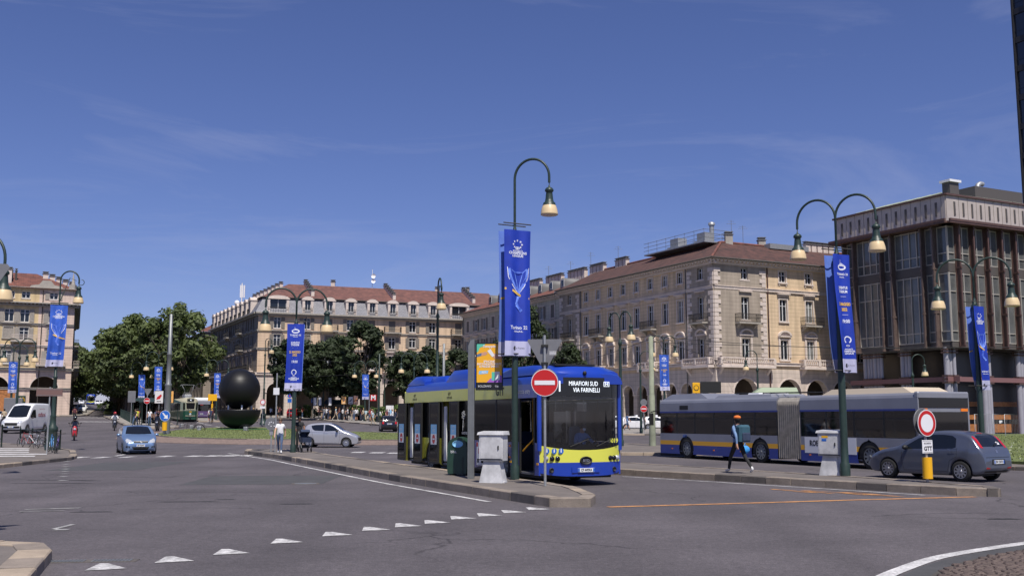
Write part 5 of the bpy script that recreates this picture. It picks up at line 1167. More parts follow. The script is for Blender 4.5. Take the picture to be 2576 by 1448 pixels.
# ================================================================ BLUE AND LIME ELECTRIC BUS
mat('bus_blue', (.01,.045,.36), .28, coat=.5, var=.08, vscale=1); mat('bus_lime', (.68,.68,.09), .3, coat=.5); mat('bus_white', (.72,.73,.74), .4, coat=.3); mat('bus_int', (.15,.15,.16), .7); mat('bus_purple', (.06,.055,.22), .35, coat=.4)
mat('led', (.8,.85,.9), .5, emit=(.85,.92,1,.7)); mat('yellow_rail', (.8,.38,.01), .4); mat('sticker_blue', (.22,.5,.75), .5); mat('denim_blue', (.1,.16,.28), .8); mat('seat_blue', (.06,.09,.2), .8)
FL = Vector((.87,29.0)); bk = Vector((-.411,.912)).normalized(); BW = 2.62; BL = 12.2
tb_ = lambda zx: -tpx(FL, bk, (1360+zx/2.299)/1.376)        # local x (negative backwards) of a column on the visible side
fwd = -bk; rt = Vector((fwd.y, -fwd.x))                      # right side of the bus faces us
cen = FL - rt*BW/2
bus = thing('city_bus', 'blue and lime electric city bus with open doors standing at the island stop', 'bus', (cen.x,cen.y,0), math.atan2(fwd.y,fwd.x))
hy = BW/2
def side_panel(name, x0, x1, z0, z1, m, y=-1, t=.04, off=0):
    b = MB(); yy = y*(hy+off); b.box(x0,x1,min(yy,yy-y*t),max(yy,yy-y*t),z0,z1); return b.build(name, m, bus)
doors = [(tb_(122),tb_(200)),(tb_(388),tb_(480)),(tb_(1003),tb_(1122))]; doors = [(a,min(b,-.42)) for a,b in doors]
rw_x = tb_(297); fw_x = tb_(872)
# skirt pieces between the openings, arches cut as stepped octagons
def skirt(x0, x1, m, y=-1):
    b = MB(); R = .56; pts = [(x0,.3)]
    for wxx in (rw_x, fw_x):
        if x0 < wxx-R and wxx+R < x1: pts += [(wxx+R*math.cos(a), max(.3,.5+R*math.sin(a))) for a in [math.pi-math.pi*k/10 for k in range(11)]]
    pts += [(x1,.3),(x1,1.2),(x0,1.2)]
    n = len(pts); yy = y*hy; yi = y*(hy-.05)
    b.add([(p[0],yy,p[1]) for p in pts]+[(p[0],yi,p[1]) for p in pts], [tuple(range(n)) if y < 0 else tuple(range(n-1,-1,-1))]+[(i,n+i,n+(i+1)%n,(i+1)%n) for i in range(n)]); return b.build('skirt_panel', m, bus)
edge = tb_(622)
skirt(-BL+.02, doors[0][0], 'bus_lime'); skirt(doors[0][1], doors[1][0], 'bus_lime'); skirt(doors[1][1], edge, 'bus_lime'); skirt(edge, doors[2][0], 'bus_purple'); skirt(doors[2][1], -.3, 'bus_blue')
skirt(-BL+.02, -.3, 'bus_blue', 1)
# lime cantrail band in panels, windows and posts
bx = [-BL+.02, tb_(128), tb_(222), tb_(255), tb_(392), tb_(508), tb_(625), tb_(955)]
for a, c in zip(bx, bx[1:]): side_panel('cantrail_panel', a+.006, c-.006, 2.47, 2.86, 'bus_lime')
b = MB(); b.add([(bx[-1],-hy,2.47),(bx[-1]+.28,-hy,2.86),(-.25,-hy,2.86),(-.25,-hy,2.47)],[(0,3,2,1)]); b.box(bx[-1],-.25,-hy+.004,-hy+.04,2.47,2.86); b.build('cantrail_panel', 'bus_blue', bus)
b = MB(); b.add([(bx[-1],-hy-.002,2.47),(bx[-1]+.0,-hy-.002,2.86),(bx[-1]+.28,-hy-.002,2.86)],[(0,2,1)]); b.build('cantrail_corner', 'bus_lime', bus)
side_panel('cantrail_panel', -BL+.02, -.25, 2.47, 2.86, 'bus_blue', 1)
def glazing(x0, x1, y=-1):
    side_panel('window_pane', x0+.02, x1-.02, 1.21, 2.46, 'bus_glass', y, .02, -.006)
for a, c in ((-BL+.1, doors[0][0]-.0),(doors[0][1],doors[1][0]),(doors[1][1],edge),(edge+.1,tb_(820)),(tb_(820)+.05,doors[2][0])): glazing(a, c)
xs_ = [-BL+.1+k*(BL-.6)/6 for k in range(7)]
for a, c in zip(xs_, xs_[1:]): side_panel('window_pane', a, c-.05, 1.21, 2.46, 'smoke_glass', 1, .02, -.006)
for x in [-BL+.04]+[d for dd in doors for d in dd]+[edge, tb_(820)]: MB().box(x-.045,x+.045,-hy+.0,-hy+.05,.32,2.47).build('door_post', 'black', bus)
# door leaves swung out, with stickers
leafs = [(tb_(68),tb_(120)),(tb_(194),tb_(250)),(tb_(320),tb_(386)),(tb_(478),tb_(540))]
for a, c in leafs:
    b = MB(); b.box(a,c,-hy-.13,-hy-.09,.34,2.44); o = b.build('door_leaf', 'bus_glass', bus)
    f = MB()
    for e in (a, c): f.box(e-.03,e+.03,-hy-.14,-hy-.08,.34,2.44)
    f.box(a,c,-hy-.14,-hy-.08,2.4,2.46); f.box(a,c,-hy-.14,-hy-.08,.32,.38); f.build('frame', 'black', o)
    m = (a+c)/2; hw_ = (c-a)/2*.72; y = -hy-.134
    s = MB(); s.quad((m-hw_,y,1.35),(m+hw_,y,1.35),(m+hw_,y,1.68),(m-hw_,y,1.68),0); s.quad((m-hw_,y,.98),(m+hw_,y,.98),(m+hw_,y,1.35),(m-hw_,y,1.35),1)
    n = 16; rr = min(hw_*.85,.15); s.add([(m+rr*math.cos(2*math.pi*k/n),y-.002,1.17+.16*math.sin(2*math.pi*k/n)) for k in range(n)],[tuple(range(n))],2); s.quad((m-rr*.7,y-.004,1.145),(m+rr*.7,y-.004,1.145),(m+rr*.7,y-.004,1.195),(m-rr*.7,y-.004,1.195),1)
    s.text('EXIT',(m,y-.002,1.46),(1,0,0),(0,0,1),.13,1,bold=.002,sx=.9); s.text('USCITA',(m,y-.002,1.6),(1,0,0),(0,0,1),.1,1,sx=.8); s.build('sticker', ['sticker_blue','bus_white','sign_red'], o)
for a, c in doors[:2]: b = MB(); b.box(a+.05,a+.28,-hy+.06,-hy+.1,.42,2.3); b.build('inner_leaf', 'bus_white', bus)
# floor, ceiling, rear wall, interior
b = MB(); b.box(-BL+.05,-.3,-hy+.05,hy-.05,.3,.36); b.build('floor', 'bus_int', bus)
b = MB(); b.box(-BL+.05,-.3,-hy+.05,hy-.05,2.8,2.86); b.build('ceiling', 'bus_int', bus)
b = MB(); b.bbox(-BL,-BL+.06,-hy,hy,.3,2.9,.02); b.build('rear_wall', 'bus_lime', bus)
for k in range(7):
    for s in (-1,1):
        x = -BL+1.1+k*1.25
        if s < 0 and any(a-.5 < x < c+.3 for a, c in doors): continue
        b = MB(); b.box(x-.2,x+.22,s*.78-.4,s*.78+.4,.7,.82); b.box(x-.26,x-.18,s*.78-.4,s*.78+.4,.7,1.45); b.build('passenger_seat', 'seat_blue', bus)
for x in (-2.6,-4.6,-7.2,-9.6): b = MB(); b.tube([(x,-.4,.36),(x,-.4,2.8)], .02, 6); b.build('grab_pole', 'yellow_rail', bus)
b = MB(); b.tube([(doors[2][0]+.1,-hy+.08,.95),(doors[2][1]-.2,-hy+.12,1.35)], .022, 6); b.build('door_handrail', 'yellow_rail', bus)
# rounded roof shell with cove, and roof pods
def rshell(x0, x1, prof, m, name, cap=True, parent=None, nose=None):
    """half-profile (y,z) mirrored and swept from x0 to x1"""
    full = [(-y,z) for y,z in prof]+[(y,z) for y,z in prof[::-1] if y > 1e-6]
    n = len(full); b = MB(); st = nose or [(x0,1,0),(x1,1,0)]
    vs = [(x,y*s,prof[0][1]+(z-prof[0][1])*q) for x,s,q in [(a,b_,1-c) for a,b_,c in st] for y,z in full]
    b.add(vs, [(i*n+k,i*n+k+1,(i+1)*n+k+1,(i+1)*n+k) for i in range(len(st)-1) for k in range(n-1)], 0, True)
    if cap: b.add(vs[:n],[tuple(range(n))]); b.add(vs[-n:],[tuple(range(n-1,-1,-1))])
    return b.build(name, m, parent or bus)
cove = [(hy,2.86),(hy-.02,2.98),(hy-.1,3.12),(hy-.2,3.17),(hy-.4,3.2),(0,3.24)]
rshell(0,0,cove,'bus_blue','roof',nose=[(-BL,.96,.25),(-BL+.08,.99,.08),(-BL+.3,1,0),(-.35,1,0),(-.12,.99,.06),(-.03,.96,.2)])
def pod(x0, x1, h, w=1.15, slope=.5, m='bus_blue'):
    pr = [(w,3.12),(w-.01,3.12+h*.5),(w-.12,3.12+h*.95),(0,3.12+h)]
    return rshell(0,0,pr,m,'roof_pod',nose=[(x0,1,.9),(x0+slope*.5,1,.25),(x0+slope,1,0),(x1-slope*.6,1,0),(x1,1,.6)])
pod(-BL+.05,-BL+2.0,.34,1.22,.7); pod(-BL+1.7,-BL+3.4,.3,.95,.2); pod(-BL+4.2,-BL+7.2,.42,1.2,.5); pod(-3.6,-.25,.3,1.24,1.2); pod(-BL+7.5,-3.4,.2,1.1,.3)
b = MB(); b.box(-1.9,-.75,-.55,.75,3.4,3.46); b.build('roof_hatch', 'black', bus)
# front: wrap-round mask, header, windscreen with cabin behind
def frontx(y): return -.3*(abs(y)/hy)**3.2-.02
def front_strip(name, z0, z1, m, ylim=1., rows=1, zoff=None, depth=0, y0=None, bulge=0, lean=0):
    b = MB(); n = 18; yl = hy*ylim; ya = -yl if y0 is None else y0
    def pt(k, z): y = ya+(yl-ya)*k/n; return (frontx(y)+depth+bulge*(1-(y/hy)**2), y, z)
    vs = []; zs = [z0+(z1-z0)*r/rows for r in range(rows+1)]
    for z in zs:
        for k in range(n+1):
            y, zz = pt(k,z)[1], z
            if zoff: zz = z+zoff(y, (z-z0)/(z1-z0))
            q = pt(k, zz); q = (q[0]-lean*((z-z0)/(z1-z0))**2, q[1]*(1-lean*.3*((z-z0)/(z1-z0))**2), q[2]); vs.append(q)
    b.add(vs, [(r*(n+1)+k,r*(n+1)+k+1,(r+1)*(n+1)+k+1,(r+1)*(n+1)+k) for r in range(rows) for k in range(n)], 0, True); return b.build(name, m, bus)
smile = lambda y: .16*(abs(y)/hy)**2
front_strip('front_bumper', .28, .66, 'bus_blue', bulge=.05, zoff=lambda y,t: (1-t)*.1*(abs(y)/hy)**4)
front_strip('front_mask', .66, .98, 'bus_lime', bulge=.05, zoff=lambda y,t: t*(.02+.14*(abs(y)/hy)**2.2))
front_strip('front_lower_glass', .99, 1.16, 'black_gloss', bulge=.035, zoff=lambda y,t: (1-t)*(.02+.14*(abs(y)/hy)**2.2))
front_strip('windscreen', 1.16, 2.5, 'clear_glass', .97, bulge=.03)
front_strip('destination_box', 2.5, 3.04, 'black_gloss', .985, bulge=.035)
front_strip('front_brow', 3.04, 3.36, 'bus_blue', bulge=.03, rows=6, zoff=lambda y,t: -t*t*.2*(abs(y)/hy)**3, lean=.22)
for s in (-1,1): b = MB(); b.tube([(-.30,s*(hy-.02),.98),(-.31,s*(hy-.02),3.06)], .07, 8); b.build('front_pillar', 'bus_blue', bus)
lt = MB(); fx = .035
def ftext(s, y, z, size, m=0, bold=.004, sx=1.): lt.text(s, (frontx(y)+.05, y, z), (0,1,0), (0,0,1), size, m, bold=bold, sx=sx)
ftext('MIRAFIORI SUD', -.05, 2.86, .18, 0, 0, .76); ftext('VIA FARINELLI', .05, 2.68, .18, 0, 0, .76); ftext('1', -.78, 2.77, .42, 0, .006, .8); lt.text('H', (frontx(.72)+.06,.72,2.86), (0,1,0),(0,0,1), .13, 0, bold=.002)
b_ = lt; b_.build('destination_text', 'led', bus)
fb = MB(); [fb.box(frontx(.72)+.05,frontx(.72)+.056,a,c,e,g_) for a,c,e,g_ in ((.63,.645,2.79,2.93),(.795,.81,2.79,2.93),(.645,.795,2.79,2.802),(.645,.795,2.918,2.93))]; fb.build('destination_symbol', 'led', bus)
nb = MB(); nb.text('9019', (frontx(1.0)+.06,.97,1.25), (0,1,0),(0,0,1), .17, 0, bold=.006, sx=.9); nb.build('fleet_number', 'bus_lime', bus)
# lamps
for s in (-1,1):
    for k in range(3):
        y = s*(1.14-k*.15); x = frontx(y)+.045; b = MB(); T = Matrix.Translation((x,y,.77)) @ Matrix.Rotation(math.pi/2,4,'Y'); b.lathe([(0,.02),(.045,.02),(.05,.0),(.068,.01),(.07,-.02)], 14, 0, mx=T); b.build('headlight', 'black_gloss' if k else 'clear_light', bus)
    y = s*1.0; b = MB(); T = Matrix.Translation((frontx(y)+.045,y,.45)) @ Matrix.Rotation(math.pi/2,4,'Y'); b.lathe([(0,.0),(.05,.0),(.06,.02),(.075,-.02)], 12, mx=T); b.build('fog_lamp', 'black', bus)
bd = MB(); T = Matrix.Translation((.055,.0,.71)) @ Matrix.Rotation(math.pi/2,4,'Y') @ Matrix.Scale(1.65,4,(0,1,0)); bd.lathe([(0,0),(.09,.0),(.095,.018),(.115,.018),(.118,-.01)], 20, 0, mx=T); bd.text('BYD',(.066,0,.71),(0,1,0),(0,0,1),.1,1,bold=.003,sx=1.1); bd.build('badge', ['black','steel'], bus)
plate(bus, 'CF 449XA', .06, .45, 1); b = MB(); b.box(.03,.048,-.44,.44,.38,.52); b.build('plate_holder', 'bus_blue', bus)
for k in range(3):
    y = -1.16+k*.0; c = -1.13+k*.19; s = MB(); T = Matrix.Translation((frontx(c)+.05,c,.98)) @ Matrix.Rotation(math.pi/2,4,'Y'); s.lathe([(0,.004),(.08,.004)], 16, 0, mx=T); s.box(frontx(c)+.055,frontx(c)+.058,c-.02,c+.02,.94,1.02,1); s.sphere((frontx(c)+.056,c,1.035),.018,1,5,(.2,1,1)); s.build('sticker', ['sign_blue','bus_white'], bus)
for y0, y1 in ((-.5,.1),(.35,.85)): b = MB(); b.tube([(.045,y0,1.1),(.03,y1,1.3)], .014, 5); b.build('wiper', 'black', bus)
cmr = MB(); cmr.lathe([(0,0),(.05,.02),(.06,.08),(.03,.12)], 10, o=(.02,.0,3.1)); cmr.build('brow_camera', 'black', bus)
# cab: dashboard, steering wheel, seat, partition
b = MB(); b.bbox(-.75,-.32,-.1,hy-.12,.36,1.12,.05); b.build('dashboard', 'bus_int', bus)
b = MB(); b.lathe([(.22,0),(.24,.015),(.22,.03),(.2,.015),(.22,0)], 20, mx=Matrix.Translation((-.78,.55,1.2)) @ Matrix.Rotation(-.5,4,'Y')); b.build('steering_wheel', 'black', bus)
b = MB(); b.bbox(-1.55,-1.05,.3,.82,.7,.86,.04); b.bbox(-1.62,-1.5,.3,.82,.86,1.65,.04); b.build('driver_seat', 'bus_int', bus)
b = MB(); b.box(-1.8,-1.76,-.1,hy-.1,.36,2.1); b.tube([(-.9,-.12,.4),(-.9,-.12,2.1)],.02,6); b.tube([(-1.78,-.12,2.1),(-.9,-.12,2.1)],.02,6); b.build('cab_partition', 'smoke_glass', bus)
# wheels, mirrors, ad panel, lettering
for x in (rw_x, fw_x):
    for s in (-1,1): wheel(bus, x, s*(hy-.18), .48, .28, 10, 'grey_metal')
    b = MB(); b.box(x-.58,x+.58,-hy+.06,hy-.06,.36,1.1); b.build('wheel_housing', 'black', bus)
b = MB(); b.box(-BL+.3,-.5,-hy+.2,hy-.2,.2,.3); b.build('chassis', 'black', bus)
y = -hy-.006; a, c = tb_(668), tb_(812)
b = MB(); b.box(a,c,y-.006,y,.42,1.14,0); b.quad((a+.05,y-.008,.5),(a+.2,y-.008,.5),(a+.2,y-.008,.62),(a+.05,y-.008,.62),2); b.quad((a+.16,y-.008,.78),(a+.34,y-.008,.78),(a+.34,y-.008,.95),(a+.16,y-.008,.95),1); b.tube([(a+.5,y-.01,.5),(a+.5,y-.01,.8),(a+.5,y-.01,.9)],[.05,.05,.015],8,2)
b.text('TUTTO AL', (a+.55,y-.009,1.06),(1,0,0),(0,0,1),.12,2,bold=.002); b.quad((a+.0,y-.0075,1.0),(a+.12,y-.0075,1.0),(a+.12,y-.0075,1.13),(a+.0,y-.0075,1.13),1); b.build('advert_panel', ['bus_white','sign_red','ink'], bus)
b = MB(); [b.text('uscita exit',(tb_(zx),y,2.6),(1,0,0),(0,0,1),.15,0,bold=.002,sx=.8) for zx in (172,447)]; [b.text('GTT',(tb_(zx),y,2.72),(1,0,0),(0,0,1),.13,0,bold=.006) for zx in (172,447)]; b.text('GTT',(tb_(850),y,2.68),(1,0,0),(0,0,1),.32,0,bold=.012); b.build('lettering', 'ink', bus)
b = MB(); b.text('entrata entry',(tb_(1040),y,2.66),(1,0,0),(0,0,1),.19,0,bold=.002,sx=.85); b.build('lettering', 'bus_white', bus)
ec = MB()                           # white flower sticker on the glass
for k in range(5): a_ = 2*math.pi*k/5; ec.tube([(tb_(562)+.09*math.cos(a_)+.05*math.cos(t),-hy-.012,2.0+.09*math.sin(a_)+.05*math.sin(t)) for t in [2*math.pi*j/8 for j in range(9)]], .006, 4)
ec.tube([(tb_(562),-hy-.012,1.9),(tb_(558),-hy-.012,1.5)], .008, 4); ec.tube([(tb_(558),-hy-.012,1.55),(tb_(575),-hy-.012,1.72),(tb_(562),-hy-.012,1.62)], .006, 4); ec.text('elettrico',(tb_(572),-hy-.012,1.42),(1,0,0),(0,0,1),.16,0,sx=.9); ec.build('window_sticker', 'bus_white', bus)
for x, z, m in ((tb_(930),1.08,'orange_light'),(tb_(930),.75,'orange_light'),(tb_(935),.62,'yellow_rail'),(tb_(1148),.62,'yellow_rail')): b = MB(); b.box(x-.06,x+.06,-hy-.012,-hy,z-.03,z+.03); b.build('side_marker', m, bus)
# a second bus of the same kind far up the avenue
b2 = copy_tree(bus); q = XY(226,345); b2.location = q; b2.rotation_euler = (0,0,heading(.38,-.92)); b2['label'] = 'distant blue and lime bus far up the tree-lined street'
# ================================================================ ARTICULATED BUS
mat('ab_grey', (.27,.275,.31), .35, metal=.3, coat=.3, var=.1, vscale=1); mat('ab_blue', (.014,.035,.24), .35, coat=.3); mat('ab_yellow', (.75,.38,.02), .4); mat('bellows', (.26,.24,.22), .85, var=.3, vscale=4); mat('roof_beige', (.5,.42,.32), .6); mat('pod_green', (.24,.3,.2), .6)
RC_ = Vector((14.35,36.8)); ah = Vector((-.419,.908)).normalized(); al = Vector((-ah.y, ah.x)); AW = 2.5
org = RC_ - al*AW/2
ab = thing('articulated_bus', 'grey articulated bus with yellow and blue stripes driving past behind the second island', 'bus', (org.x,org.y,0), math.atan2(ah.y,ah.x))
AL = 16.9; ay = AW/2        # local x from the rear (0) to the front (AL); +y is the side we see
def apanel(name, x0, x1, z0, z1, m, y=1, off=0, t=.05):
    b = MB(); yy = y*(ay+off); b.box(x0,x1,min(yy,yy-y*t),max(yy,yy-y*t),z0,z1); return b.build(name, m, ab)
WX = [2.45,8.85,14.4]
def aseg(x0, x1):
    for y in (1,-1):
        for z0, z1, m in ((.2,.63,'ab_blue'),(.63,.83,'ab_yellow'),(.83,1.17,'ab_grey')):
            cur = x0
            for w in [w for w in WX if x0 < w < x1]:
                # stepped arch made of a polygon per stripe
                R = .6; zc = .46
                def ex(z): return math.sqrt(max(0,R*R-(z-zc)**2)) if abs(z-zc) < R else 0
                pts = []
                ZS = [z0+(z1-z0)*q/6 for q in range(7)]
                for zz in ZS: pts.append((w-ex(zz),zz))
                b = MB(); yy = y*ay; poly = [(cur,z0)]+pts+[(cur,z1)]
                b.add([(p[0],yy,p[1]) for p in poly],[tuple(range(len(poly))) if y < 0 else tuple(range(len(poly)-1,-1,-1))]); b.build('side_panel', m, ab)
                poly = [(w+ex(zz),zz) for zz in ZS]; nxt = [v for v in WX if v > w and v < x1]; end = (nxt[0]-.8) if nxt else x1
                b = MB(); P = poly[:1]+[(end,z0),(end,z1)]+poly[:0:-1]; b.add([(p[0],yy,p[1]) for p in P],[tuple(range(len(P))) if y < 0 else tuple(range(len(P)-1,-1,-1))]); b.build('side_panel', m, ab); cur = end
            if not [w for w in WX if x0 < w < x1]: apanel('side_panel', x0, x1, z0, z1, m, y)
        apanel('window_line', x0, x1, 2.16, 2.23, 'ab_blue', y); apanel('cantrail', x0, x1, 2.23, 2.62, 'ab_grey', y)
        n = max(2, round((x1-x0)/1.5)); w = (x1-x0)/n
        for k in range(n):
            a = x0+k*w; apanel('window_pane', a+.04, a+w-.04, 1.18, 2.16, 'smoke_glass', y, -.01, .015)
            p = MB(); yy = y*ay; p.box(a-.045,a+.045,min(yy,yy-y*.06),max(yy,yy-y*.06),1.17,2.16); p.box(a+.04,a+w-.04,min(yy-y*.005,yy-y*.03),max(yy-y*.005,yy-y*.03),1.86,1.9); p.build('window_bar', 'black', ab)
    b = MB(); b.box(x0,x1,-ay+.06,ay-.06,.3,.36); b.build('floor', 'bus_int', ab)
    pr = [(ay,2.62),(ay-.04,2.72),(ay-.14,2.8),(0,2.84)]
    full = [(-a,c) for a,c in pr]+[(a,c) for a,c in pr[::-1] if a > 0]; n = len(full); b = MB()
    b.add([(x0,a,c) for a,c in full]+[(x1,a,c) for a,c in full],[(k,k+1,n+k+1,n+k) for k in range(n-1)]+[tuple(range(n-1,-1,-1)),tuple(range(n,2*n))],0,False); b.build('roof', 'ab_grey', ab)
    for k in range(int((x1-x0)/1.3)):
        for s in (-1,1):
            x = x0+.7+k*1.3; b = MB(); b.box(x-.2,x+.2,s*.75-.38,s*.75+.38,.75,.87); b.box(x-.24,x-.17,s*.75-.38,s*.75+.38,.75,1.42); b.build('passenger_seat', 'seat_blue', ab)
    for k in range(3): x = x0+1+k*(x1-x0-2)/2; b = MB(); b.tube([(x,.3,.36),(x,.3,2.65)],.02,5); b.build('grab_pole', 'yellow_rail', ab)
aseg(.12, 6.24); aseg(7.68, AL-.25)
# bellows with real folds
b = MB(); nf = 11; st = []
for k in range(nf*2+1): st.append((6.24+1.44*k/(nf*2), .0 if k % 2 else -.11))
prof = lambda o: [(ay+o,.25),(ay+o,2.6+o*.5),(ay-.12+o,2.74+o*.5),(-ay+.12-o,2.74+o*.5),(-ay-o,2.6+o*.5),(-ay-o,.25)]
vs = [(x,p[0],p[1]) for x,o in st for p in prof(o)]; b.add(vs,[(i*6+k,i*6+k+1,(i+1)*6+k+1,(i+1)*6+k) for i in range(len(st)-1) for k in range(5)]); b.build('bellows', 'bellows', ab)
# rear end
b = MB(); b.box(0,.1,-ay+.02,ay-.02,.28,1.18); b.build('rear_panel', 'ab_grey', ab)
b = MB(); b.box(-.02,.02,-ay+.1,ay-.1,1.22,2.12); b.build('rear_window', 'smoke_glass', ab)
b = MB(); b.box(0,.1,-ay+.02,ay-.02,2.12,2.26); b.build('rear_band', 'ab_grey', ab)
for s in (-1,1): b = MB(); b.box(-.025,-.001,min(s*.82,s*1.16),max(s*.82,s*1.16),2.14,2.24); b.build('rear_lamp', 'orange_light', ab)
b = MB(); b.box(-.02,.1,-ay+.06,ay-.06,2.27,2.62); b.build('rear_sign_box', 'black_gloss', ab)
b = MB(); b.box(.0,.12,-ay,-ay+.1,1.18,2.64); b.build('corner_post', 'ab_grey', ab); b = MB(); b.box(.0,.12,ay-.1,ay,1.18,2.64); b.build('corner_post', 'ab_grey', ab); b = MB(); b.bbox(-.04,.2,-ay,ay,2.62,2.84,.05); b.build('rear_roof_edge', 'ab_grey', ab)
for s in (-1,1): b = MB(); b.box(-.03,-.001,min(s*.95,s*1.15),max(s*.95,s*1.15),.7,1.1); b.build('tail_light', 'red_light', ab)
b = MB(); b.tube([(.35,-.6,1.25),(.35,.75,1.25),(.35,.8,1.2)],.025,6); b.build('grab_rail', 'yellow_rail', ab)
# front end (turned away)
b = MB(); n = 10
fp = [(AL-.28*(abs(-1+2*k/n))**3, ay*(-1+2*k/n)) for k in range(n+1)]
for z0, z1, m in ((.22,.63,'ab_blue'),(.63,1.2,'ab_grey'),(1.2,2.4,'bus_glass'),(2.4,2.8,'ab_grey')):
    q = MB(); q.add([(x,y,z0) for x,y in fp]+[(x,y,z1) for x,y in fp],[(k,k+1,n+k+2,n+k+1) for k in range(n)],0,True); q.build('front_panel', m, ab)
b = MB(); b.tube([(AL-.1,ay,2.3),(AL+.3,ay+.18,2.2)],.025,6); b.bbox(AL+.22,AL+.34,ay+.06,ay+.28,1.55,2.15,.03); b.build('mirror', 'black', ab)
# roof units
def aroof(name, x0, x1, w, h, m, slope=.3):
    b = MB(); z = 2.8; b.add([(x0,-w,z),(x1,-w,z),(x1,w,z),(x0,w,z),(x0+slope,-w*.9,z+h),(x1-slope,-w*.9,z+h),(x1-slope,w*.9,z+h),(x0+slope,w*.9,z+h)],[(4,5,6,7),(0,1,5,4),(1,2,6,5),(2,3,7,6),(3,0,4,7)]); return b.build(name, m, ab)
aroof('roof_pod',.5,5.2,1.0,.22,'roof_beige',.5); aroof('roof_pod',12.8,16.6,1.1,.26,'ab_grey',.7); aroof('roof_pod',8.3,12.4,1.0,.14,'ab_grey',.2); aroof('roof_hatch',2.2,3.6,.7,.25,'black',.1); aroof('roof_hatch',9.3,10.2,.9,.2,'bus_white',.1)
b = MB(); b.tube([(5.9,.7,2.95),(11.4,.5,3.02)],.03,6); b.tube([(5.9,.3,2.95),(11.4,.1,3.02)],.03,6); b.build('trolley_rails', 'black', ab)
for w in WX:
    for s in (-1,1): wheel(ab, w, s*(ay-.17), .47, .27, 10, 'grey_metal')
    b = MB(); b.box(w-.6,w+.6,-ay+.05,ay-.05,.4,1.0); b.build('wheel_housing', 'black', ab)
b = MB(); b.box(.4,6.2,-ay+.2,ay-.2,.2,.3); b.box(7.7,AL-.5,-ay+.2,ay-.2,.2,.3); stuff(b.build('chassis', 'black', ab))
y = ay+.008; a, c = 3.1, 6.0
b = MB(); b.box(a,c,y-.006,y,.52,1.15,0); b.text('ROERO',(c-.75,y+.003,.9),(-1,0,0),(0,0,1),.3,1,bold=.012,sx=.9); b.text('ARNEIS',(c-2.0,y+.003,.9),(-1,0,0),(0,0,1),.14,1,sx=.9); b.build('advert_panel', ['bus_white','ink'], ab)
b = MB(); b.text('998',(9.9,y,1.06),(-1,0,0),(0,0,1),.13,0,bold=.002); b.build('fleet_number', 'ink', ab); b = MB(); b.text('GTT',(14.5,y,1.05),(-1,0,0),(0,0,1),.17,0,bold=.006); b.build('lettering', 'sign_blue', ab)
b = MB(); b.box(14.2,14.9,ay-.002,ay+.01,2.3,2.5); b.build('vent', 'black', ab)
for x in (1.2,5.7,10.2,12.2,15.6): b = MB(); b.box(x-.05,x+.05,ay,ay+.012,.42,.47); b.build('side_marker', 'orange_light', ab)
# vintage roof of a parked vehicle behind, seen above the articulated bus
# ================================================================ GREEN TRAM
mat('tram_green', (.012,.06,.035), .35, coat=.4); mat('tram_cream', (.45,.42,.3), .5, coat=.2); mat('tram_pale', (.28,.33,.25), .45)
th = Vector((.42,-.907)).normalized(); tq = XY(478,131)
tram = thing('tram', 'old green tram with cream roof waiting at the platform under the avenue trees', 'tram', (tq.x,tq.y,tq.z), math.atan2(th.y,th.x))
TL, ty = 13.4, 1.1
def tring(x, s): return [(x,-ty*s,.35),(x,-ty*s,1.45),(x,-ty*s*.98,1.5),(x,-ty*s*.97,2.5),(x,-ty*s*.95,2.6),(x,-ty*s*.8,2.95),(x,-ty*s*.4,3.1),(x,0,3.13),(x,ty*s*.4,3.1),(x,ty*s*.8,2.95),(x,ty*s*.95,2.6),(x,ty*s*.97,2.5),(x,ty*s*.98,1.5),(x,ty*s,1.45),(x,ty*s,.35)]
st = [(-TL,.55),(-TL+.25,.75),(-TL+1.1,1),(-1.1,1),(-.25,.75),(0,.55)]
rings = [tring(x,s) for x,s in st]; nR = 15
for name, k0, k1, m in (('lower_body',0,1,'tram_green'),('belt',1,2,'tram_cream'),('upper_body',2,3,'tram_pale'),('cantrail',3,4,'tram_cream')):
    b = MB()
    for i in range(len(st)-1):
        for k in range(k0,k1): 
            for kk in (k, nR-2-k): p, q = rings[i], rings[i+1]; b.quad(p[kk],p[kk+1],q[kk+1],q[kk])
    for r in (rings[0], rings[-1]): b.quad(r[k0],r[k1],r[nR-1-k1],r[nR-1-k0])
    b.build(name, m, tram)
b = MB(); b.add([p for r in rings for p in r[4:11]],[(i*7+k,i*7+k+1,(i+1)*7+k+1,(i+1)*7+k) for i in range(len(st)-1) for k in range(6)],0,True); [b.add(r[4:11],[tuple(range(7))]) for r in (rings[0],rings[-1])]; b.build('roof', 'tram_cream', tram)
for k in range(9):
    for s in (-1,1): b = MB(); x = -TL+1.4+k*1.2; b.box(x,x+.95,min(s*ty*.985,s*ty*1.0),max(s*ty*.985,s*ty*1.0),1.55,2.4); b.build('side_window', 'bus_glass', tram)
b = MB(); b.add([(.02,-.5,1.6),(.02,.5,1.6),(.02,.58,2.46),(.02,-.58,2.46)],[(0,1,2,3)]); o = b.build('windscreen', 'bus_glass', tram)
b = MB(); [b.tube([p,q],.035,6) for p,q in zip([(.03,-.5,1.6),(.03,.5,1.6),(.03,.58,2.46),(.03,-.58,2.46)],[(.03,.5,1.6),(.03,.58,2.46),(.03,-.58,2.46),(.03,-.5,1.6)])]; b.build('frame', 'tram_cream', o)
for s in (-1,1): b = MB(); b.add([(-.22,s*.84,1.6),(-.02,s*.62,1.6),(-.02,s*.66,2.42),(-.22,s*.86,2.42)],[(0,1,2,3)]); o = b.build('side_windscreen','bus_glass',tram); o.location = (.03,s*.03,0)
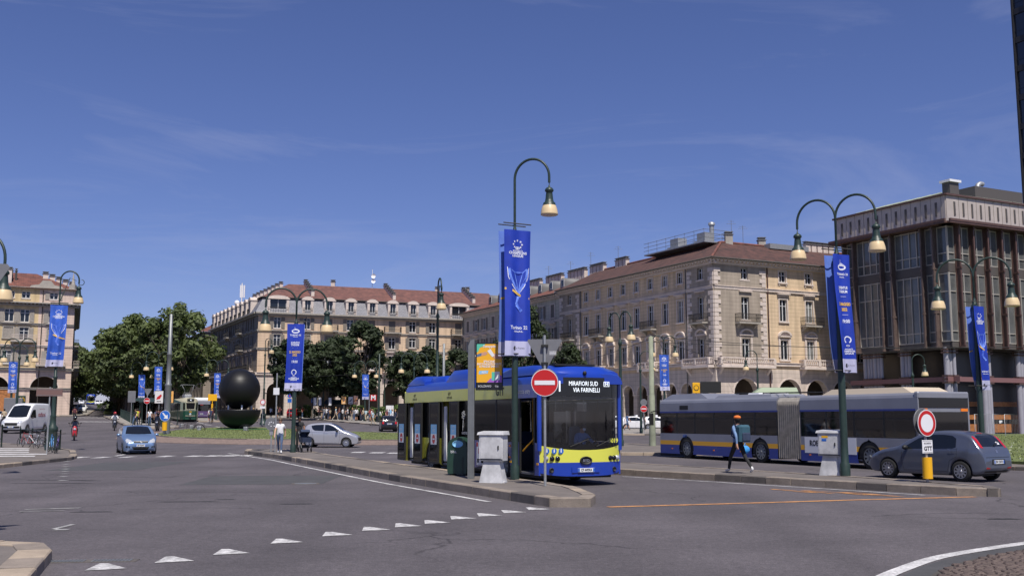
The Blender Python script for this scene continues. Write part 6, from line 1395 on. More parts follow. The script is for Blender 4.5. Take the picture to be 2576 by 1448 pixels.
T = Matrix.Translation((.01,0,1.0)) @ Matrix.Rotation(math.pi/2,4,'Y'); MB().lathe([(0,.08),(.1,.07),(.14,.03),(.15,-.02)],14,mx=T).build('headlight','clear_light',tram)
T = Matrix.Translation((.01,0,.58)) @ Matrix.Rotation(math.pi/2,4,'Y'); MB().lathe([(.05,.1),(.1,.1),(.11,0)],12,mx=T).build('coupler','black',tram)
b = MB(); b.box(-.02,.06,-.42,.42,2.62,2.92); o = b.build('route_box','black',tram); b = MB(); b.text('4',(.065,.0,2.77),(0,1,0),(0,0,1),.24,0,bold=.01); b.build('route_number','led',o)
b = MB(); b.text('2592',(.012,0,1.3),(0,1,0),(0,0,1),.17,0,bold=.006); b.build('fleet_number','sign_yellow',tram)
b = MB(); b.box(-.05,.08,-.6,.6,.78,.84); b.build('bumper','tram_cream',tram)
b = MB(); b.box(-TL+.5,-.5,-.85,.85,.12,.4); [b.tube([(x,-.75,.33),(x,.75,.33)],.32,14) for x in (-2.2,-4,-9.4,-11.2)]; stuff(b.build('bogies','black',tram))
b = MB(); b.bbox(-4.6,-2.9,-.5,.5,3.1,3.55,.08); b.build('roof_unit','galv',tram)
b = MB()
for s in (-1,1): b.tube([(-3.2,s*.35,3.55),(-2.3,s*.5,4.1),(-3.3,s*.75,4.75)],.03,5)
b.tube([(-3.3,-.95,4.65),(-3.3,-.75,4.78),(-3.3,.75,4.78),(-3.3,.95,4.65)],.03,5); b.tube([(-3.2,-.5,3.75),(-3.2,.5,3.75)],.025,5); b.build('pantograph','grey_metal',tram)
# ---------------------------------------------------------------- purple bus behind the tram
mat('purple', (.09,.05,.14), .4, coat=.3)
q = XY(506,150); pb_ = thing('city_bus', 'white and purple bus seen from behind at the stop beside the tram', 'bus', (q.x,q.y,q.z), math.atan2(.907,-.42))
for nm, z0, z1, m in (('lower_body',.3,1.15,'purple'),('window_band',1.15,2.1,'bus_glass'),('cantrail',2.1,2.6,'ab_grey'),('roof',2.6,3.05,'bus_white')):
    b = MB(); b.bbox(0,11,-1.22,1.22,z0,z1,.06 if nm != 'roof' else .2); b.build(nm, m, pb_)
for s in (-1,1): b = MB(); b.box(-.02,0,min(s*.9,s*1.12),max(s*.9,s*1.12),.85,1.05); b.build('tail_light','red_light',pb_)
b = MB(); b.box(-.02,0,-.9,.9,.5,.56); b.build('bumper_strip','ab_grey',pb_); plate(pb_,'DX 091LV',-.03,.75,-1); b = MB(); b.box(-.02,0,-.2,.2,2.0,2.06); b.build('brake_lamp','red_light',pb_)
b = MB(); b.box(-.02,0,-.95,.95,1.2,2.0); b.build('rear_window','smoke_glass',pb_)
for x in (3.2,8.2):
    for s in (-1,1): wheel(pb_, x, s*1.08, .47, .27, 10, 'grey_metal')
# ================================================================ STREET FURNITURE
mat('sculpt', (.009,.009,.0105), .45, spec=.3, var=.12, vscale=.8)
sp = XY(600,97.5); SCU = thing('sculpture', 'big black sphere resting on a black half bowl on the roundabout lawn', 'sculpture', (sp.x,sp.y,sp.z+.29))
n = 26; R = 2.0; MB().lathe([(0,0)]+[(R*math.sin(math.pi/2*k/n)**.92, 1.78-1.78*math.cos(math.pi/2*k/n)) for k in range(1,n+1)]+[(R-.14,1.78),(R-.3,1.5),(0,1.2)], 56).build('bowl','sculpt',SCU)
b = MB(); b.sphere((0,0,3.68), 1.9, 0, 40); b.build('sphere','sculpt',SCU)
b = MB(); b.lathe([(1.905*math.cos(.42),3.68+1.905*math.sin(.42)-.008),(1.907*math.cos(.42),3.68+1.907*math.sin(.42)+.008)],64); b.build('seam','black',SCU)
for a in (.4,1.6,2.8,4.0,5.2): b = MB(); b.box(-.06,.06,-.06,.06,1.4,2.2); o = b.build('support','sign_white',SCU,(1.15*math.cos(a),1.15*math.sin(a),0))
struct(MB().lathe([(0,.004),(2.9,.004),(2.95,-.02)],40).build('sculpture_base','turf_green',None,(sp.x,sp.y,sp.z+.295)))
def floodcage(px, Y, lab):
    p = XY(px,Y); t = thing('floodlight', lab, 'floodlight', (p.x,p.y,p.z+.28), random.uniform(0,3), 'caged floodlights round the sculpture')
    b = MB()
    for k in range(9): a = math.pi*k/8; b.tube([(.5*math.cos(a),-.35,.55*math.sin(a)),(.5*math.cos(a),.35,.55*math.sin(a))],.012,4)
    for y in (-.35,0,.35): b.tube([(.5*math.cos(math.pi*k/12),y,.55*math.sin(math.pi*k/12)) for k in range(13)],.012,4)
    b.build('cage','black',t); MB().bbox(-.18,.18,-.16,.16,.02,.36,.04).build('lamp','galv',t)
floodcage(482,96,'caged floodlight on the lawn between the tall grey pole and the sculpture'); floodcage(502,93,'caged floodlight on the lawn just left of the bowl'); floodcage(619,93,'caged floodlight at the foot of the black bowl'); floodcage(458,100,'caged floodlight beside the tall grey pole')
# ---------------------------------------------------------------- lamp posts
LM = {}
def lamp_head(parent, p, sc=1.):
    if 'h' not in LM:
        LM['h'] = MB().lathe([(.0,.0),(.03,-.01),(.03,-.07),(.1,-.1),(.15,-.16),(.155,-.22),(.11,-.26),(.12,-.34),(.135,-.5),(.16,-.6),(.21,-.64),(.22,-.7),(.235,-.72)],18).mesh('lamp_housing','lamp_green')
        LM['s'] = MB().lathe([(.215,-.7),(.25,-.78),(.285,-.9),(.3,-1.02),(.305,-1.06),(.27,-1.08),(0,-1.1)],20).mesh('lamp_shade','lamp_shade')
    o = obj('lamp_housing', LM['h'], parent, p); obj('lamp_shade', LM['s'], o)
    o.scale = (sc,)*3; return o
def lamp_post(loc, label, arms, H=7.1, sc=1., ornate=False, bars=None, group=None, r=.1, base=False, name='street_lamp', d2=None, pole_m='lamp_green'):
    """arms: (dx, dy) unit direction, reach, rise; local z from the ground"""
    t = thing(name, label, 'street lamp', loc, 0, group)
    prof = [(r*1.5,0),(r*1.5,.35),(r*1.15,.42),(r*1.1,1.0),(r*1.05,H*.5),(r*.95,H*.52),(r*.8,H-.4),(r*.8,H-.3),(r*1.2,H-.26),(r*1.3,H-.1),(r*.8,H),(r*.4,H+.2)]
    if base: prof = [(r*3.6,0),(r*3.6,.25),(r*2.9,.3),(r*2.6,1.0),(r*2.9,1.05),(r*2.9,1.2),(r*1.7,1.35),(r*1.5,1.75),(r*1.7,1.8),(r*1.1,1.95),(r*.95,H*.5),(r*1.3,H*.5+.05),(r*.8,H*.5+.1),(r*.7,H-.3),(r*1.2,H-.2),(r*.6,H)]
    MB().lathe(prof,14).build('pole',pole_m,t)
    for (dx,dy), reach, rise in arms:
        m = 20; pts = []
        for k in range(m+1):
            a = math.pi*k/m; x = reach/2*(1-math.cos(a)); z = H+rise-reach/2+reach/2*math.sin(a)*1.05 if k < m/2 else H+rise-reach/2+reach/2*math.sin(a)*1.05
            pts.append((dx*x,dy*x,z))
        pts = [(0,0,H-.1)]+pts; e = pts[-1]; pts.append((e[0],e[1],e[2]-.18))
        o = MB().tube(pts,[.045*sc]*len(pts),8).build('arm',pole_m,t)
        if ornate:
            s = MB(); q = Vector((dx*reach,dy*reach,H+rise-reach/2-.1)); s.tube([(q.x+dx*(.16*math.cos(a)+.12),q.y+dy*(.16*math.cos(a)+.12),q.z+.16*math.sin(a)) for a in [math.pi*k/6 for k in range(-6,4)]],.02,5); s.tube([(dx*.05,dy*.05,H+.4),(dx*reach*.5,dy*reach*.5,H+rise-reach*.35),(dx*reach*.85,dy*reach*.85,H+rise-reach*.5)],.022,5); s.build('scroll',pole_m,o)
        MB().lathe([(.012,0),(.012,-.12)],5,o=(e[0],e[1],e[2]-.16)).build('hanger','iron',o)
        h = lamp_head(t,(e[0],e[1],e[2]-.25),sc)
    if bars:
        (bx,by), w, zt, zb_ = bars
        for z in (zt+.04, zb_-.04):
            for s in (-1,1): MB().tube([(by*s*.16-bx*w/2,-bx*s*.16-by*w/2,z),(by*s*.16+bx*w/2,-bx*s*.16+by*w/2,z)],.018,6).build('banner_bar','iron',t)
    return t
BAN = {}
def star(b, cx, cz, r, m):
    P = [(cx+(r if k%2==0 else r*.42)*math.sin(math.pi*k/5), 0, cz+(r if k%2==0 else r*.42)*math.cos(math.pi*k/5)) for k in range(10)]
    b.add(P+[(cx,0,cz)],[((k+1)%10,k,10) for k in range(10)],m)
def ring(b, cx, cz, rx, rz, w, m, a0=0, a1=2*math.pi, n=24):
    for k in range(n):
        a, c = a0+(a1-a0)*k/n, a0+(a1-a0)*(k+1)/n
        b.add([(cx+rx*math.cos(a),0,cz+rz*math.sin(a)),(cx+rx*math.cos(c),0,cz+rz*math.sin(c)),(cx+(rx-w)*math.cos(c),0,cz+(rz-w)*math.sin(c)),(cx+(rx-w)*math.cos(a),0,cz+(rz-w)*math.sin(a))],[(0,1,2,3)],m)
def ribbon(b, pts, w, m):
    for p, q in zip(pts,pts[1:]):
        d = (Vector(q)-Vector(p)).normalized(); n = Vector((-d.y,d.x))*w/2
        b.add([(p[0]+n.x,0,p[1]+n.y),(q[0]+n.x,0,q[1]+n.y),(q[0]-n.x,0,q[1]-n.y),(p[0]-n.x,0,p[1]-n.y)],[(0,3,2,1)],m)
def banner_meshes(kind, h, w=.84, wave=1., drift=0., seed=0):
    sunlit_tone = wave > 1.25; key = (kind,round(h,3),w,wave,drift,seed)
    if key in BAN: return BAN[key]
    rr = random.Random(seed); ph = rr.uniform(0,6)
    def disp(p, e):
        x, y, z = p; t = (h-z)/h
        return (x*(1-.05*math.sin(math.pi*t))+drift*t*t, -e+wave*.05*math.sin(x*13+ph+t*1.5)*(.35+.65*t)+wave*.05*math.sin(t*5+ph)*t, z)
    c = MB(); nx, nz = 16, 44; hem = .11
    vs = [disp((w*(i/nx-.5),0,h*j/nz),0) for j in range(nz+1) for i in range(nx+1)]
    for j in range(nz):
        for i in range(nx): a = j*(nx+1)+i; c.add([vs[a],vs[a+1],vs[a+nx+2],vs[a+nx+1]],[(0,1,2,3)],1 if j/nz < hem else 0,True)
    p = MB(); R = (1,0,0); UP = (0,0,1); T = lambda s,z,sz,m=0,b=.004,sx=1.: p.text(s,(0,0,h*z),R,UP,sz*w,m,bold=b,sx=sx)
    if kind == 'cup':
        for k in range(8): a = 2*math.pi*k/8; star(p, .17*w*math.cos(a), h*.885+.13*w*math.sin(a), .045*w, 0)
        ring(p,0,h*.855,.09*w,.05*w,.025*w,0); T("women's",.835,.11,0,.001); T('CHAMPIONS',.815,.12,0,.003); T('LEAGUE',.793,.12,0,.003)
        ribbon(p,[(-.5*w,h*.53),(-.2*w,h*.515),(.1*w,h*.475),(.46*w,h*.455)],.07*w,1)
        ribbon(p,[(-.4*w,h*.7),(-.37*w,h*.62),(-.2*w,h*.55),(0,h*.5)],.025*w,0); ribbon(p,[(.44*w,h*.7),(.4*w,h*.62),(.24*w,h*.55),(.08*w,h*.5)],.025*w,0)
        cup = [(-.34*w,h*.69),(-.3*w,h*.63),(-.16*w,h*.57),(-.02*w,h*.52),(.02*w,h*.46),(-.06*w,h*.4),(.1*w,h*.36)]
        ribbon(p,cup,.09*w,2); ribbon(p,[(.38*w,h*.69),(.32*w,h*.62),(.2*w,h*.56),(.06*w,h*.51),(.04*w,h*.46)],.09*w,2); ribbon(p,[(-.26*w,h*.68),(-.1*w,h*.66),(.2*w,h*.66),(.34*w,h*.69)],.03*w,2); ribbon(p,[(-.12*w,h*.66),(-.02*w,h*.58),(.03*w,h*.5)],.03*w,2); ribbon(p,[(.2*w,h*.66),(.1*w,h*.58),(.04*w,h*.5)],.03*w,2); ribbon(p,[(-.06*w,h*.42),(.0,h*.385),(.12*w,h*.35)],.1*w,2)
        T('Torino 22',.22,.16,0,.003); T('FINAL',.19,.08,0,.001,1.5)
    else:
        ring(p,0,h*.89,.24*w,.13*w,.07*w,0); ribbon(p,[(-.22*w,h*.9),(0,h*.925),(.22*w,h*.9)],.03*w,0); ribbon(p,[(-.05*w,h*.92),(-.05*w,h*.955)],.015*w,0)
        T('TORINO 22',.83,.13,0,.003); T('FINAL',.805,.07,0,.001,1.6); T('JUVENTUS',.715,.16,0,.004,.7); T('STADIUM',.682,.16,0,.004,.7)
        ribbon(p,[(-.15*w,h*.64),(.15*w,h*.64)],.012*w,0); T('21 MAGGIO',.575,.19,1,.006,.68); T('2022',.53,.19,1,.006,.75); ribbon(p,[(-.15*w,h*.485),(.15*w,h*.485)],.012*w,0); T('19:00',.43,.22,0,.004,.8)
        ring(p,0,h*.275,.16*w,.16*w,.05*w,0,-1.1,4.2); ring(p,0,h*.225,.07*w,.04*w,.02*w,0); T("women's",.197,.1,0,.002); T('CHAMPIONS',.178,.11,0,.003); T('LEAGUE',.159,.11,0,.003)
    p.box(-.15*w,-.08*w,-.001,.001,h*.045,h*.075,3); T('citta di Torino',.06,.07,3,.0)
    # subdivide long strips enough to follow the cloth
    p.v = [disp(q,.008) for q in p.v]
    BAN[key] = (c.mesh('cloth',['banner_sunlit' if sunlit_tone else 'banner_blue','banner_white']), p.mesh('print',['banner_print','banner_gold','banner_silver','ink']), c.mesh('cloth_back',['banner_back','banner_white']))
    return BAN[key]
def banner(loc, yaw, kind, h, label, w=.84, wave=1., drift=0., seed=0, group=None, back=False):
    """front faces local -Y; hangs from z=h down to 0 at loc"""
    c, p, cb = banner_meshes(kind,h,w,wave,drift,seed)
    t = thing('banner', label, 'banner', loc, yaw, group); obj('cloth', cb if back else c, t); q = stuff(obj('print', p, t)); return t
def face_yaw(x, y): return math.atan2(y, x)-math.pi/2
def two_banners(loc, yaw, kind, zt, zb_, labs, w=.84, wave=1., drift=0., seed=0, gap=.17, back=True):
    n = Vector((math.sin(yaw),-math.cos(yaw)))      # front direction
    L = Vector(loc)
    banner(L+Vector((n.x*gap,n.y*gap,zb_)), yaw, kind, zt-zb_, labs[0], w, wave, drift, seed)
    if back: banner(L+Vector((-n.x*gap,-n.y*gap,zb_)), yaw+math.pi, kind, zt-zb_, labs[1], w, wave, -drift, seed+1, None, True)
# lamp on the first island, single crook
l1 = Vector((.08,29.4,.19)); yw1 = .5
lamp_post(l1,'green single-crook street lamp between the advert pillar and the no-entry sign',[((.93,-.36),1.06,2.1)],H=7.0,sc=.82,r=.085,bars=((math.cos(yw1),math.sin(yw1)),.9,7.2,3.55))
two_banners(l1,yw1,'cup',7.05,3.45,['blue trophy banner facing the road on the lamp by the no-entry sign','back banner of the lamp by the no-entry sign, seen past the trophy banner'],.86,1.,0.,1)
# lamp on the second island, double crook
l2 = Vector((9.85,31.0,.19)); yw2 = .5
lamp_post(l2,'green double-crook street lamp beside the cabinet in front of the articulated bus',[((.75,-.66),1.25,1.75),((-.75,.66),1.25,1.75)],H=6.6,sc=.83,bars=((math.cos(yw2),math.sin(yw2)),.9,6.75,3.15))
two_banners(l2,yw2,'date',6.6,3.05,['blue match date banner on the lamp in front of the articulated bus','rear banner on the lamp in front of the articulated bus, its back to the road'],.68,1.2,.2,3)
# lamp with pushchair at the far end of the first island
l3 = Vector((-11.1,53.0,.19)); yw3 = .12
lamp_post(l3,'green double-crook street lamp by the woman in white at the island end',[((.98,.2),1.55,1.7),((-.98,-.2),1.55,1.7)],H=6.6,sc=1.1,bars=((math.cos(yw3),math.sin(yw3)),.95,6.6,3.2))
two_banners(l3,yw3,'date',6.5,3.1,['blue match date banner on the lamp above the pushchair','rear banner on the lamp above the pushchair'],.86,1.,-.08,5)
# lamp on the lawn at the right
l4 = Vector((18.45,41.0,.25)); yw4 = .55
lamp_post(l4,'green double-crook street lamp on the lawn behind the grey hatchback',[((.9,-.43),1.35,1.75),((-.9,.43),1.35,1.75)],H=6.2,sc=.95,bars=((math.cos(yw4),math.sin(yw4)),.9,6.2,2.95))
two_banners(l4,yw4,'cup',6.05,2.75,['blue trophy banner on the lamp standing on the lawn','rear banner on the lamp standing on the lawn'],.68,1.2,.28,7)
# ornate lamp above the bicycles
l5 = Vector((-25.1,57.0,.19)); yw5 = .42
lamp_post(l5,'tall ornate green lamp with scrolled bracket rising over the parked bicycles',[((.99,.1),1.0,2.0)],H=7.8,sc=.95,ornate=True,base=True,bars=((math.cos(yw5),math.sin(yw5)),.92,8.0,4.55))
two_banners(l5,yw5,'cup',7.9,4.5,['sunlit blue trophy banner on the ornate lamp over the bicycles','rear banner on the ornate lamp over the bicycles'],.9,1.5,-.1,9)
# lamp partly out of frame at the left, and the others round the square
lamp_post((-18.4,34,.0),'green street lamp whose bell hangs above the back of the give-way sign',[((.98,-.2),1.75,1.75),((-.98,.2),1.75,1.75)],H=6.2,sc=1.05)
def far_lamp(px, Y, label, H=6.6, ban=None, single=False, ornate=False, sc=1.15, reach=1.5, yaw=.0, base=False, side=1, group=None):
    p = XY(px,Y); z = gz(p.x,p.y)+.13; ar = [((side*math.cos(yaw),side*math.sin(yaw)),reach,1.7)]
    if not single: ar.append(((-side*math.cos(yaw),-side*math.sin(yaw)),reach,1.7))
    lamp_post((p.x,p.y,z),label,ar,H=H,sc=sc,ornate=ornate,base=base,r=.11,bars=((math.cos(-.3),math.sin(-.3)),.92,H-.05,H-3.45) if ban else None)
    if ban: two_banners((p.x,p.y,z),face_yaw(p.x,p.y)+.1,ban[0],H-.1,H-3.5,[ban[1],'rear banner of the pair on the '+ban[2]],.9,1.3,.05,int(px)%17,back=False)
far_lamp(40,100,'double-crook lamp in front of the ochre bay of the left palazzo',6.8)
far_lamp(25,114,'double-crook lamp with banner beside the fast-food sign',6.8,('date','blue banner on the lamp beside the fast-food sign','lamp'))
far_lamp(352,150,'double-crook lamp with banner at the head of the tram platform',6.2,('cup','pale blue banner at the head of the tram platform','lamp'))
far_lamp(393,128,'double-crook lamp with banner over the tram shelter',6.8,('date','darker blue banner over the tram shelter adverts','lamp'))
far_lamp(543,143,'double-crook lamp with banner behind the purple bus',6.4,('date','blue banner between the purple bus and the black sphere','lamp'))
far_lamp(662,117,'tall ornate lamp on a heavy iron pedestal behind the sphere',8.0,None,True,True,1.0,.7,0,True)
far_lamp(812,150,'double-crook lamp without banner among the waiting crowd',6.3)
far_lamp(917,142,'double-crook lamp with banner beside the red metro sign',6.4,('cup','blue banner beside the red metro sign','lamp'))
far_lamp(966,152,'small double-crook lamp behind the metro sign',6.0)
far_lamp(1040,120,'double-crook lamp behind the roof of the blue bus',6.6)
ref = [(-4.4+1.3*math.cos(a),61+1.3*math.sin(a)) for a in [2*math.pi*k/14 for k in range(14)]]
r_ = struct(sheet('traffic_island', offset(ref,.25), .135, 'asphalt_path')); kerb(r_, ref, closed=True, seed=31, length=.8)
lamp_post((-4.4,61,.15),'tall ornate lamp seen edge-on above the middle of the blue bus',[((.25,-.97),1.1,2.0)],H=7.9,sc=1.0,ornate=True,base=True)
lamp_post((6.75,64.5,.2),'double-crook lamp on the traffic island behind the blue bus windscreen',[((.6,-.8),1.0,1.75),((-.6,.8),1.0,1.75)],H=6.5,sc=.95)
far_lamp(1672,99,'ornate double lamp with banner in front of the long yellow palazzo',7.6,('date','blue banner hanging in front of the yellow palazzo arcade','lamp'),False,True,1.1,1.1)
far_lamp(1612,101,'slim single-crook lamp by the taxi rank',6.2,None,True,False,1.0,1.2)
far_lamp(1908,100,'slim single-crook lamp before the corner arch of the yellow palazzo',6.3,None,True,False,1.0,1.1,math.pi)
far_lamp(2300,92,'slim single-crook lamp in front of the office block columns',5.6,None,True,False,1.0,1.1)
# ---------------------------------------------------------------- island fittings
def cabinet(loc, rz, label):
    t = thing('utility_cabinet', label, 'cabinet', loc, rz)
    b = MB(); b.add([(-.33,-.2,0),(.33,-.2,0),(.33,.2,0),(-.33,.2,0),(-.22,-.14,.58),(.22,-.14,.58),(.22,.14,.58),(-.22,.14,.58)],[(0,1,5,4),(1,2,6,5),(2,3,7,6),(3,0,4,7),(4,5,6,7)]); b.box(.28,.36,-.1,.1,0,.04); b.build('pedestal','cabinet',t)
    MB().bbox(-.34,.34,-.2,.2,.58,1.26,.015).build('box','cabinet',t); b = MB(); b.add([(-.38,-.24,1.26),(.38,-.24,1.26),(.38,.24,1.26),(-.38,.24,1.26),(-.36,-.22,1.33),(.36,-.22,1.33),(.36,.22,1.36),(-.36,.22,1.36)],[(0,3,2,1),(0,1,5,4),(1,2,6,5),(2,3,7,6),(3,0,4,7),(4,5,6,7)]); b.build('lid','cabinet',t)
    o = MB().box(-.29,.29,-.212,-.2,.64,1.2).build('door','cabinet',t); MB().bbox(.2,.24,-.235,-.212,.88,.98,.01).build('handle','black',o); MB().box(-.34,.34,-.207,-.2,.6,.625).build('hinge_strip','black',t)
    return t
cabinet((-.5,28.0,.19),-.35,'pale grey utility cabinet on a flared foot beside the advert pillar')
c2 = cabinet((9.62,31.5,.19),-.75,'pale grey utility cabinet with small stickers beside the second island lamp'); MB().box(-.2,.0,-.216,-.211,1.12,1.18).build('sticker','sign_yellow',c2); MB().box(-.2,-.05,-.216,-.211,1.02,1.09).build('sticker','sign_blue',c2)
# litter bin
t = thing('litter_bin','dark green rounded litter bin standing on the island by the bus doors','bin',(-1.58,31.8,.19),-.35)
pr = [(-.3,.04),(-.32,.2),(-.32,.85),(-.27,1.0),(-.15,1.1),(0,1.14),(.15,1.1),(.27,1.0),(.32,.85),(.32,.2),(.3,.04)]; n = len(pr)
b = MB(); b.add([(x,-.24,z) for x,z in pr]+[(x,.24,z) for x,z in pr],[tuple(range(n)),tuple(range(2*n-1,n-1,-1))]+[(k,n+k,n+(k+1)%n,(k+1)%n) for k in range(n)]); b.build('body','bin_green',t)
b = MB(); b.lathe([(0,.0),(.15,.0),(.17,.02),(.18,-.01)],18,mx=Matrix.Translation((.02,-.245,.93)) @ Matrix.Rotation(math.pi/2,4,'X') @ Matrix.Scale(.6,4,(0,1,0))); b.build('mouth','sticker_blue',t)
b = MB(); b.text('bha.',(-.1,-.246,.7),(1,0,0),(0,0,1),.13,0); b.build('graffiti','sign_white',t)
b = MB(); b.text('QUARTIERI',(.2,-.246,.3),(0,0,1),(-1,0,0),.1,0); b.build('lettering','black',t)
for s in (-1,1): MB().box(s*.22-.05,s*.22+.05,-.15,.15,0,.05).build('foot','black',t)
# advert pillar: ribbed aluminium mast with poster screen
t = thing('advert_pillar','ribbed grey mast carrying a yellow phone advert beside the bus stop island','advert',(-1.06,29.9,.19),-.05)
b = MB(); b.box(-.2,-.02,-.12,.12,0,3.75); [b.box(-.18+k*.042,-.16+k*.042,-.135,-.12,0,3.7) for k in range(4)]; b.add([(-.2,-.12,3.75),(-.02,-.12,3.75),(-.02,.12,3.75),(-.2,.12,3.75),(-.14,-.12,3.92),(-.02,-.12,3.97),(-.02,.12,3.97),(-.14,.12,3.92)],[(0,1,5,4),(2,3,7,6),(4,5,6,7),(3,0,4,7),(1,2,6,5)]); b.build('mast','grey_metal',t)
mat('ad_yellow',(.83,.42,.02),.45); mat('ad_green',(.1,.5,.35),.5); mat('ad_purple',(.35,.12,.5),.5); mat('skin',(.55,.3,.2),.6); mat('screen_black',(.012,.012,.014),.2)
o = MB().bbox(.02,.8,-.1,.1,2.5,3.86,.02).build('case','screen_black',t)
b = MB(); Y = -.103; x0, x1, z0, z1 = .05,.77,2.72,3.82
def Q(a,c,e,g_,m,d=0): b.quad((x0+(x1-x0)*a,Y-d,z0+(z1-z0)*e),(x0+(x1-x0)*c,Y-d,z0+(z1-z0)*e),(x0+(x1-x0)*c,Y-d,z0+(z1-z0)*g_),(x0+(x1-x0)*a,Y-d,z0+(z1-z0)*g_),m)
def P_(pts,m,d): b.add([(x0+(x1-x0)*u_,Y-d,z0+(z1-z0)*v_) for u_,v_ in pts],[tuple(range(len(pts)))],m)
Q(0,1,0,1,0); P_([(0,.78),(.06,.8),(.12,.9),(.3,.95),(.34,1),(0,1)],1,.001); P_([(.4,0),(1,0),(1,.17),(.9,.2),(.7,.12),(.55,.1)],2,.001)
P_([(0,.66),(.2,.69),(.2,.77),(0,.73)],5,.002); P_([(.18,.69),(.36,.71),(.44,.76),(.36,.8),(.2,.77)],3,.003); P_([(.68,.62),(.98,.6),(1,.68),(.82,.73),(.7,.76),(.6,.72)],3,.003); P_([(.42,.82),(.55,.87),(.72,.7),(.62,.66)],4,.004); P_([(.08,.21),(.44,.23),(.47,.31),(.1,.3)],6,.002); P_([(.72,.06),(.92,.06),(.92,.28),(.72,.28)],4,.003); P_([(.6,.05),(.72,.05),(.72,.27),(.6,.27)],7,.002)
for s, v_, sz, m in (('Swappie',.94,.11,4),('IPHONE',.54,.09,4),('RICONDIZIONATI',.475,.085,4),('A PREZZI SMART.',.41,.075,4),('-40%',.255,.09,4)): b.text(s,((x0+x1)/2 if v_ > .3 else x0+.2,Y-.005,z0+(z1-z0)*v_),(1,0,0),(0,0,1),sz,m,bold=.002)
b.text('BOLZANO',(.28,Y-.003,2.61),(1,0,0),(0,0,1),.08,4); b.text('Cap.',(.64,Y-.003,2.61),(1,0,0),(0,0,1),.07,4)
b.build('poster',['ad_yellow','ad_green','ad_purple','skin','sign_white','denim_blue','sticker_blue','ad_green'],o)
# no-entry sign with the back of a give-way triangle
def pole_sign(loc, rz, label, cat='road sign', h=3.7, r=.035, name='road_sign', m='galv', group=None):
    t = thing(name,label,cat,loc,rz,group); MB().tube([(0,0,0),(0,0,h)],r,10).build('post',m,t); return t
def disc_part(parent, z, R_, layers, name='disc', y=-.06, sq=1.):
    """layers: (radius, material) front to the viewer (-Y); rim and back included"""
    mats = [l[1] for l in layers]+['sign_grey']; b = MB(); T = Matrix.Translation((0,y,z)) @ Matrix.Rotation(math.pi/2,4,'X')
    b.lathe([(0,-.02),(R_*.97,-.02),(R_,-.012),(R_,.012),(R_*.98,.014)],32,len(layers),mx=T)
    for k,(rr,_) in enumerate(layers): b.lathe([(0,.014+.002*k),(rr,.014+.002*k)],32,k,mx=T,smooth=False)
    return b.build(name,mats,parent)
t = pole_sign((.84,26.6,.19),-.05,'round red no-entry sign mounted below the back of a give-way triangle',h=3.82)
o = disc_part(t,2.6,.35,[(.345,'sign_white'),(.33,'sign_red')]); MB().box(-.26,.26,-.083,-.0805,2.545,2.655).build('bar','sign_white',o)
disc_part(t,2.63,.35,[(.345,'sign_grey')],'rear_disc',.07)
b = MB(); tri_ = [(-.45,3.99),(.45,3.99),(.0,3.2)]; tri_ = [(-.45,3.68),(-.42,3.72),(.42,3.72),(.45,3.68),(.04,2.94),(-.04,2.94)]
b.add([(x,.05,z) for x,z in tri_]+[(x,.075,z) for x,z in tri_],[tuple(range(5,-1,-1)),tuple(range(6,12))]+[(k,(k+1)%6,6+(k+1)%6,6+k) for k in range(6)]); b.build('triangle','sign_grey',t)
for z in (3.1,3.55): MB().bbox(-.09,.09,-.05,.05,z-.03,z+.03,.01).build('clamp','black',t)
b = MB(); [b.box(.12,.3,.046,.05,3.32+k*.035,3.335+k*.035) for k in range(3)]; stuff(b.build('sticker','sign_white',t))
# no-vehicles sign with its plate and yellow reflector
t = pole_sign((11.12,28.1,.19),.5,'no-vehicles sign with white plate and yellow reflector on the island tip',h=1.95)
disc_part(t,1.57,.36,[(.355,'sign_white'),(.335,'sign_red'),(.24,'sign_white')]); disc_part(t,1.61,.36,[(.355,'sign_grey')],'rear_disc',.06)
b = MB(); b.bbox(-.2,.2,-.06,-.045,.77,1.12,.01); b.text('eccetto',(0,-.063,1.04),(1,0,0),(0,0,1),.09,1,bold=.001); b.text('GTT',(.01,-.063,.89),(1,0,0),(0,0,1),.16,1,bold=.006); [b.box(-.18,.18,-.062,-.0605,z,z+.01,1) for z in (.785,1.095)]; b.build('plate',['sign_white','ink'],t)
MB().tube([(0,-.02,.1),(0,-.02,.66)],.13,14).build('reflector','sign_yellow',t)
# back of the sign at the left edge
t = pole_sign((-8.55,16.3,.19),.42,'grey back of a give-way triangle above a disc at the near left pavement',h=4.3)
tri2 = [(-.5,4.1),(-.46,4.15),(.46,4.15),(.5,4.1),(.04,3.3),(-.04,3.3)]
b = MB(); b.add([(x,-.06,z) for x,z in tri2]+[(x,-.04,z) for x,z in tri2],[tuple(range(5,-1,-1)),tuple(range(6,12))]+[(k,(k+1)%6,6+(k+1)%6,6+k) for k in range(6)]); b.build('triangle','sign_grey',t); disc_part(t,3.02,.36,[(.355,'sign_grey')])
# signs at the far end of the first island
t = pole_sign((-12.35,53.6,.19),-.2,'grey back of a round sign covered in stickers at the island end',h=1.75); disc_part(t,1.42,.33,[(.33,'galv'),(.31,'sign_grey')]); rnd = random.Random(4)
for k in range(6): a = rnd.uniform(0,6.28); d = rnd.uniform(.08,.24); MB().bbox(-.03,.03,-.001,.001,-.025,.025,.0).build('sticker','sign_white',t,(d*math.cos(a),-.085,1.42+d*math.sin(a)))
MB().bbox(-.1,.1,-.05,.05,.85,1.1,.02).build('box','galv',t)
t = pole_sign((-12.05,53.2,.19),-.2,'tall thin sign post with a small white square at the island end',h=4.0); MB().box(-.16,.16,-.05,-.03,2.9,3.25).build('plate','sign_white',t)
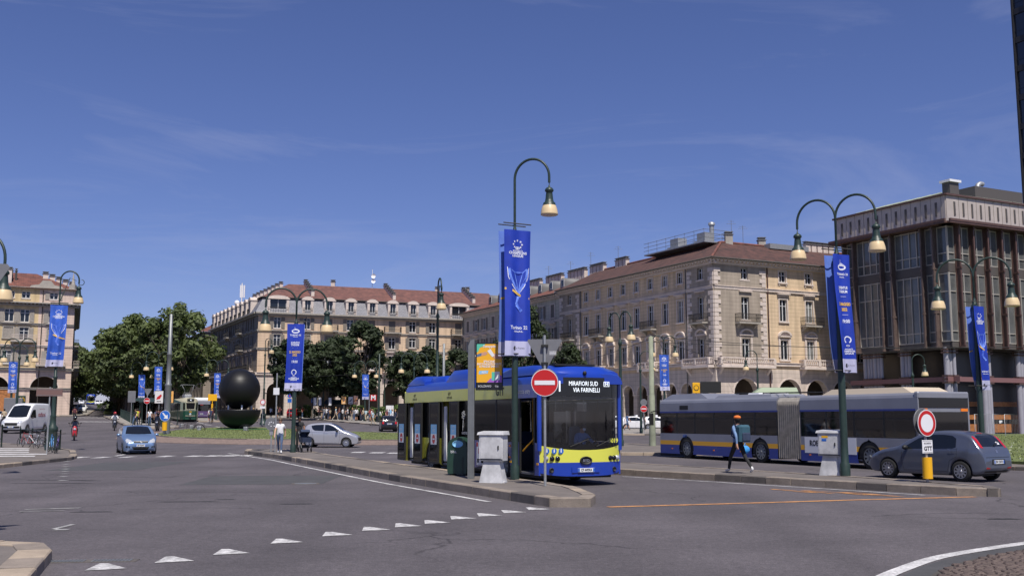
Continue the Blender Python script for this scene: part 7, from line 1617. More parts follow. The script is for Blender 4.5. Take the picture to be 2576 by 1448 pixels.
# tall grey catenary pole, arrow sign and reflector on the roundabout
p = XY(420,83.5); t = thing('catenary_pole','tall tapering grey steel pole at the left end of the roundabout lawn','pole',(p.x,p.y,p.z+.26)); MB().lathe([(.27,0),(.25,3.8),(.27,3.85),(.27,3.95),(.2,4.05),(.18,6.3),(.2,6.32),(.2,6.4),(.16,6.5),(.13,9.6),(0,9.65)],16).build('mast','grey_metal',t)
t = pole_sign((p.x+.25,p.y-1.2,p.z+.26),0,'blue keep-right arrow sign over a yellow reflector on the lawn tip',h=1.95); o = disc_part(t,1.45,.42,[(.415,'sign_white'),(.395,'sign_blue')]); b = MB(); b.add([(-.22,0,.2),(-.16,0,.26),(.1,0,.0),(.2,0,.1),(.24,0,-.24),(-.1,0,-.2),(.0,0,-.1)],[(0,1,2,3,4,5,6)]); b.build('arrow','sign_white',o,(0,-.084,1.45)); MB().tube([(.0,-.05,.3),(.0,-.05,.95)],.2,12).build('reflector','sign_yellow',t)
p = XY(1640,67); t = thing('catenary_pole','mossy concrete pole on the island between the two buses','pole',(p.x,p.y,p.z+.14)); mat('moss_concrete',(.26,.28,.2),.8,var=.3,vscale=2); MB().lathe([(.22,0),(.2,1.5),(.2,3.2),(.17,3.25),(.14,7.0),(0,7.05)],12).build('mast','moss_concrete',t)
p = XY(1115,112); t = thing('catenary_pole','grey pole rising behind the roof of the blue bus','pole',tuple(p)); MB().lathe([(.24,0),(.22,4),(.17,4.2),(.13,9.2),(0,9.25)],12).build('mast','grey_metal',t)
p = XY(952,136); t = thing('catenary_pole','dark pole beside the metro sign','pole',tuple(p)); MB().lathe([(.16,0),(.15,4),(.1,9.0),(0,9.05)],10).build('mast','lamp_green',t)
# overhead wires
def wire(a, c, sag, label): 
    a = Vector(a); c = Vector(c); tag(MB().tube([a.lerp(c,k/12)-Vector((0,0,sag*4*(k/12)*(1-k/12))) for k in range(13)],.018,4).build('overhead_wire','wire'),label,'wire','overhead tram wires')
P1_ = XY(1640,67); P2_ = XY(1115,112); P3_ = XY(420,83.5); P4_ = XY(952,136)
wire((P1_.x,P1_.y,7.1),(30,124,8.2),.4,'overhead wire from the mossy pole to the yellow palazzo'); wire((P1_.x,P1_.y,7.0),(2,166,9.5),.6,'overhead wire from the mossy pole along the palazzo arcades'); wire((P1_.x,P1_.y,6.8),(60,70,8),.8,'overhead wire from the mossy pole over the lawn')
wire((P2_.x,P2_.y,9.8),(P4_.x,P4_.y,9.9),.3,'overhead wire between the two poles behind the blue bus'); wire((P4_.x,P4_.y,8.0),(-40,150,8.2),.5,'overhead wire in front of the metro trees'); wire((P3_.x,P3_.y,9.3),(P4_.x,P4_.y,9.0),.8,'overhead wire over the roundabout'); wire((-42,136,7.9),(-62,180,9),.4,'contact wire above the tram'); wire((P3_.x,P3_.y,8.6),(-62,160,9.6),.5,'overhead wire from the tall pole to the left palazzo'); wire((-110,150,8.6),(-62,160,9.3),.4,'overhead wire across the left palazzo front')
for a, c, lab in (((-70,160,10.2),(-30,150,9.8),'wire strung from the left palazzo towards the sphere'),((-120,140,9.2),(-70,160,9.6),'lower wire across the left palazzo front'),((-30,150,9.9),(-2,162,10),'wire in front of the mansard palazzo arcade'),((23,118,9.4),(46,108,9.2),'wire from the palazzo corner to the office block'),((P1_.x,P1_.y,7.2),(46,108,9.4),'wire from the mossy pole to the office block'),((-4,148,8.6),(24,117,8.4),'wire along the palazzo arcade front'),((P3_.x,P3_.y,9.0),(-42,136,8),'wire from the tall pole to the tram line'),((P2_.x,P2_.y,9.4),(P1_.x,P1_.y,7.2),'wire from the grey pole to the mossy pole')): wire(a,c,.5,lab)
# ---------------------------------------------------------------- left pavement: rack, sign, bicycles
def rack(x0, y0, x1, y1, label, n=4, h=1.0):
    t = thing('railing',label,'railing',((x0+x1)/2,(y0+y1)/2,.13)); cx, cy = (x0+x1)/2,(y0+y1)/2
    for k in range(n): q = k/(n-1); x, y = x0+(x1-x0)*q-cx, y0+(y1-y0)*q-cy; MB().lathe([(.05,0),(.045,h+.05),(.06,h+.06),(.0,h+.14)],8,o=(x,y,0)).build('post','lamp_green',t)
    for z in (h*.45,h): MB().tube([(x0-cx,y0-cy,z),(x1-cx,y1-cy,z)],.028,6).build('rail','lamp_green',t)
    return t
a = PG(150,1130,.13); c = PG(50,1112,.13); rack(a.x,a.y,c.x,c.y,'dark green railing with bicycles leaning on it at the pavement corner',4,1.05)
a = PG(3,1124,.13); rack(a.x-3,a.y+1,a.x,a.y,'short dark green railing cut by the left edge of the view',3,1.3)
p = Vector((-22.9,51.5,.13)); t = pole_sign(p,.3,'brown tourist direction board on a thin post beside the ornate lamp',h=3.3,m='galv'); b = MB(); b.bbox(-.62,.58,-.05,-.02,2.85,3.22,.01); o = b.build('board','brown_sign',t); [MB().box(-.58,.54,-.054,-.051,z,z+.02).build('edge','sign_grey',o) for z in (2.88,3.17)]
def bicycle(loc, rz, col, label, lean=.12):
    t = thing('bicycle',label,'bicycle',loc,rz,'bicycles parked at the railing'); t.rotation_euler = (lean,0,rz)
    T = Matrix.Rotation(math.pi/2,4,'X')
    for x in (-.52,.52):
        b = MB(); b.lathe([(.315,-.018),(.34,0),(.315,.018),(.3,0),(.315,-.018)],26,mx=Matrix.Translation((x,0,.34)) @ T); o = b.build('wheel','rubber',t)
        s = MB()
        for k in range(12): a = 2*math.pi*k/12; s.tube([(x,0.01*(-1)**k,.34),(x+.31*math.cos(a),0,.34+.31*math.sin(a))],.0035,3,caps=False)
        stuff(s.build('spokes','steel',o))
    b = MB(); bbk = (-.08,0,.3); st_ = (-.2,0,.82); hd_ = (.36,0,.86)
    for p, q in ((bbk,st_),(st_,hd_),(bbk,(.4,0,.74)),((-.52,0,.34),bbk),((-.52,0,.34),st_),((.36,0,.95),(.52,0,.34))): b.tube([p,q],.018,6)
    b.build('frame',col,t); b = MB(); b.tube([(.34,-.28,1.04),(.38,-.1,1.0),(.36,0,.98),(.38,.1,1.0),(.34,.28,1.04)],.014,6); b.build('handlebar','black',t)
    b = MB(); b.bbox(-.34,-.06,-.07,.07,.88,.94,.025); b.tube([(-.2,0,.82),(-.21,0,.9)],.014,5); b.build('saddle','black',t)
    b = MB(); b.lathe([(0,-.01),(.09,-.008),(.09,.008),(0,.01)],14,mx=Matrix.Translation((-.08,-.03,.3)) @ T); b.tube([(-.08,-.06,.3),(.05,-.06,.18),(.05,-.12,.18)],.01,4); b.build('crankset','grey_metal',t)
    return t
paint('bike_blue',(.05,.22,.5),0,.4); paint('bike_violet',(.12,.07,.25),0,.4); paint('bike_black',(.015,.015,.015),0,.4); paint('bike_silver',(.4,.42,.45),.5,.4); paint('bike_red',(.3,.03,.03),0,.4)
for px, py, rz, col, lab in ((140,1139,1.9,'bike_violet','violet bicycle locked at the end post of the railing'),(126,1136,2.15,'bike_blue','light blue bicycle beside the violet one at the railing'),(104,1127,2.6,'bike_black','black bicycle with basket-less handlebar halfway along the railing'),(84,1124,2.9,'bike_silver','silver bicycle leaning on the middle of the railing'),(66,1122,2.7,'bike_red','dark red bicycle leaning at the far post of the railing')):
    p = PG(px,py,.13); bicycle((p.x,p.y,.135),rz,col,lab)
# fast-food sign and dark hoarding beyond the van
p = XY(52,116); t = pole_sign(tuple(p),.4,'dark green fast-food sign with a yellow arch emblem behind the white van','sign',h=2.0,r=.06,name='shop_sign',m='black'); MB().bbox(-.38,.38,-.15,.15,2.0,3.15,.03).build('box','bin_green',t)
b = MB(); [b.tube([(cx+.13*math.cos(a),-.155,2.5+.42*math.sin(a)) for a in [math.pi*k/8 for k in range(9)]],.035,6) for cx in (-.13,.13)]; b.build('emblem','sign_yellow',t)
p = XY(36,112); t = pole_sign(tuple(p),.4,'large grey back of a direction board behind the white van',h=3.4,r=.06); MB().bbox(-1.1,.7,-.06,0,.7,2.9,.02).build('board','sign_grey',t)
# ---------------------------------------------------------------- tram platform
def shelter(px, Y, rz, label, L=4.2, ads=('ad_white','ad_orange')):
    p = XY(px,Y); t = thing('tram_shelter',label,'shelter',(p.x,p.y,p.z+.15),rz)
    for x in (-L/2+.1,L/2-.1):
        for y in (-.55,.55): MB().tube([(x,y,0),(x,y,2.45)],.05,8).build('post','lamp_green',t)
    b = MB(); b.add([(-L/2-.2,-.9,2.45),(L/2+.2,-.9,2.45),(L/2+.2,.9,2.45),(-L/2-.2,.9,2.45),(-L/2+.5,-.1,2.85),(L/2-.5,-.1,2.85),(L/2-.5,.1,2.85),(-L/2+.5,.1,2.85)],[(0,1,5,4),(1,2,6,5),(2,3,7,6),(3,0,4,7),(4,5,6,7),(3,2,1,0)]); b.build('roof','lamp_green',t)
    for k in range(3): x = -L/2+.15+k*(L-.3)/3; MB().box(x+.03,x+(L-.3)/3-.03,.53,.55,.2,2.3).build('glass_panel','smoke_glass',t)
    MB().bbox(-L/2+.4,L/2-.4,.1,.5,.42,.5,.02).build('bench','grey_metal',t); return t
mat('ad_white',(.7,.68,.66),.5); mat('ad_orange',(.8,.42,.12),.5)
sh = shelter(402,112,1.1,'dark green tram shelter with waiting people on the near platform end')
sh2 = shelter(372,128,1.15,'second dark green shelter further along the tram platform')
def billboard(px, Y, z0, w, h, rz, label, cols, post=True, name='billboard'):
    p = XY(px,Y); t = thing(name,label,'advert',(p.x,p.y,p.z+.13),rz)
    if post: MB().tube([(0,.05,0),(0,.05,z0)],.05,8).build('post','grey_metal',t)
    MB().bbox(-w/2,w/2,-.06,.06,z0,z0+h,.02).build('frame','screen_black',t); b = MB(); b.quad((-w/2+.05,-.063,z0+.05),(w/2-.05,-.063,z0+.05),(w/2-.05,-.063,z0+h-.05),(-w/2+.05,-.063,z0+h-.05),0)
    b.add([(-w*.3,-.066,z0+h*.3),(w*.1,-.066,z0+h*.35),(w*.32,-.066,z0+h*.62),(w*.2,-.066,z0+h*.72),(-w*.2,-.066,z0+h*.5)],[(0,1,2,3,4)],1); b.box(-w*.25,w*.25,-.068,-.065,z0+h*.14,z0+h*.2,2); b.build('poster',cols,t); return t
billboard(398,108,2.35,.95,1.35,0,'white poster with a red figure above the tram shelter',['ad_white','sign_red','ink']); billboard(424,110,2.4,.95,1.3,0,'orange poster above the tram shelter beside the tall pole',['ad_orange','ad_yellow','sign_blue'])
p = XY(368,107); t = pole_sign((p.x,p.y,p.z+.16),0,'small red no-entry sign at the tip of the tram platform',h=3.5); o = disc_part(t,2.6,.32,[(.32,'sign_white'),(.3,'sign_red')]); MB().box(-.24,.24,-.084,-.08,2.55,2.65).build('bar','sign_white',o); b = MB(); b.add([(-.45,.05,3.85),(.45,.05,3.85),(0,.05,3.05),(-.45,.07,3.85),(.45,.07,3.85),(0,.07,3.05)],[(2,1,0),(3,4,5),(0,1,4,3),(1,2,5,4),(2,0,3,5)]); b.build('triangle','sign_grey',t)
p = XY(329,112); t = pole_sign((p.x,p.y,p.z+.16),.2,'grey back of a square direction board at the platform fence',h=3.6); MB().bbox(-.4,.4,-.05,-.02,2.4,3.6,.02).build('board','sign_grey',t)
a = XY(338,113); c = XY(303,150); t = thing('fence','dark green railing along the left side of the tram platform','fence',(a.x,a.y,a.z+.15)); b = MB()
N_ = 22
for k in range(N_+1):
    x, y = (c.x-a.x)*k/N_, (c.y-a.y)*k/N_; z = gz(a.x+x,a.y+y)-a.z; MB().box(x-.04,x+.04,y-.04,y+.04,z,z+1.15).build('post','lamp_green',t)
    if k < N_: x1, y1 = (c.x-a.x)*(k+1)/N_, (c.y-a.y)*(k+1)/N_; z1_ = gz(a.x+x1,a.y+y1)-a.z; q = MB(); q.add([(x,y,z+.15),(x1,y1,z1_+.15),(x1,y1,z1_+1.0),(x,y,z+1.0)],[(0,1,2,3)]); q.tube([(x,y,z+1.12),(x1,y1,z1_+1.12)],.03,5); q.build('panel','lamp_green',t)
def litter(px,Y,lab): p = XY(px,Y); t = thing('litter_bin',lab,'bin',(p.x,p.y,p.z+.15)); MB().lathe([(.32,0),(.36,.2),(.36,.9),(.3,1.05),(.1,1.15),(0,1.16)],14).build('body','bin_green',t); MB().bbox(-.15,.15,-.38,-.3,.8,.95,.01).build('mouth','black',t)
litter(413,106,'dark green litter bin at the tip of the tram platform')
p = XY(553,128); t = thing('bus_stop_sign','yellow bus stop panel beside the purple bus','sign',(p.x-1,p.y,p.z+.14)); MB().tube([(0,0,0),(0,0,3.2)],.05,8).build('post','sign_yellow',t); MB().bbox(-.55,.55,-.05,.05,2.6,3.4,.02).build('panel','sign_yellow',t); MB().bbox(-.1,.1,-.08,.08,.6,2.2,.01).build('timetable','sign_yellow',t)
# ---------------------------------------------------------------- metro pavement
p = XY(938,140); t = thing('metro_sign','red metro sign with white M standing over the waiting crowd','sign',(p.x,p.y,p.z+.13)); MB().tube([(-.55,0,0),(-.55,0,3.7)],.07,10).build('post','grey_metal',t); MB().bbox(-.42,.42,-.09,.09,2.75,3.55,.03).build('box','sign_red',t); b = MB(); b.text('M',(0,-.094,3.15),(1,0,0),(0,0,1),.85,0,bold=.03); b.build('letter','sign_white',t)
billboard(864,146,2.2,.75,1.15,0,'tall tan poster panel on a post among the waiting crowd',['ad_orange','brown_sign','ad_white']); billboard(881,146,2.2,.72,1.1,0,'white poster panel between two others over the crowd',['ad_white','sign_grey','ink']); billboard(894,145,2.2,.68,1.25,0,'dark brown poster panel over the crowd',['brown_sign','wood_orange','ink'])
billboard(980,132,.5,1.05,1.75,0,'large illuminated poster case behind the black car',['ad_white','sticker_blue','sign_blue'])
for px, lab in ((791,'first white timetable panel on black frame left of the kiosk'),(804,'second white timetable panel next to the first'),(829,'third white timetable panel against the kiosk')):
    p = XY(px,149); t = thing('timetable',lab,'sign',(p.x,p.y,p.z+.13)); MB().tube([(0,0.05,0),(0,.05,2.3)],.05,6).build('post','black',t); MB().bbox(-.35,.35,-.05,.05,1.9,3.2,.02).build('frame','black',t); MB().bbox(-.2,.2,-.07,-.05,2.0,3.1,.01).build('sheet','sign_white',t)
p = XY(842,152); t = thing('news_kiosk','black newspaper kiosk with sloping awning on the metro pavement','kiosk',(p.x,p.y,p.z+.13),.1); MB().bbox(-1.3,1.3,-.9,.9,0,2.4,.04).build('booth','shopfront',t); b = MB(); b.add([(-1.5,-1.8,2.2),(1.5,-1.8,2.2),(1.3,-.9,2.8),(-1.3,-.9,2.8)],[(0,1,2,3)]); b.add([(-1.5,-1.8,2.15),(1.5,-1.8,2.15),(1.3,-.9,2.75),(-1.3,-.9,2.75)],[(3,2,1,0)]); b.build('awning','lamp_green',t); MB().bbox(-1.4,1.4,-1,1,2.4,2.75,.1).build('roof','lamp_green',t); MB().box(-.9,.9,-.93,-.9,.9,1.9).build('counter','gallery',t)
mat('planter',(.3,.28,.26),.8)
for px, lab in ((893,'long grey concrete planter left of the banner post'),(906,'grey concrete planter behind the banner post')): p = XY(px,145); t = thing('planter',lab,'planter',(p.x,p.y,p.z+.13)); MB().bbox(-.75,.75,-.4,.4,0,.75,.03).build('box','planter',t); MB().box(-.65,.65,-.3,.3,.7,.765).build('soil','joint',t)
for px, Y, h, kind, lab in ((661,116.4,2.6,'novehicle','red-ringed round sign on the ornate pedestal lamp behind the sphere'),(728,157,3.3,'parking','blue round and square parking signs in front of the corner pier'),(787,158,3.0,'info','blue information sign beside the bush at the mansard palazzo'),(633,130,3.2,'cross','blue pedestrian crossing sign behind the sphere')):
    p = XY(px,Y); t = pole_sign((p.x,p.y-.2,p.z+.13),0,lab,h=h)
    if kind == 'novehicle': disc_part(t,2.55,.33,[(.33,'sign_white'),(.31,'sign_red'),(.22,'sign_white')]); MB().box(-.3,.3,-.08,-.06,1.85,2.1).build('plate','sign_white',t)
    elif kind == 'parking': disc_part(t,h,.32,[(.32,'sign_blue'),(.3,'sign_blue'),(.12,'sign_red')]); MB().box(-.3,.3,-.08,-.06,h-1.0,h-.42).build('plate','sign_blue',t)
    else:
        o = MB().bbox(-.28,.28,-.08,-.06,h-.7,h,.01).build('plate','sign_blue',t); b = MB(); b.add([(-.16,-.084,h-.5),(.16,-.084,h-.5),(0,-.084,h-.15)],[(0,1,2)]); b.build('symbol','sign_white',o)
for px, Y, lab in ((1610,100,'small no-entry sign on the taxi rank lamp'),): p = XY(px,Y); t = pole_sign((p.x+.3,p.y-.4,p.z+.13),0,lab,h=2.9); o = disc_part(t,2.35,.33,[(.33,'sign_white'),(.31,'sign_red')]); MB().box(-.24,.24,-.085,-.08,2.3,2.4).build('bar','sign_white',o); disc_part(t,2.95,.33,[(.33,'sign_grey')],'rear_disc',-.05)
p = XY(1752,100); t = thing('shop_sign','small black and yellow shop totem rising behind the articulated bus','sign',(p.x,p.y,p.z+.13)); MB().tube([(0,0,0),(0,0,4.6)],.08,8).build('post','black',t); MB().bbox(-.35,.35,-.12,.12,3.9,4.9,.02).build('panel','sign_yellow',t); MB().bbox(.45,2.4,-.1,.1,3.9,5.0,.02).build('board','black',t); disc_part(t,4.4,.26,[(.26,'ink'),(.2,'sign_yellow')],'emblem',-.13)
# pale green roofed booth behind the articulated bus
p = XY(1955,78); t = thing('pavilion','low pavilion with folded green metal roof behind the articulated bus','pavilion',(p.x,p.y,p.z+.05),math.atan2(w2.y,w2.x)-.5)
MB().bbox(-6.5,5,-1.4,1.4,0,2.6,.03).build('walls','gallery',t); b = MB(); b.add([(-6.9,-1.8,2.6),(5.5,-1.8,2.6),(5.5,1.8,2.6),(-6.9,1.8,2.6),(-3.2,-.6,3.3),(2.6,-.6,3.3),(2.6,.6,3.3),(-3.2,.6,3.3)],[(0,1,5,4),(1,2,6,5),(2,3,7,6),(3,0,4,7),(4,5,6,7),(3,2,1,0)]); b.build('roof','pod_green',t); b = MB(); b.add([(-2.6,-1.0,3.2),(1.6,-1.0,3.2),(1.6,.8,3.2),(-2.6,.8,3.2),(-1.2,-.4,4.1),(1.4,-.4,4.1),(1.4,.4,4.1),(-1.2,.4,4.1)],[(0,1,5,4),(1,2,6,5),(2,3,7,6),(3,0,4,7),(4,5,6,7)]); b.build('roof_lantern','pod_green',t)
# wire-mesh barrier and globe in front of the office block
for k, px in enumerate((2470,2490,2515,2545)):
    p = XY(px,96); t = thing('mesh_barrier',['wire mesh site barrier in front of the office columns, end panel','wire mesh site barrier behind the lawn lamp','wire mesh site barrier with a small white notice','wire mesh site barrier at the far right columns'][k],'barrier',(p.x,p.y,p.z+.2),.45,'mesh site barriers under the office block'); b = MB(); b.tube([(-1,0,0),(-1,0,2),(1,0,2),(1,0,0)],.03,5); b.build('frame','galv',t); q = MB(); [q.tube([(-1+.2*j,0,.1),(-1+.2*j,0,1.95)],.008,3,caps=False) for j in range(1,10)]; stuff(q.build('mesh','galv',t))
    if k == 2: MB().box(-.2,.2,-.05,-.03,1.2,1.45).build('notice','sign_white',t)
# ================================================================ PEOPLE
for nm, c in (('cl_white',(.68,.68,.7)),('cl_black',(.015,.015,.017)),('cl_navy',(.03,.045,.09)),('cl_denim',(.07,.11,.2)),('cl_grey',(.2,.2,.21)),('cl_red',(.35,.04,.04)),('cl_beige',(.45,.36,.25)),('cl_blue',(.16,.26,.45)),('cl_orange',(.7,.17,.03)),('cl_teal',(.03,.09,.13)),('cl_pale',(.4,.55,.6)),('cl_maroon',(.12,.03,.04)),('cl_lime',(.55,.62,.05)),('cl_sky',(.05,.32,.75))): mat(nm,c,.85,var=.25,vscale=9)
mat('hair_dark',(.02,.014,.01),.6); mat('hair_brown',(.09,.05,.03),.6); mat('hair_fair',(.35,.22,.1),.6); mat('skin_tone',(.5,.28,.19),.55); mat('skin_dark',(.2,.1,.06),.55); mat('shoe_white',(.6,.6,.6),.6)
def person(label, loc, rz, top='cl_white', legs='cl_denim', shoes='cl_black', skin='skin_tone', hair='hair_dark', pose='stand', h=1.72, sleeves='short', long_hair=False, shorts=False, hands=False, group=None, cap=None, helmet=None, seed=0, bulk=1., seat=False):
    r = random.Random(seed+len(label)); s = h/1.72
    J = {}
    J['pel'] = (0,0,.95); J['spi'] = (.01,0,1.15); J['che'] = (.0,0,1.34); J['nec'] = (.0,0,1.47); J['hd0'] = (.015,0,1.55); J['hd1'] = (.02,0,1.63)
    st = {'stand':.0,'walk':.3,'walk2':.42}.get(pose,.0)
    J['top'] = (.01,0,1.70)
    for k, sd in (('l',1),('r',-1)):
        f = st*sd*(1 if seed%2 else -1)
        J['sh'+k] = (0,sd*.17,1.405); J['el'+k] = (-.02-f*.5,sd*.235,1.14); J['wr'+k] = (.06-f*.75,sd*.24,.9); J['ha'+k] = (.09-f*.85,sd*.235,.82)
        J['hp'+k] = (0,sd*.09,.9); J['kn'+k] = (.03+f*.55,sd*.1,.5); J['an'+k] = (-.03+f*.95-(.14 if f < 0 else 0),sd*.1,.09+(.05 if f < 0 else 0)); J['to'+k] = (.13+f*.95-(.14 if f < 0 else 0),sd*.12,.035+(.0 if f < 0 else 0))
    if pose == 'arms': 
        for k, sd in (('l',1),('r',-1)): J['el'+k] = (.0,sd*.25,1.13); J['wr'+k] = (.2,sd*.06,1.16); J['ha'+k] = (.21,-sd*.02,1.18)
    if pose == 'push':
        for k, sd in (('l',1),('r',-1)): J['el'+k] = (.1,sd*.24,1.15); J['wr'+k] = (.34,sd*.2,1.05); J['ha'+k] = (.42,sd*.2,1.04)
    if pose == 'phone': J['ell'] = (.08,.24,1.15); J['wrl'] = (.25,.12,1.28); J['hal'] = (.27,.09,1.34)
    if pose in ('ride','drive'):
        dz = -.2 if pose == 'ride' else 0
        J['spi'] = (-.02,0,1.15); J['che'] = (.04,0,1.34); J['nec'] = (.07,0,1.47); J['hd0'] = (.1,0,1.55); J['hd1'] = (.12,0,1.63); J['top'] = (.12,0,1.70)
        for k, sd in (('l',1),('r',-1)): J['sh'+k] = (.04,sd*.17,1.4); J['el'+k] = (.2,sd*.3,1.17); J['wr'+k] = (.45,sd*.3,1.17); J['ha'+k] = (.52,sd*.29,1.16); J['hp'+k] = (.02,sd*.1,.92); J['kn'+k] = (.42,sd*.18,.88); J['an'+k] = (.36,sd*.17,.48); J['to'+k] = (.52,sd*.17,.43)
    if pose == 'turned': J['elr'] = (-.05,-.25,1.14); J['wrr'] = (.08,-.33,.93); J['har'] = (.14,-.36,.86)
    E = [('pel','spi'),('spi','che'),('che','nec'),('nec','hd0'),('hd0','hd1'),('hd1','top')]
    for k in 'lr': E += [('che','sh'+k),('sh'+k,'el'+k),('el'+k,'wr'+k),('wr'+k,'ha'+k),('pel','hp'+k),('hp'+k,'kn'+k),('kn'+k,'an'+k),('an'+k,'to'+k)]
    R_ = {'pel':(.145*bulk,.12*bulk),'spi':(.13*bulk,.11*bulk),'che':(.15*bulk,.12*bulk),'nec':(.055,.055),'hd0':(.075,.08),'hd1':(.09,.1),'top':(.06,.07)}
    for k in 'lr': R_.update({'sh'+k:(.065,.065),'el'+k:(.047,.047),'wr'+k:(.034,.034),'ha'+k:(.035,.045),'hp'+k:(.095*bulk,.1*bulk),'kn'+k:(.065,.065),'an'+k:(.042,.045),'to'+k:(.035,.04)})
    if hands:
        for k, sd in (('l',1),('r',-1)):
            W_ = Vector(J['ha'+k]); d = (W_-Vector(J['wr'+k])).normalized(); a = d.cross(Vector((0,sd,0))).normalized()
            for i in range(4): q = W_+a*(.027*(i-1.5))+d*.035; J['f%s%da'%(k,i)] = tuple(q+d*.03); J['f%s%db'%(k,i)] = tuple(q+d*(.065-.008*abs(i-1.4))+Vector((0,-sd*.012,0))); E += [('ha'+k,'f%s%da'%(k,i)),('f%s%da'%(k,i),'f%s%db'%(k,i))]; R_['f%s%da'%(k,i)] = (.0095,.0095); R_['f%s%db'%(k,i)] = (.008,.008)
            q = Vector(J['wr'+k]).lerp(W_,.5)+a*.035; J['t%sa'%k] = tuple(q+a*.02+d*.02); J['t%sb'%k] = tuple(q+a*.03+d*.06); E += [('ha'+k,'t%sa'%k),('t%sa'%k,'t%sb'%k)]; R_['t%sa'%k] = (.011,.011); R_['t%sb'%k] = (.009,.009)
    names = list(J); me = bpy.data.meshes.new('person'); me.from_pydata([Vector(J[n])*s for n in names],[(names.index(a),names.index(b)) for a,b in E],[])
    o = bpy.data.objects.new('p',me); SC.collection.objects.link(o); m = o.modifiers.new('s','SKIN'); m.use_smooth_shade = True
    for i, n in enumerate(names): d = me.skin_vertices[0].data[i]; d.radius = tuple(v*s for v in R_[n]); d.use_root = n == 'pel'
    u = o.modifiers.new('u','SUBSURF'); u.levels = 1
    dg = bpy.context.evaluated_depsgraph_get(); nm = bpy.data.meshes.new_from_object(o.evaluated_get(dg)); bpy.data.objects.remove(o); bpy.data.meshes.remove(me)
    mats = [skin,top,legs,shoes,hair]; nm.materials.clear()
    for x in mats: nm.materials.append(MATS[x])
    seg = [(Vector(J[a])*s,Vector(J[b])*s,a,b) for a,b in E]
    def cls(c):
        best = None
        for p,q,a,b in seg:
            d = q-p; t = max(0,min(1,(c-p).dot(d)/max(1e-9,d.length_squared))); ds = (c-p-d*t).length-R_[a][0]*s*(1-t)-R_[b][0]*s*t
            if best is None or ds < best[0]: best = (ds,a,b,t)
        _, a, b, t = best
        if a in ('hd0','hd1','nec') : return 4 if (c.z > Vector(J['hd1']).z*s+.015 or (c.x < Vector(J['hd1']).x*s-.03 and c.z > Vector(J['hd0']).z*s-.02)) and a != 'nec' else 0
        if a == 'che' and b == 'nec': return 0 if t > .75 else 1
        if a in ('pel','spi','che') and b[:2] != 'hp': return 2 if (a == 'pel' and t < .15) else 1
        if a[:2] == 'sh': return 1 if sleeves == 'long' or t < .6 else 0
        if a[:2] == 'el': return 1 if sleeves == 'long' else 0
        if a[:2] in ('wr','ha') or a[0] in 'ft' and a[:2] != 'to': return 0
        if b[:2] == 'hp' or a[:2] == 'hp': return 2
        if a[:2] == 'kn': return (0 if shorts else 2) if t < .88 else 3
        return 3
    for p in nm.polygons: p.material_index = cls(p.center); p.use_smooth = True
    t = thing('person',label,'person',loc,rz,group); nm.name = 'body'; obj('body',nm,t)
    hx, _, hz = Vector(J['hd1'])*s
    hb = MB()
    if helmet: hb.sphere((hx-.01,0,hz+.03),.15*s,0,9,(1.1,.95,1)); hb.build('helmet',helmet,t); MB().sphere((hx+.03,0,hz+.01),.14*s,0,8,(1,.85,.5)).build('visor','black_gloss',t)
    else:
        hb.sphere((hx-.018,0,hz+.03),.112*s,0,8,(1.02,.88,.92))
        if long_hair: hb.sphere((hx-.075,0,hz-.1),.09*s,0,7,(.6,1,1.7))
        hb.build('hair',hair,t); MB().sphere((hx+.1*s,0,hz-.03),.02*s,0,5,(1,.8,1.3)).build('nose',skin,t)
        if cap: c = MB(); c.sphere((hx-.012,0,hz+.075),.112*s,0,8,(1.12,.98,.62)); c.build('cap',cap,t)
    return t
PG_ = lambda px, py: PG(px,py,.19)
p = PG_(703,1139); wom = person('woman in white T-shirt and jeans walking along the island end', p, -1.45, 'cl_white','cl_denim','shoe_white',pose='walk',h=1.68,bulk=1.12,hair='hair_brown',hands=True,seed=1)
p = Vector((-11.0,54.0,.19)); person('man in black T-shirt pushing a pushchair by the island lamp', p, -1.25,'cl_black','cl_black','cl_black','skin_dark','hair_dark','push',1.78,seed=2,hands=True,bulk=1.05)
# pushchair
t = thing('pushchair','navy pushchair with raised hood in front of the man in black','pushchair',(-10.55,53.25,.19),-1.1)
for x in (-.3,.32):
    for y in (-.24,.24): MB().lathe([(.1,-.02),(.13,0),(.1,.02),(.03,.02),(.03,-.02),(.1,-.02)],14,mx=Matrix.Translation((x,y,.13)) @ Matrix.Rotation(math.pi/2,4,'X')).build('wheel','rubber',t)
b = MB(); [b.tube([(-.3,s*.24,.13),(.1,s*.22,.55),(-.45,s*.22,1.02)],.016,6) for s in (-1,1)]; [b.tube([(.32,s*.24,.13),(-.05,s*.22,.5)],.016,6) for s in (-1,1)]; b.tube([(-.45,-.22,1.02),(-.45,.22,1.02)],.018,6); b.build('frame','grey_metal',t)
b = MB(); b.add([(-.3,-.23,.5),(.35,-.23,.5),(.4,-.23,.75),(-.35,-.23,.8),(-.3,.23,.5),(.35,.23,.5),(.4,.23,.75),(-.35,.23,.8)],[(0,1,2,3),(7,6,5,4),(0,4,5,1),(1,5,6,2),(3,7,4,0)]); b.build('seat','cl_navy',t)
b = MB(); n = 8; b.add([(-.05-.32*math.cos(math.pi*k/n*.6+.3)*1.0,y,.78+.36*math.sin(math.pi*k/n*.75+.05)) for y in (-.23,.23) for k in range(n+1)],[(k,k+1,n+2+k,n+1+k) for k in range(n)],0,True); [b.add([(-.05-.32*math.cos(math.pi*k/n*.6+.3),y,.78+.36*math.sin(math.pi*k/n*.75+.05)) for k in range(n+1)],[tuple(range(n+1))]) for y in (-.23,.23)]; b.build('hood','cl_navy',t)
MB().bbox(-.25,.2,-.18,.18,.2,.36,.04).build('basket','cl_black',t)
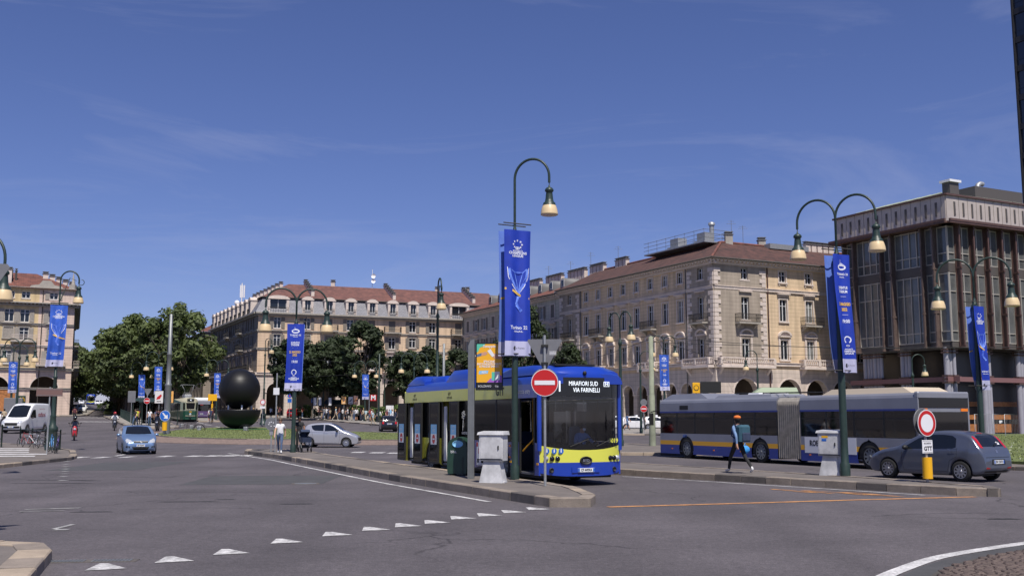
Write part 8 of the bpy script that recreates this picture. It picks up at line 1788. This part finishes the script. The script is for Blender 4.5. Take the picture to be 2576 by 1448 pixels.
# woman with orange cap and backpack
p = PG_(1858,1189); w_ = person('walker in orange cap with big teal backpack on the second island', p, 2.0,'cl_blue','cl_black','shoe_white',pose='walk2',h=1.74,sleeves='long',hair='hair_dark',hands=True,seed=3,cap='cl_orange')
MB().bbox(-.42,-.13,-.21,.21,.98,1.5,.07).build('backpack_body','cl_teal',w_); MB().bbox(-.46,-.42,-.15,.15,1.02,1.26,.02).build('backpack_pocket','cl_navy',w_); b = MB(); [b.tube([(-.13,s*.12,1.45),(0,s*.14,1.49),(.13,s*.13,1.38),(.1,s*.16,1.15),(-.13,s*.17,1.05)],.022,5) for s in (-1,1)]; stuff(b.build('strap','cl_navy',w_))
q = w_.matrix_basis @ Vector((.1,-.34,.72)); t = thing('carrier_bag','bright blue bag in the hand of the walker with the orange cap','bag',tuple(q),2.0); b = MB(); b.sphere((0,0,0),.16,0,7,(.6,1.1,.8)); b.build('bag','cl_sky',t); b = MB(); b.tube([(0,-.06,.1),(0,0,.2),(0,.06,.1)],.01,5); b.build('handle','cl_sky',t)
# bus driver
M = bus.matrix_basis; q = M @ Vector((-1.28,.55,-.02)); d_ = person('bus driver in pale blue shirt behind the windscreen of the blue bus', q, bus.rotation_euler.z,'cl_blue','cl_navy',pose='drive',h=1.74,sleeves='long',seed=4); MB().sphere((.215,0,1.585),.05,0,6,(.6,1,.9)).build('face_mask','cl_white',d_)
M = ab.matrix_basis; q = M @ Vector((.9,-.7,.36)); person('passenger in pale shirt standing at the rear window of the articulated bus', q, ab.rotation_euler.z+3,'cl_pale','cl_navy',h=1.7,seed=5,group='bus passengers')
for x, y, c in ((5.3,.75,'cl_white'),(9.9,.7,'cl_black'),(3.0,.75,'cl_grey')): q = M @ Vector((x,y,-.1)); person({'cl_white':'seated passenger in white beside the bellows of the articulated bus','cl_black':'seated passenger in black ahead of the bellows','cl_grey':'seated passenger in grey near the rear of the articulated bus'}[c], q, ab.rotation_euler.z, c,'cl_navy',pose='drive',h=1.7,seed=int(x),group='bus passengers')
# crowd waiting by the metro sign and along the kerb
rc = random.Random(17); tops = ['cl_white','cl_black','cl_grey','cl_white','cl_navy','cl_beige','cl_pale','cl_red','cl_white','cl_black']; lg = ['cl_black','cl_denim','cl_navy','cl_beige','cl_black']
who = {'cl_white':'white top','cl_black':'black top','cl_grey':'grey top','cl_navy':'navy top','cl_beige':'beige top','cl_pale':'pale green top','cl_red':'red top','cl_maroon':'maroon top','cl_orange':'orange top','cl_blue':'blue shirt'}
ln = {'cl_black':'black trousers','cl_denim':'jeans','cl_navy':'navy trousers','cl_beige':'beige trousers'}
spots = [(801,146,'left of the timetable panels'),(810,148,'under the second timetable'),(815,147,'beside the bannerless lamp'),(820,147,'in the group by the kiosk'),(825,147,'next to the kiosk corner'),(829,148,'with the kiosk group'),(844,146,'in front of the kiosk counter'),(853,147,'right of the kiosk'),(862,146,'bending under the tan poster'),(870,144,'below the white poster'),(874,143,'beside the poster post'),(886,143,'by the dark poster'),(890,142,'in front of the planter'),(896,142,'at the planter edge'),(907,143,'left of the banner lamp'),(914,142,'right of the banner lamp'),(920,141,'under the blue banner'),(931,140,'below the metro sign'),(936,139,'stepping past the metro sign'),(948,137,'behind the black car'),(953,136,'at the dark pole'),(973,131,'before the poster case'),(979,132,'hidden low by the poster case'),(986,128,'at the kerb beyond the black car'),(994,124,'walking near the bus rear'),(1001,123,'in long light trousers near the bus rear'),(938,124,'crossing the road towards the metro sign'),(760,158,'cycling path walker near the bush'),(703,158,'by the shop under the corner arch'),(697,156,'beside the corner arch'),(681,150,'on the pavement behind the sphere'),(645,128,'between the sphere and the ornate lamp'),(637,126,'just right of the bowl'),(526,128,'boarding beside the purple bus'),(530,127,'at the yellow stop panel'),(535,126,'waiting near the yellow stop panel')]
for i, (px, Y, wh) in enumerate(spots):
    a = tops[i%10] if i%7 else 'cl_maroon'; l = lg[(i*3)%5]; q = XY(px,Y); dz = .13 if px not in (938,) else 0
    person('person in %s and %s %s' % (who[a],ln[l],wh), (q.x,q.y,q.z+dz), rc.uniform(0,6.28), a, l, 'shoe_white' if i%3 == 0 else 'cl_black', h=rc.uniform(1.6,1.8), pose=rc.choice(['stand','stand','arms','walk','phone']) if px != 938 else 'walk', hair=rc.choice(['hair_dark','hair_brown','hair_fair']), long_hair=bool(i%2), sleeves=rc.choice(['short','long']), shorts=i%4 == 1, seed=i, group='people waiting by the metro')
plat = [(340,109,'cl_black','cl_denim','walking off the platform fence'),(343,110,'cl_lime','cl_black','under the lime umbrella on the platform'),(346,112,'cl_red','cl_black','behind the walkers at the platform fence'),(376,110,'cl_white','cl_denim','with a dark rucksack beside the shelter'),(398,108,'cl_maroon','cl_navy','in front of the shelter'),(393,109,'cl_white','cl_black','left of the man in maroon'),(403,109,'cl_orange','cl_black','right of the man in maroon'),(412,115,'cl_grey','cl_black','behind the tall grey pole')]
who['cl_lime'] = 'lime jacket'
for i, (px, Y, a, l, wh) in enumerate(plat): q = XY(px,Y); person('person in %s and %s %s' % (who[a],ln[l],wh), (q.x,q.y,q.z+.15), rc.uniform(0,6.28), a, l, h=1.72, pose='walk' if i in (0,2) else 'stand', seed=i+40, group='people on the tram platform')
for px, Y, a, l, sh_, wh in ((1577,112,'cl_blue','cl_denim',True,'striding past the first taxi'),(1620,113,'cl_black','cl_black',False,'standing by the taxi rank lamp')): q = XY(px,Y); person('person in %s %s' % (who[a],wh), (q.x,q.y,q.z+.13), .3, a, l, h=1.75, shorts=sh_, pose='walk' if sh_ else 'stand', seed=px)
q = XY(187,132); person('pedestrian in red with a black delivery bag beyond the red scooter', (q.x,q.y,q.z), 1.9,'cl_maroon','cl_black',h=1.76,seed=70)
q = XY(10,104); person('person in pale top behind the railing beside the white van', (q.x,q.y,q.z+.13), 1.9,'cl_beige','cl_black',h=1.7,seed=71)
# ---------------------------------------------------------------- motorcycles
def motorbike(loc, rz, body, label, scooter=True):
    t = thing('scooter' if scooter else 'motorcycle',label,'motorbike',loc,rz); T = Matrix.Rotation(math.pi/2,4,'X')
    for x in (-.65,.68): MB().lathe([(.17,-.05),(.25,-.05),(.28,0),(.25,.05),(.17,.05),(.17,-.05)],18,mx=Matrix.Translation((x,0,.28)) @ T).build('wheel','rubber',t); 
    b, bv = car_body(1.5,.19,[(0,.5),(.1,.95),(.25,1.02),(.4,.8),(.6,.5),(.75,.72),(1.0,.84),(1.35,.82),(1.5,.7)],[(0,.38),(.3,.3),(.6,.24),(.9,.26),(1.2,.45),(1.5,.6)],.6,.1,[],.1,rc=.08,taper_f=(.4,.45),taper_r=(.4,.4),n=36); b.build('body',body,t)
    MB().bbox(-.62,.06,-.15,.15,.8,.9,.05).build('seat','black',t); b = MB(); b.tube([(.45,-.36,1.06),(.5,0,1.02),(.45,.36,1.06)],.02,6); b.build('handlebar','black',t)
    for s in (-1,1): b = MB(); b.tube([(.48,s*.3,1.05),(.48,s*.38,1.22)],.01,4); b.sphere((.48,s*.4,1.25),.06,0,6,(.4,1,.7)); b.build('mirror','black',t)
    b = MB(); b.add([(.62,-.2,.95),(.62,.2,.95),(.42,.17,1.35),(.42,-.17,1.35)],[(0,1,2,3)]); b.build('windshield','smoke_glass',t); MB().sphere((.72,0,.82),.1,0,7,(.4,1,.8)).build('headlight','clear_light',t); b = MB(); b.tube([(.68,-.07,.28),(.5,-.07,.9)],.03,6); b.tube([(.68,.07,.28),(.5,.07,.9)],.03,6); stuff(b.build('fork','grey_metal',t)); return t
for px, Y, a, body, lab, plab, top, hel in ((189,76,heading(.4,-.91),'paint_red','red scooter riding out of the tree-lined street','rider in black with dark helmet on the red scooter','cl_black','black_gloss'),(289,98,heading(.36,-.93),'paint_black','dark motorcycle beside the tram platform kerb','rider in white sleeves with red helmet on the dark motorcycle','cl_white','paint_red'),(397,98,heading(.2,-.97),'paint_black','dark scooter hidden behind the light blue hatchback','rider with black helmet behind the light blue hatchback','cl_black','black_gloss')):
    q = XY(px,Y); m = motorbike(tuple(q),a,body,lab); person(plab, (m.matrix_basis @ Vector((-.18,0,-.04))), a, top,'cl_black',pose='ride',h=1.72,helmet=hel,sleeves='long',seed=px)
# ================================================================ TREES
def leafmat(name, c, c2):
    m = mat(name, c, .7, var=.6, vscale=.45, col2=c2, pos=True); t = m.node_tree; b = t.nodes['Principled BSDF']
    N = t.nodes.new; L = t.links.new; tr = N('ShaderNodeBsdfTranslucent'); tr.inputs[0].default_value = (c[0]*1.3,c[1]*1.4,c[2],1); mx = N('ShaderNodeMixShader'); mx.inputs[0].default_value = .22
    L(b.outputs[0],mx.inputs[1]); L(tr.outputs[0],mx.inputs[2]); L(mx.outputs[0],t.nodes['Material Output'].inputs[0])
leafmat('leaf_plane',(.088,.115,.032),(.034,.05,.017)); leafmat('leaf_chestnut',(.036,.055,.018),(.014,.024,.01)); leafmat('leaf_bush',(.09,.14,.03),(.045,.075,.02)); mat('bark',(.12,.095,.07),.9,var=.3,vscale=3)
def crown_mesh(seed, rx, rz, n_cl, n_lf, lf, shape='round', m='leaf_plane'):
    """crown of leaf clumps, centre at origin; leaves lie mostly on the clump surfaces"""
    r = random.Random(seed); b = MB(); cl = []; ph = r.uniform(0,6)
    for k in range(n_cl):
        z = r.uniform(-1,1); a = r.uniform(0,6.283); rad = math.sqrt(max(0,1-z*z))*(r.uniform(.55,1.0))
        if shape == 'cone': rad *= .55+.45*(1-(z+1)/2)**.7*1.2
        ir = .35 if m == 'leaf_chestnut' else .7; g = 1+ir*(.2*math.sin(3*a+ph)+.14*math.sin(5*a-ph+3*z)); o = 1.1 if k % 6 == 0 and ir > .5 else 1.
        p = Vector((rx*rad*math.cos(a)*.8*g*o, rx*rad*math.sin(a)*.8*g*o, rz*z*(.86+.1*math.sin(2*a+ph))*(1+(o-1)*.4))); cl.append((p, r.uniform(.1,.17)*rx if o > 1 else r.uniform(.15,.28)*rx))
    V = b.v; Fc = b.f
    for p, cr in cl:
        for j in range(n_lf):
            d = Vector((r.gauss(0,1),r.gauss(0,1),r.gauss(.25,1))).normalized(); q = p+Vector((d.x,d.y,d.z*.75))*cr*r.uniform(.6,1.08)
            nrm = (d+Vector((r.uniform(-.7,.7),r.uniform(-.7,.7),r.uniform(-.2,.9)))).normalized(); t1 = nrm.cross(Vector((r.uniform(-1,1),r.uniform(-1,1),r.uniform(-1,1)))).normalized(); t2 = nrm.cross(t1); s = lf*r.uniform(.6,1.25)
            o = len(V); V += [tuple(q-t1*s), tuple(q+t2*s*.55), tuple(q+t1*s), tuple(q-t2*s*.55)]; Fc.append((o,o+1,o+2,o+3))
    b.m = [0]*len(Fc); b.sm = [False]*len(Fc); return b.mesh('crown',m), cl
TM = {}
def tree(key, loc, label, cat, H, rx, crown_z0, seed, m, n_cl=70, n_lf=70, lf=.33, shape='round', group=None, rot=0., sc=1., name='tree'):
    if key not in TM:
        rz = (H-crown_z0)/2; cm, cl = crown_mesh(seed,rx,rz,n_cl,n_lf,lf,shape,m); tb = MB(); r = random.Random(seed); zc = crown_z0+rz
        tb.tube([(0,0,-.2),(.05,.02,crown_z0*.5),(.0,.05,crown_z0),(0,0,zc)],[.34*rx/5,.27*rx/5,.22*rx/5,.12*rx/5],9)
        for p, cr in cl[::3]: q = p+Vector((0,0,zc)); tb.tube([(0,0,crown_z0*.85),tuple(Vector((0,0,crown_z0+.4)).lerp(q,.5)+Vector((0,0,.3))),tuple(q)],[.1*rx/5,.07*rx/5,.03],5)
        TM[key] = (cm, tb.mesh('trunk','bark'), zc)
    cm, tm, zc = TM[key]; t = thing(name,label,cat,loc,rot,group); t.scale = (sc,sc,sc); obj('trunk',tm,t); obj('crown',cm,t,(0,0,zc)); return t
# avenue of plane trees
k0 = 0
vB = Vector((-.388,.922))
for i in range(11):
    p = Vector((-49,152))+vB*(i*9.0); tree('pl%d'%(i%3),(p.x,p.y,gz(*p)),'plane tree in the avenue row beside the mansard palazzo' ,'tree',14.9,6.5,3.6,30+i%3,'leaf_plane',92,95,.34,group='avenue plane trees, palazzo side',rot=i*1.3,sc=random.uniform(.8,1.14))
    p = Vector((-58,158))+vB*(i*9.0); tree('pl%d'%((i+1)%3),(p.x,p.y,gz(*p)),'plane tree in the avenue row along the carriageway','tree',14.9,6.5,3.6,30+(i+1)%3,'leaf_plane',92,95,.34,group='avenue plane trees, carriageway side',rot=i*2.1+1,sc=random.uniform(.84,1.08))
for i in range(9): p = Vector((-91.5,216))+vB*(i*11.0); tree('pl%d'%(i%3),(p.x,p.y,gz(*p)),'dark plane tree beyond the left palazzo','tree',16.6,6.2,5.0,30,'leaf_plane',group='dark trees beyond the left palazzo',rot=i*1.7,sc=random.uniform(.85,1.0))
for i in range(10): p = Vector((-215+i*10,425+(i%2)*9)); tree('far',(p.x,p.y,gz(*p)),'far tree closing the end of the avenue','tree',15.5,7.5,.8,36,'leaf_plane',90,50,.6,group='far trees at the avenue end',rot=i*.9,sc=1.15)
for i in range(4): p = Vector((-54,156))+vB*(i*13.0); tree('pl%d'%(i%3),(p.x,p.y,gz(*p)),'plane tree standing between the two avenue rows','tree',14.9,7.0,3.8,30,'leaf_plane',group='plane trees between the avenue rows',rot=i*2.7,sc=.97)
# chestnuts in front of the arcades
for px, Y, top, rx, lab, key in ((738,146,850,4.0,'dark chestnut tree left of the group, behind the match date banner','c0'),(826,150,836,3.8,'dark narrow-topped chestnut between its two broader neighbours','c1'),(908,147,806,4.5,'tallest dark chestnut tree above the metro kiosk','c2'),(1020,152,880,3.2,'dark chestnut tree right of the metro sign','c0'),(1075,150,866,3.3,'dark chestnut tree above the bus roof pods','c1'),(1150,153,876,3.6,'dark chestnut tree beside the pale palazzo end','c2'),(785,158,885,2.8,'low chestnut tree at the back between the first two','c0'),(868,156,880,2.9,'low chestnut tree at the back beside the tallest one','c1'),(1320,147,766,4.3,'large chestnut tree in front of the pale palazzo behind the trophy banner','c3'),(1262,150,850,2.6,'smaller chestnut half hidden behind the yellow advert','c1'),(1430,136,862,2.6,'small round tree in front of the left pavilion of the yellow palazzo','c0'),(1490,126,930,1.9,'low bushy tree behind the roof of the blue bus','c1')):
    p = XY(px,Y); H = 1.88+(HOR-top)/FOC*Y-p.z
    base = {'c0':(11.5,3.4),'c1':(11.5,3.3),'c2':(13.8,3.9),'c3':(15.5,4.3)}[key]
    t = tree(key,tuple(p),lab,'tree',base[0],base[1],3.2,{'c0':50,'c1':51,'c2':52,'c3':53}[key],'leaf_chestnut',95,85,.27,'cone' if key == 'c1' else 'round',rot=px*.7); t.scale = (rx/base[1],rx/base[1],H/base[0])
def bush(px, Y, rx, h, lab, seed, dz=.13, m='leaf_bush'):
    p = XY(px,Y); t = thing('shrub',lab,'shrub',(p.x,p.y,p.z+dz)); cm, cl = crown_mesh(seed,rx,h/2,26,60,.13,'round',m); obj('foliage',cm,t,(0,0,h/2)); b = MB(); [b.tube([(0,0,0),(c[0].x*.6,c[0].y*.6,h/2+c[0].z*.6)],.03,4) for c in cl[::4]]; stuff(b.build('stems','bark',t))
bush(766,160,2.0,1.9,'green bush beside the red car at the mansard palazzo',70); bush(778,161,1.8,1.7,'green bush behind the information sign',71); bush(893,145,.9,1.5,'leafy shrub in the long planter',72,.8); bush(906,145,.9,1.4,'leafy shrub in the planter behind the banner post',73,.8); bush(962,138,1.5,2.0,'yellow-green hedge behind the poster case',74); bush(1001,138,1.5,2.1,'yellow-green hedge beside the bus rear',75); bush(940,141,1.4,1.8,'yellow-green hedge below the metro sign',76); bush(268,205,2.2,1.8,'low green shrub at the foot of the avenue trees',77)
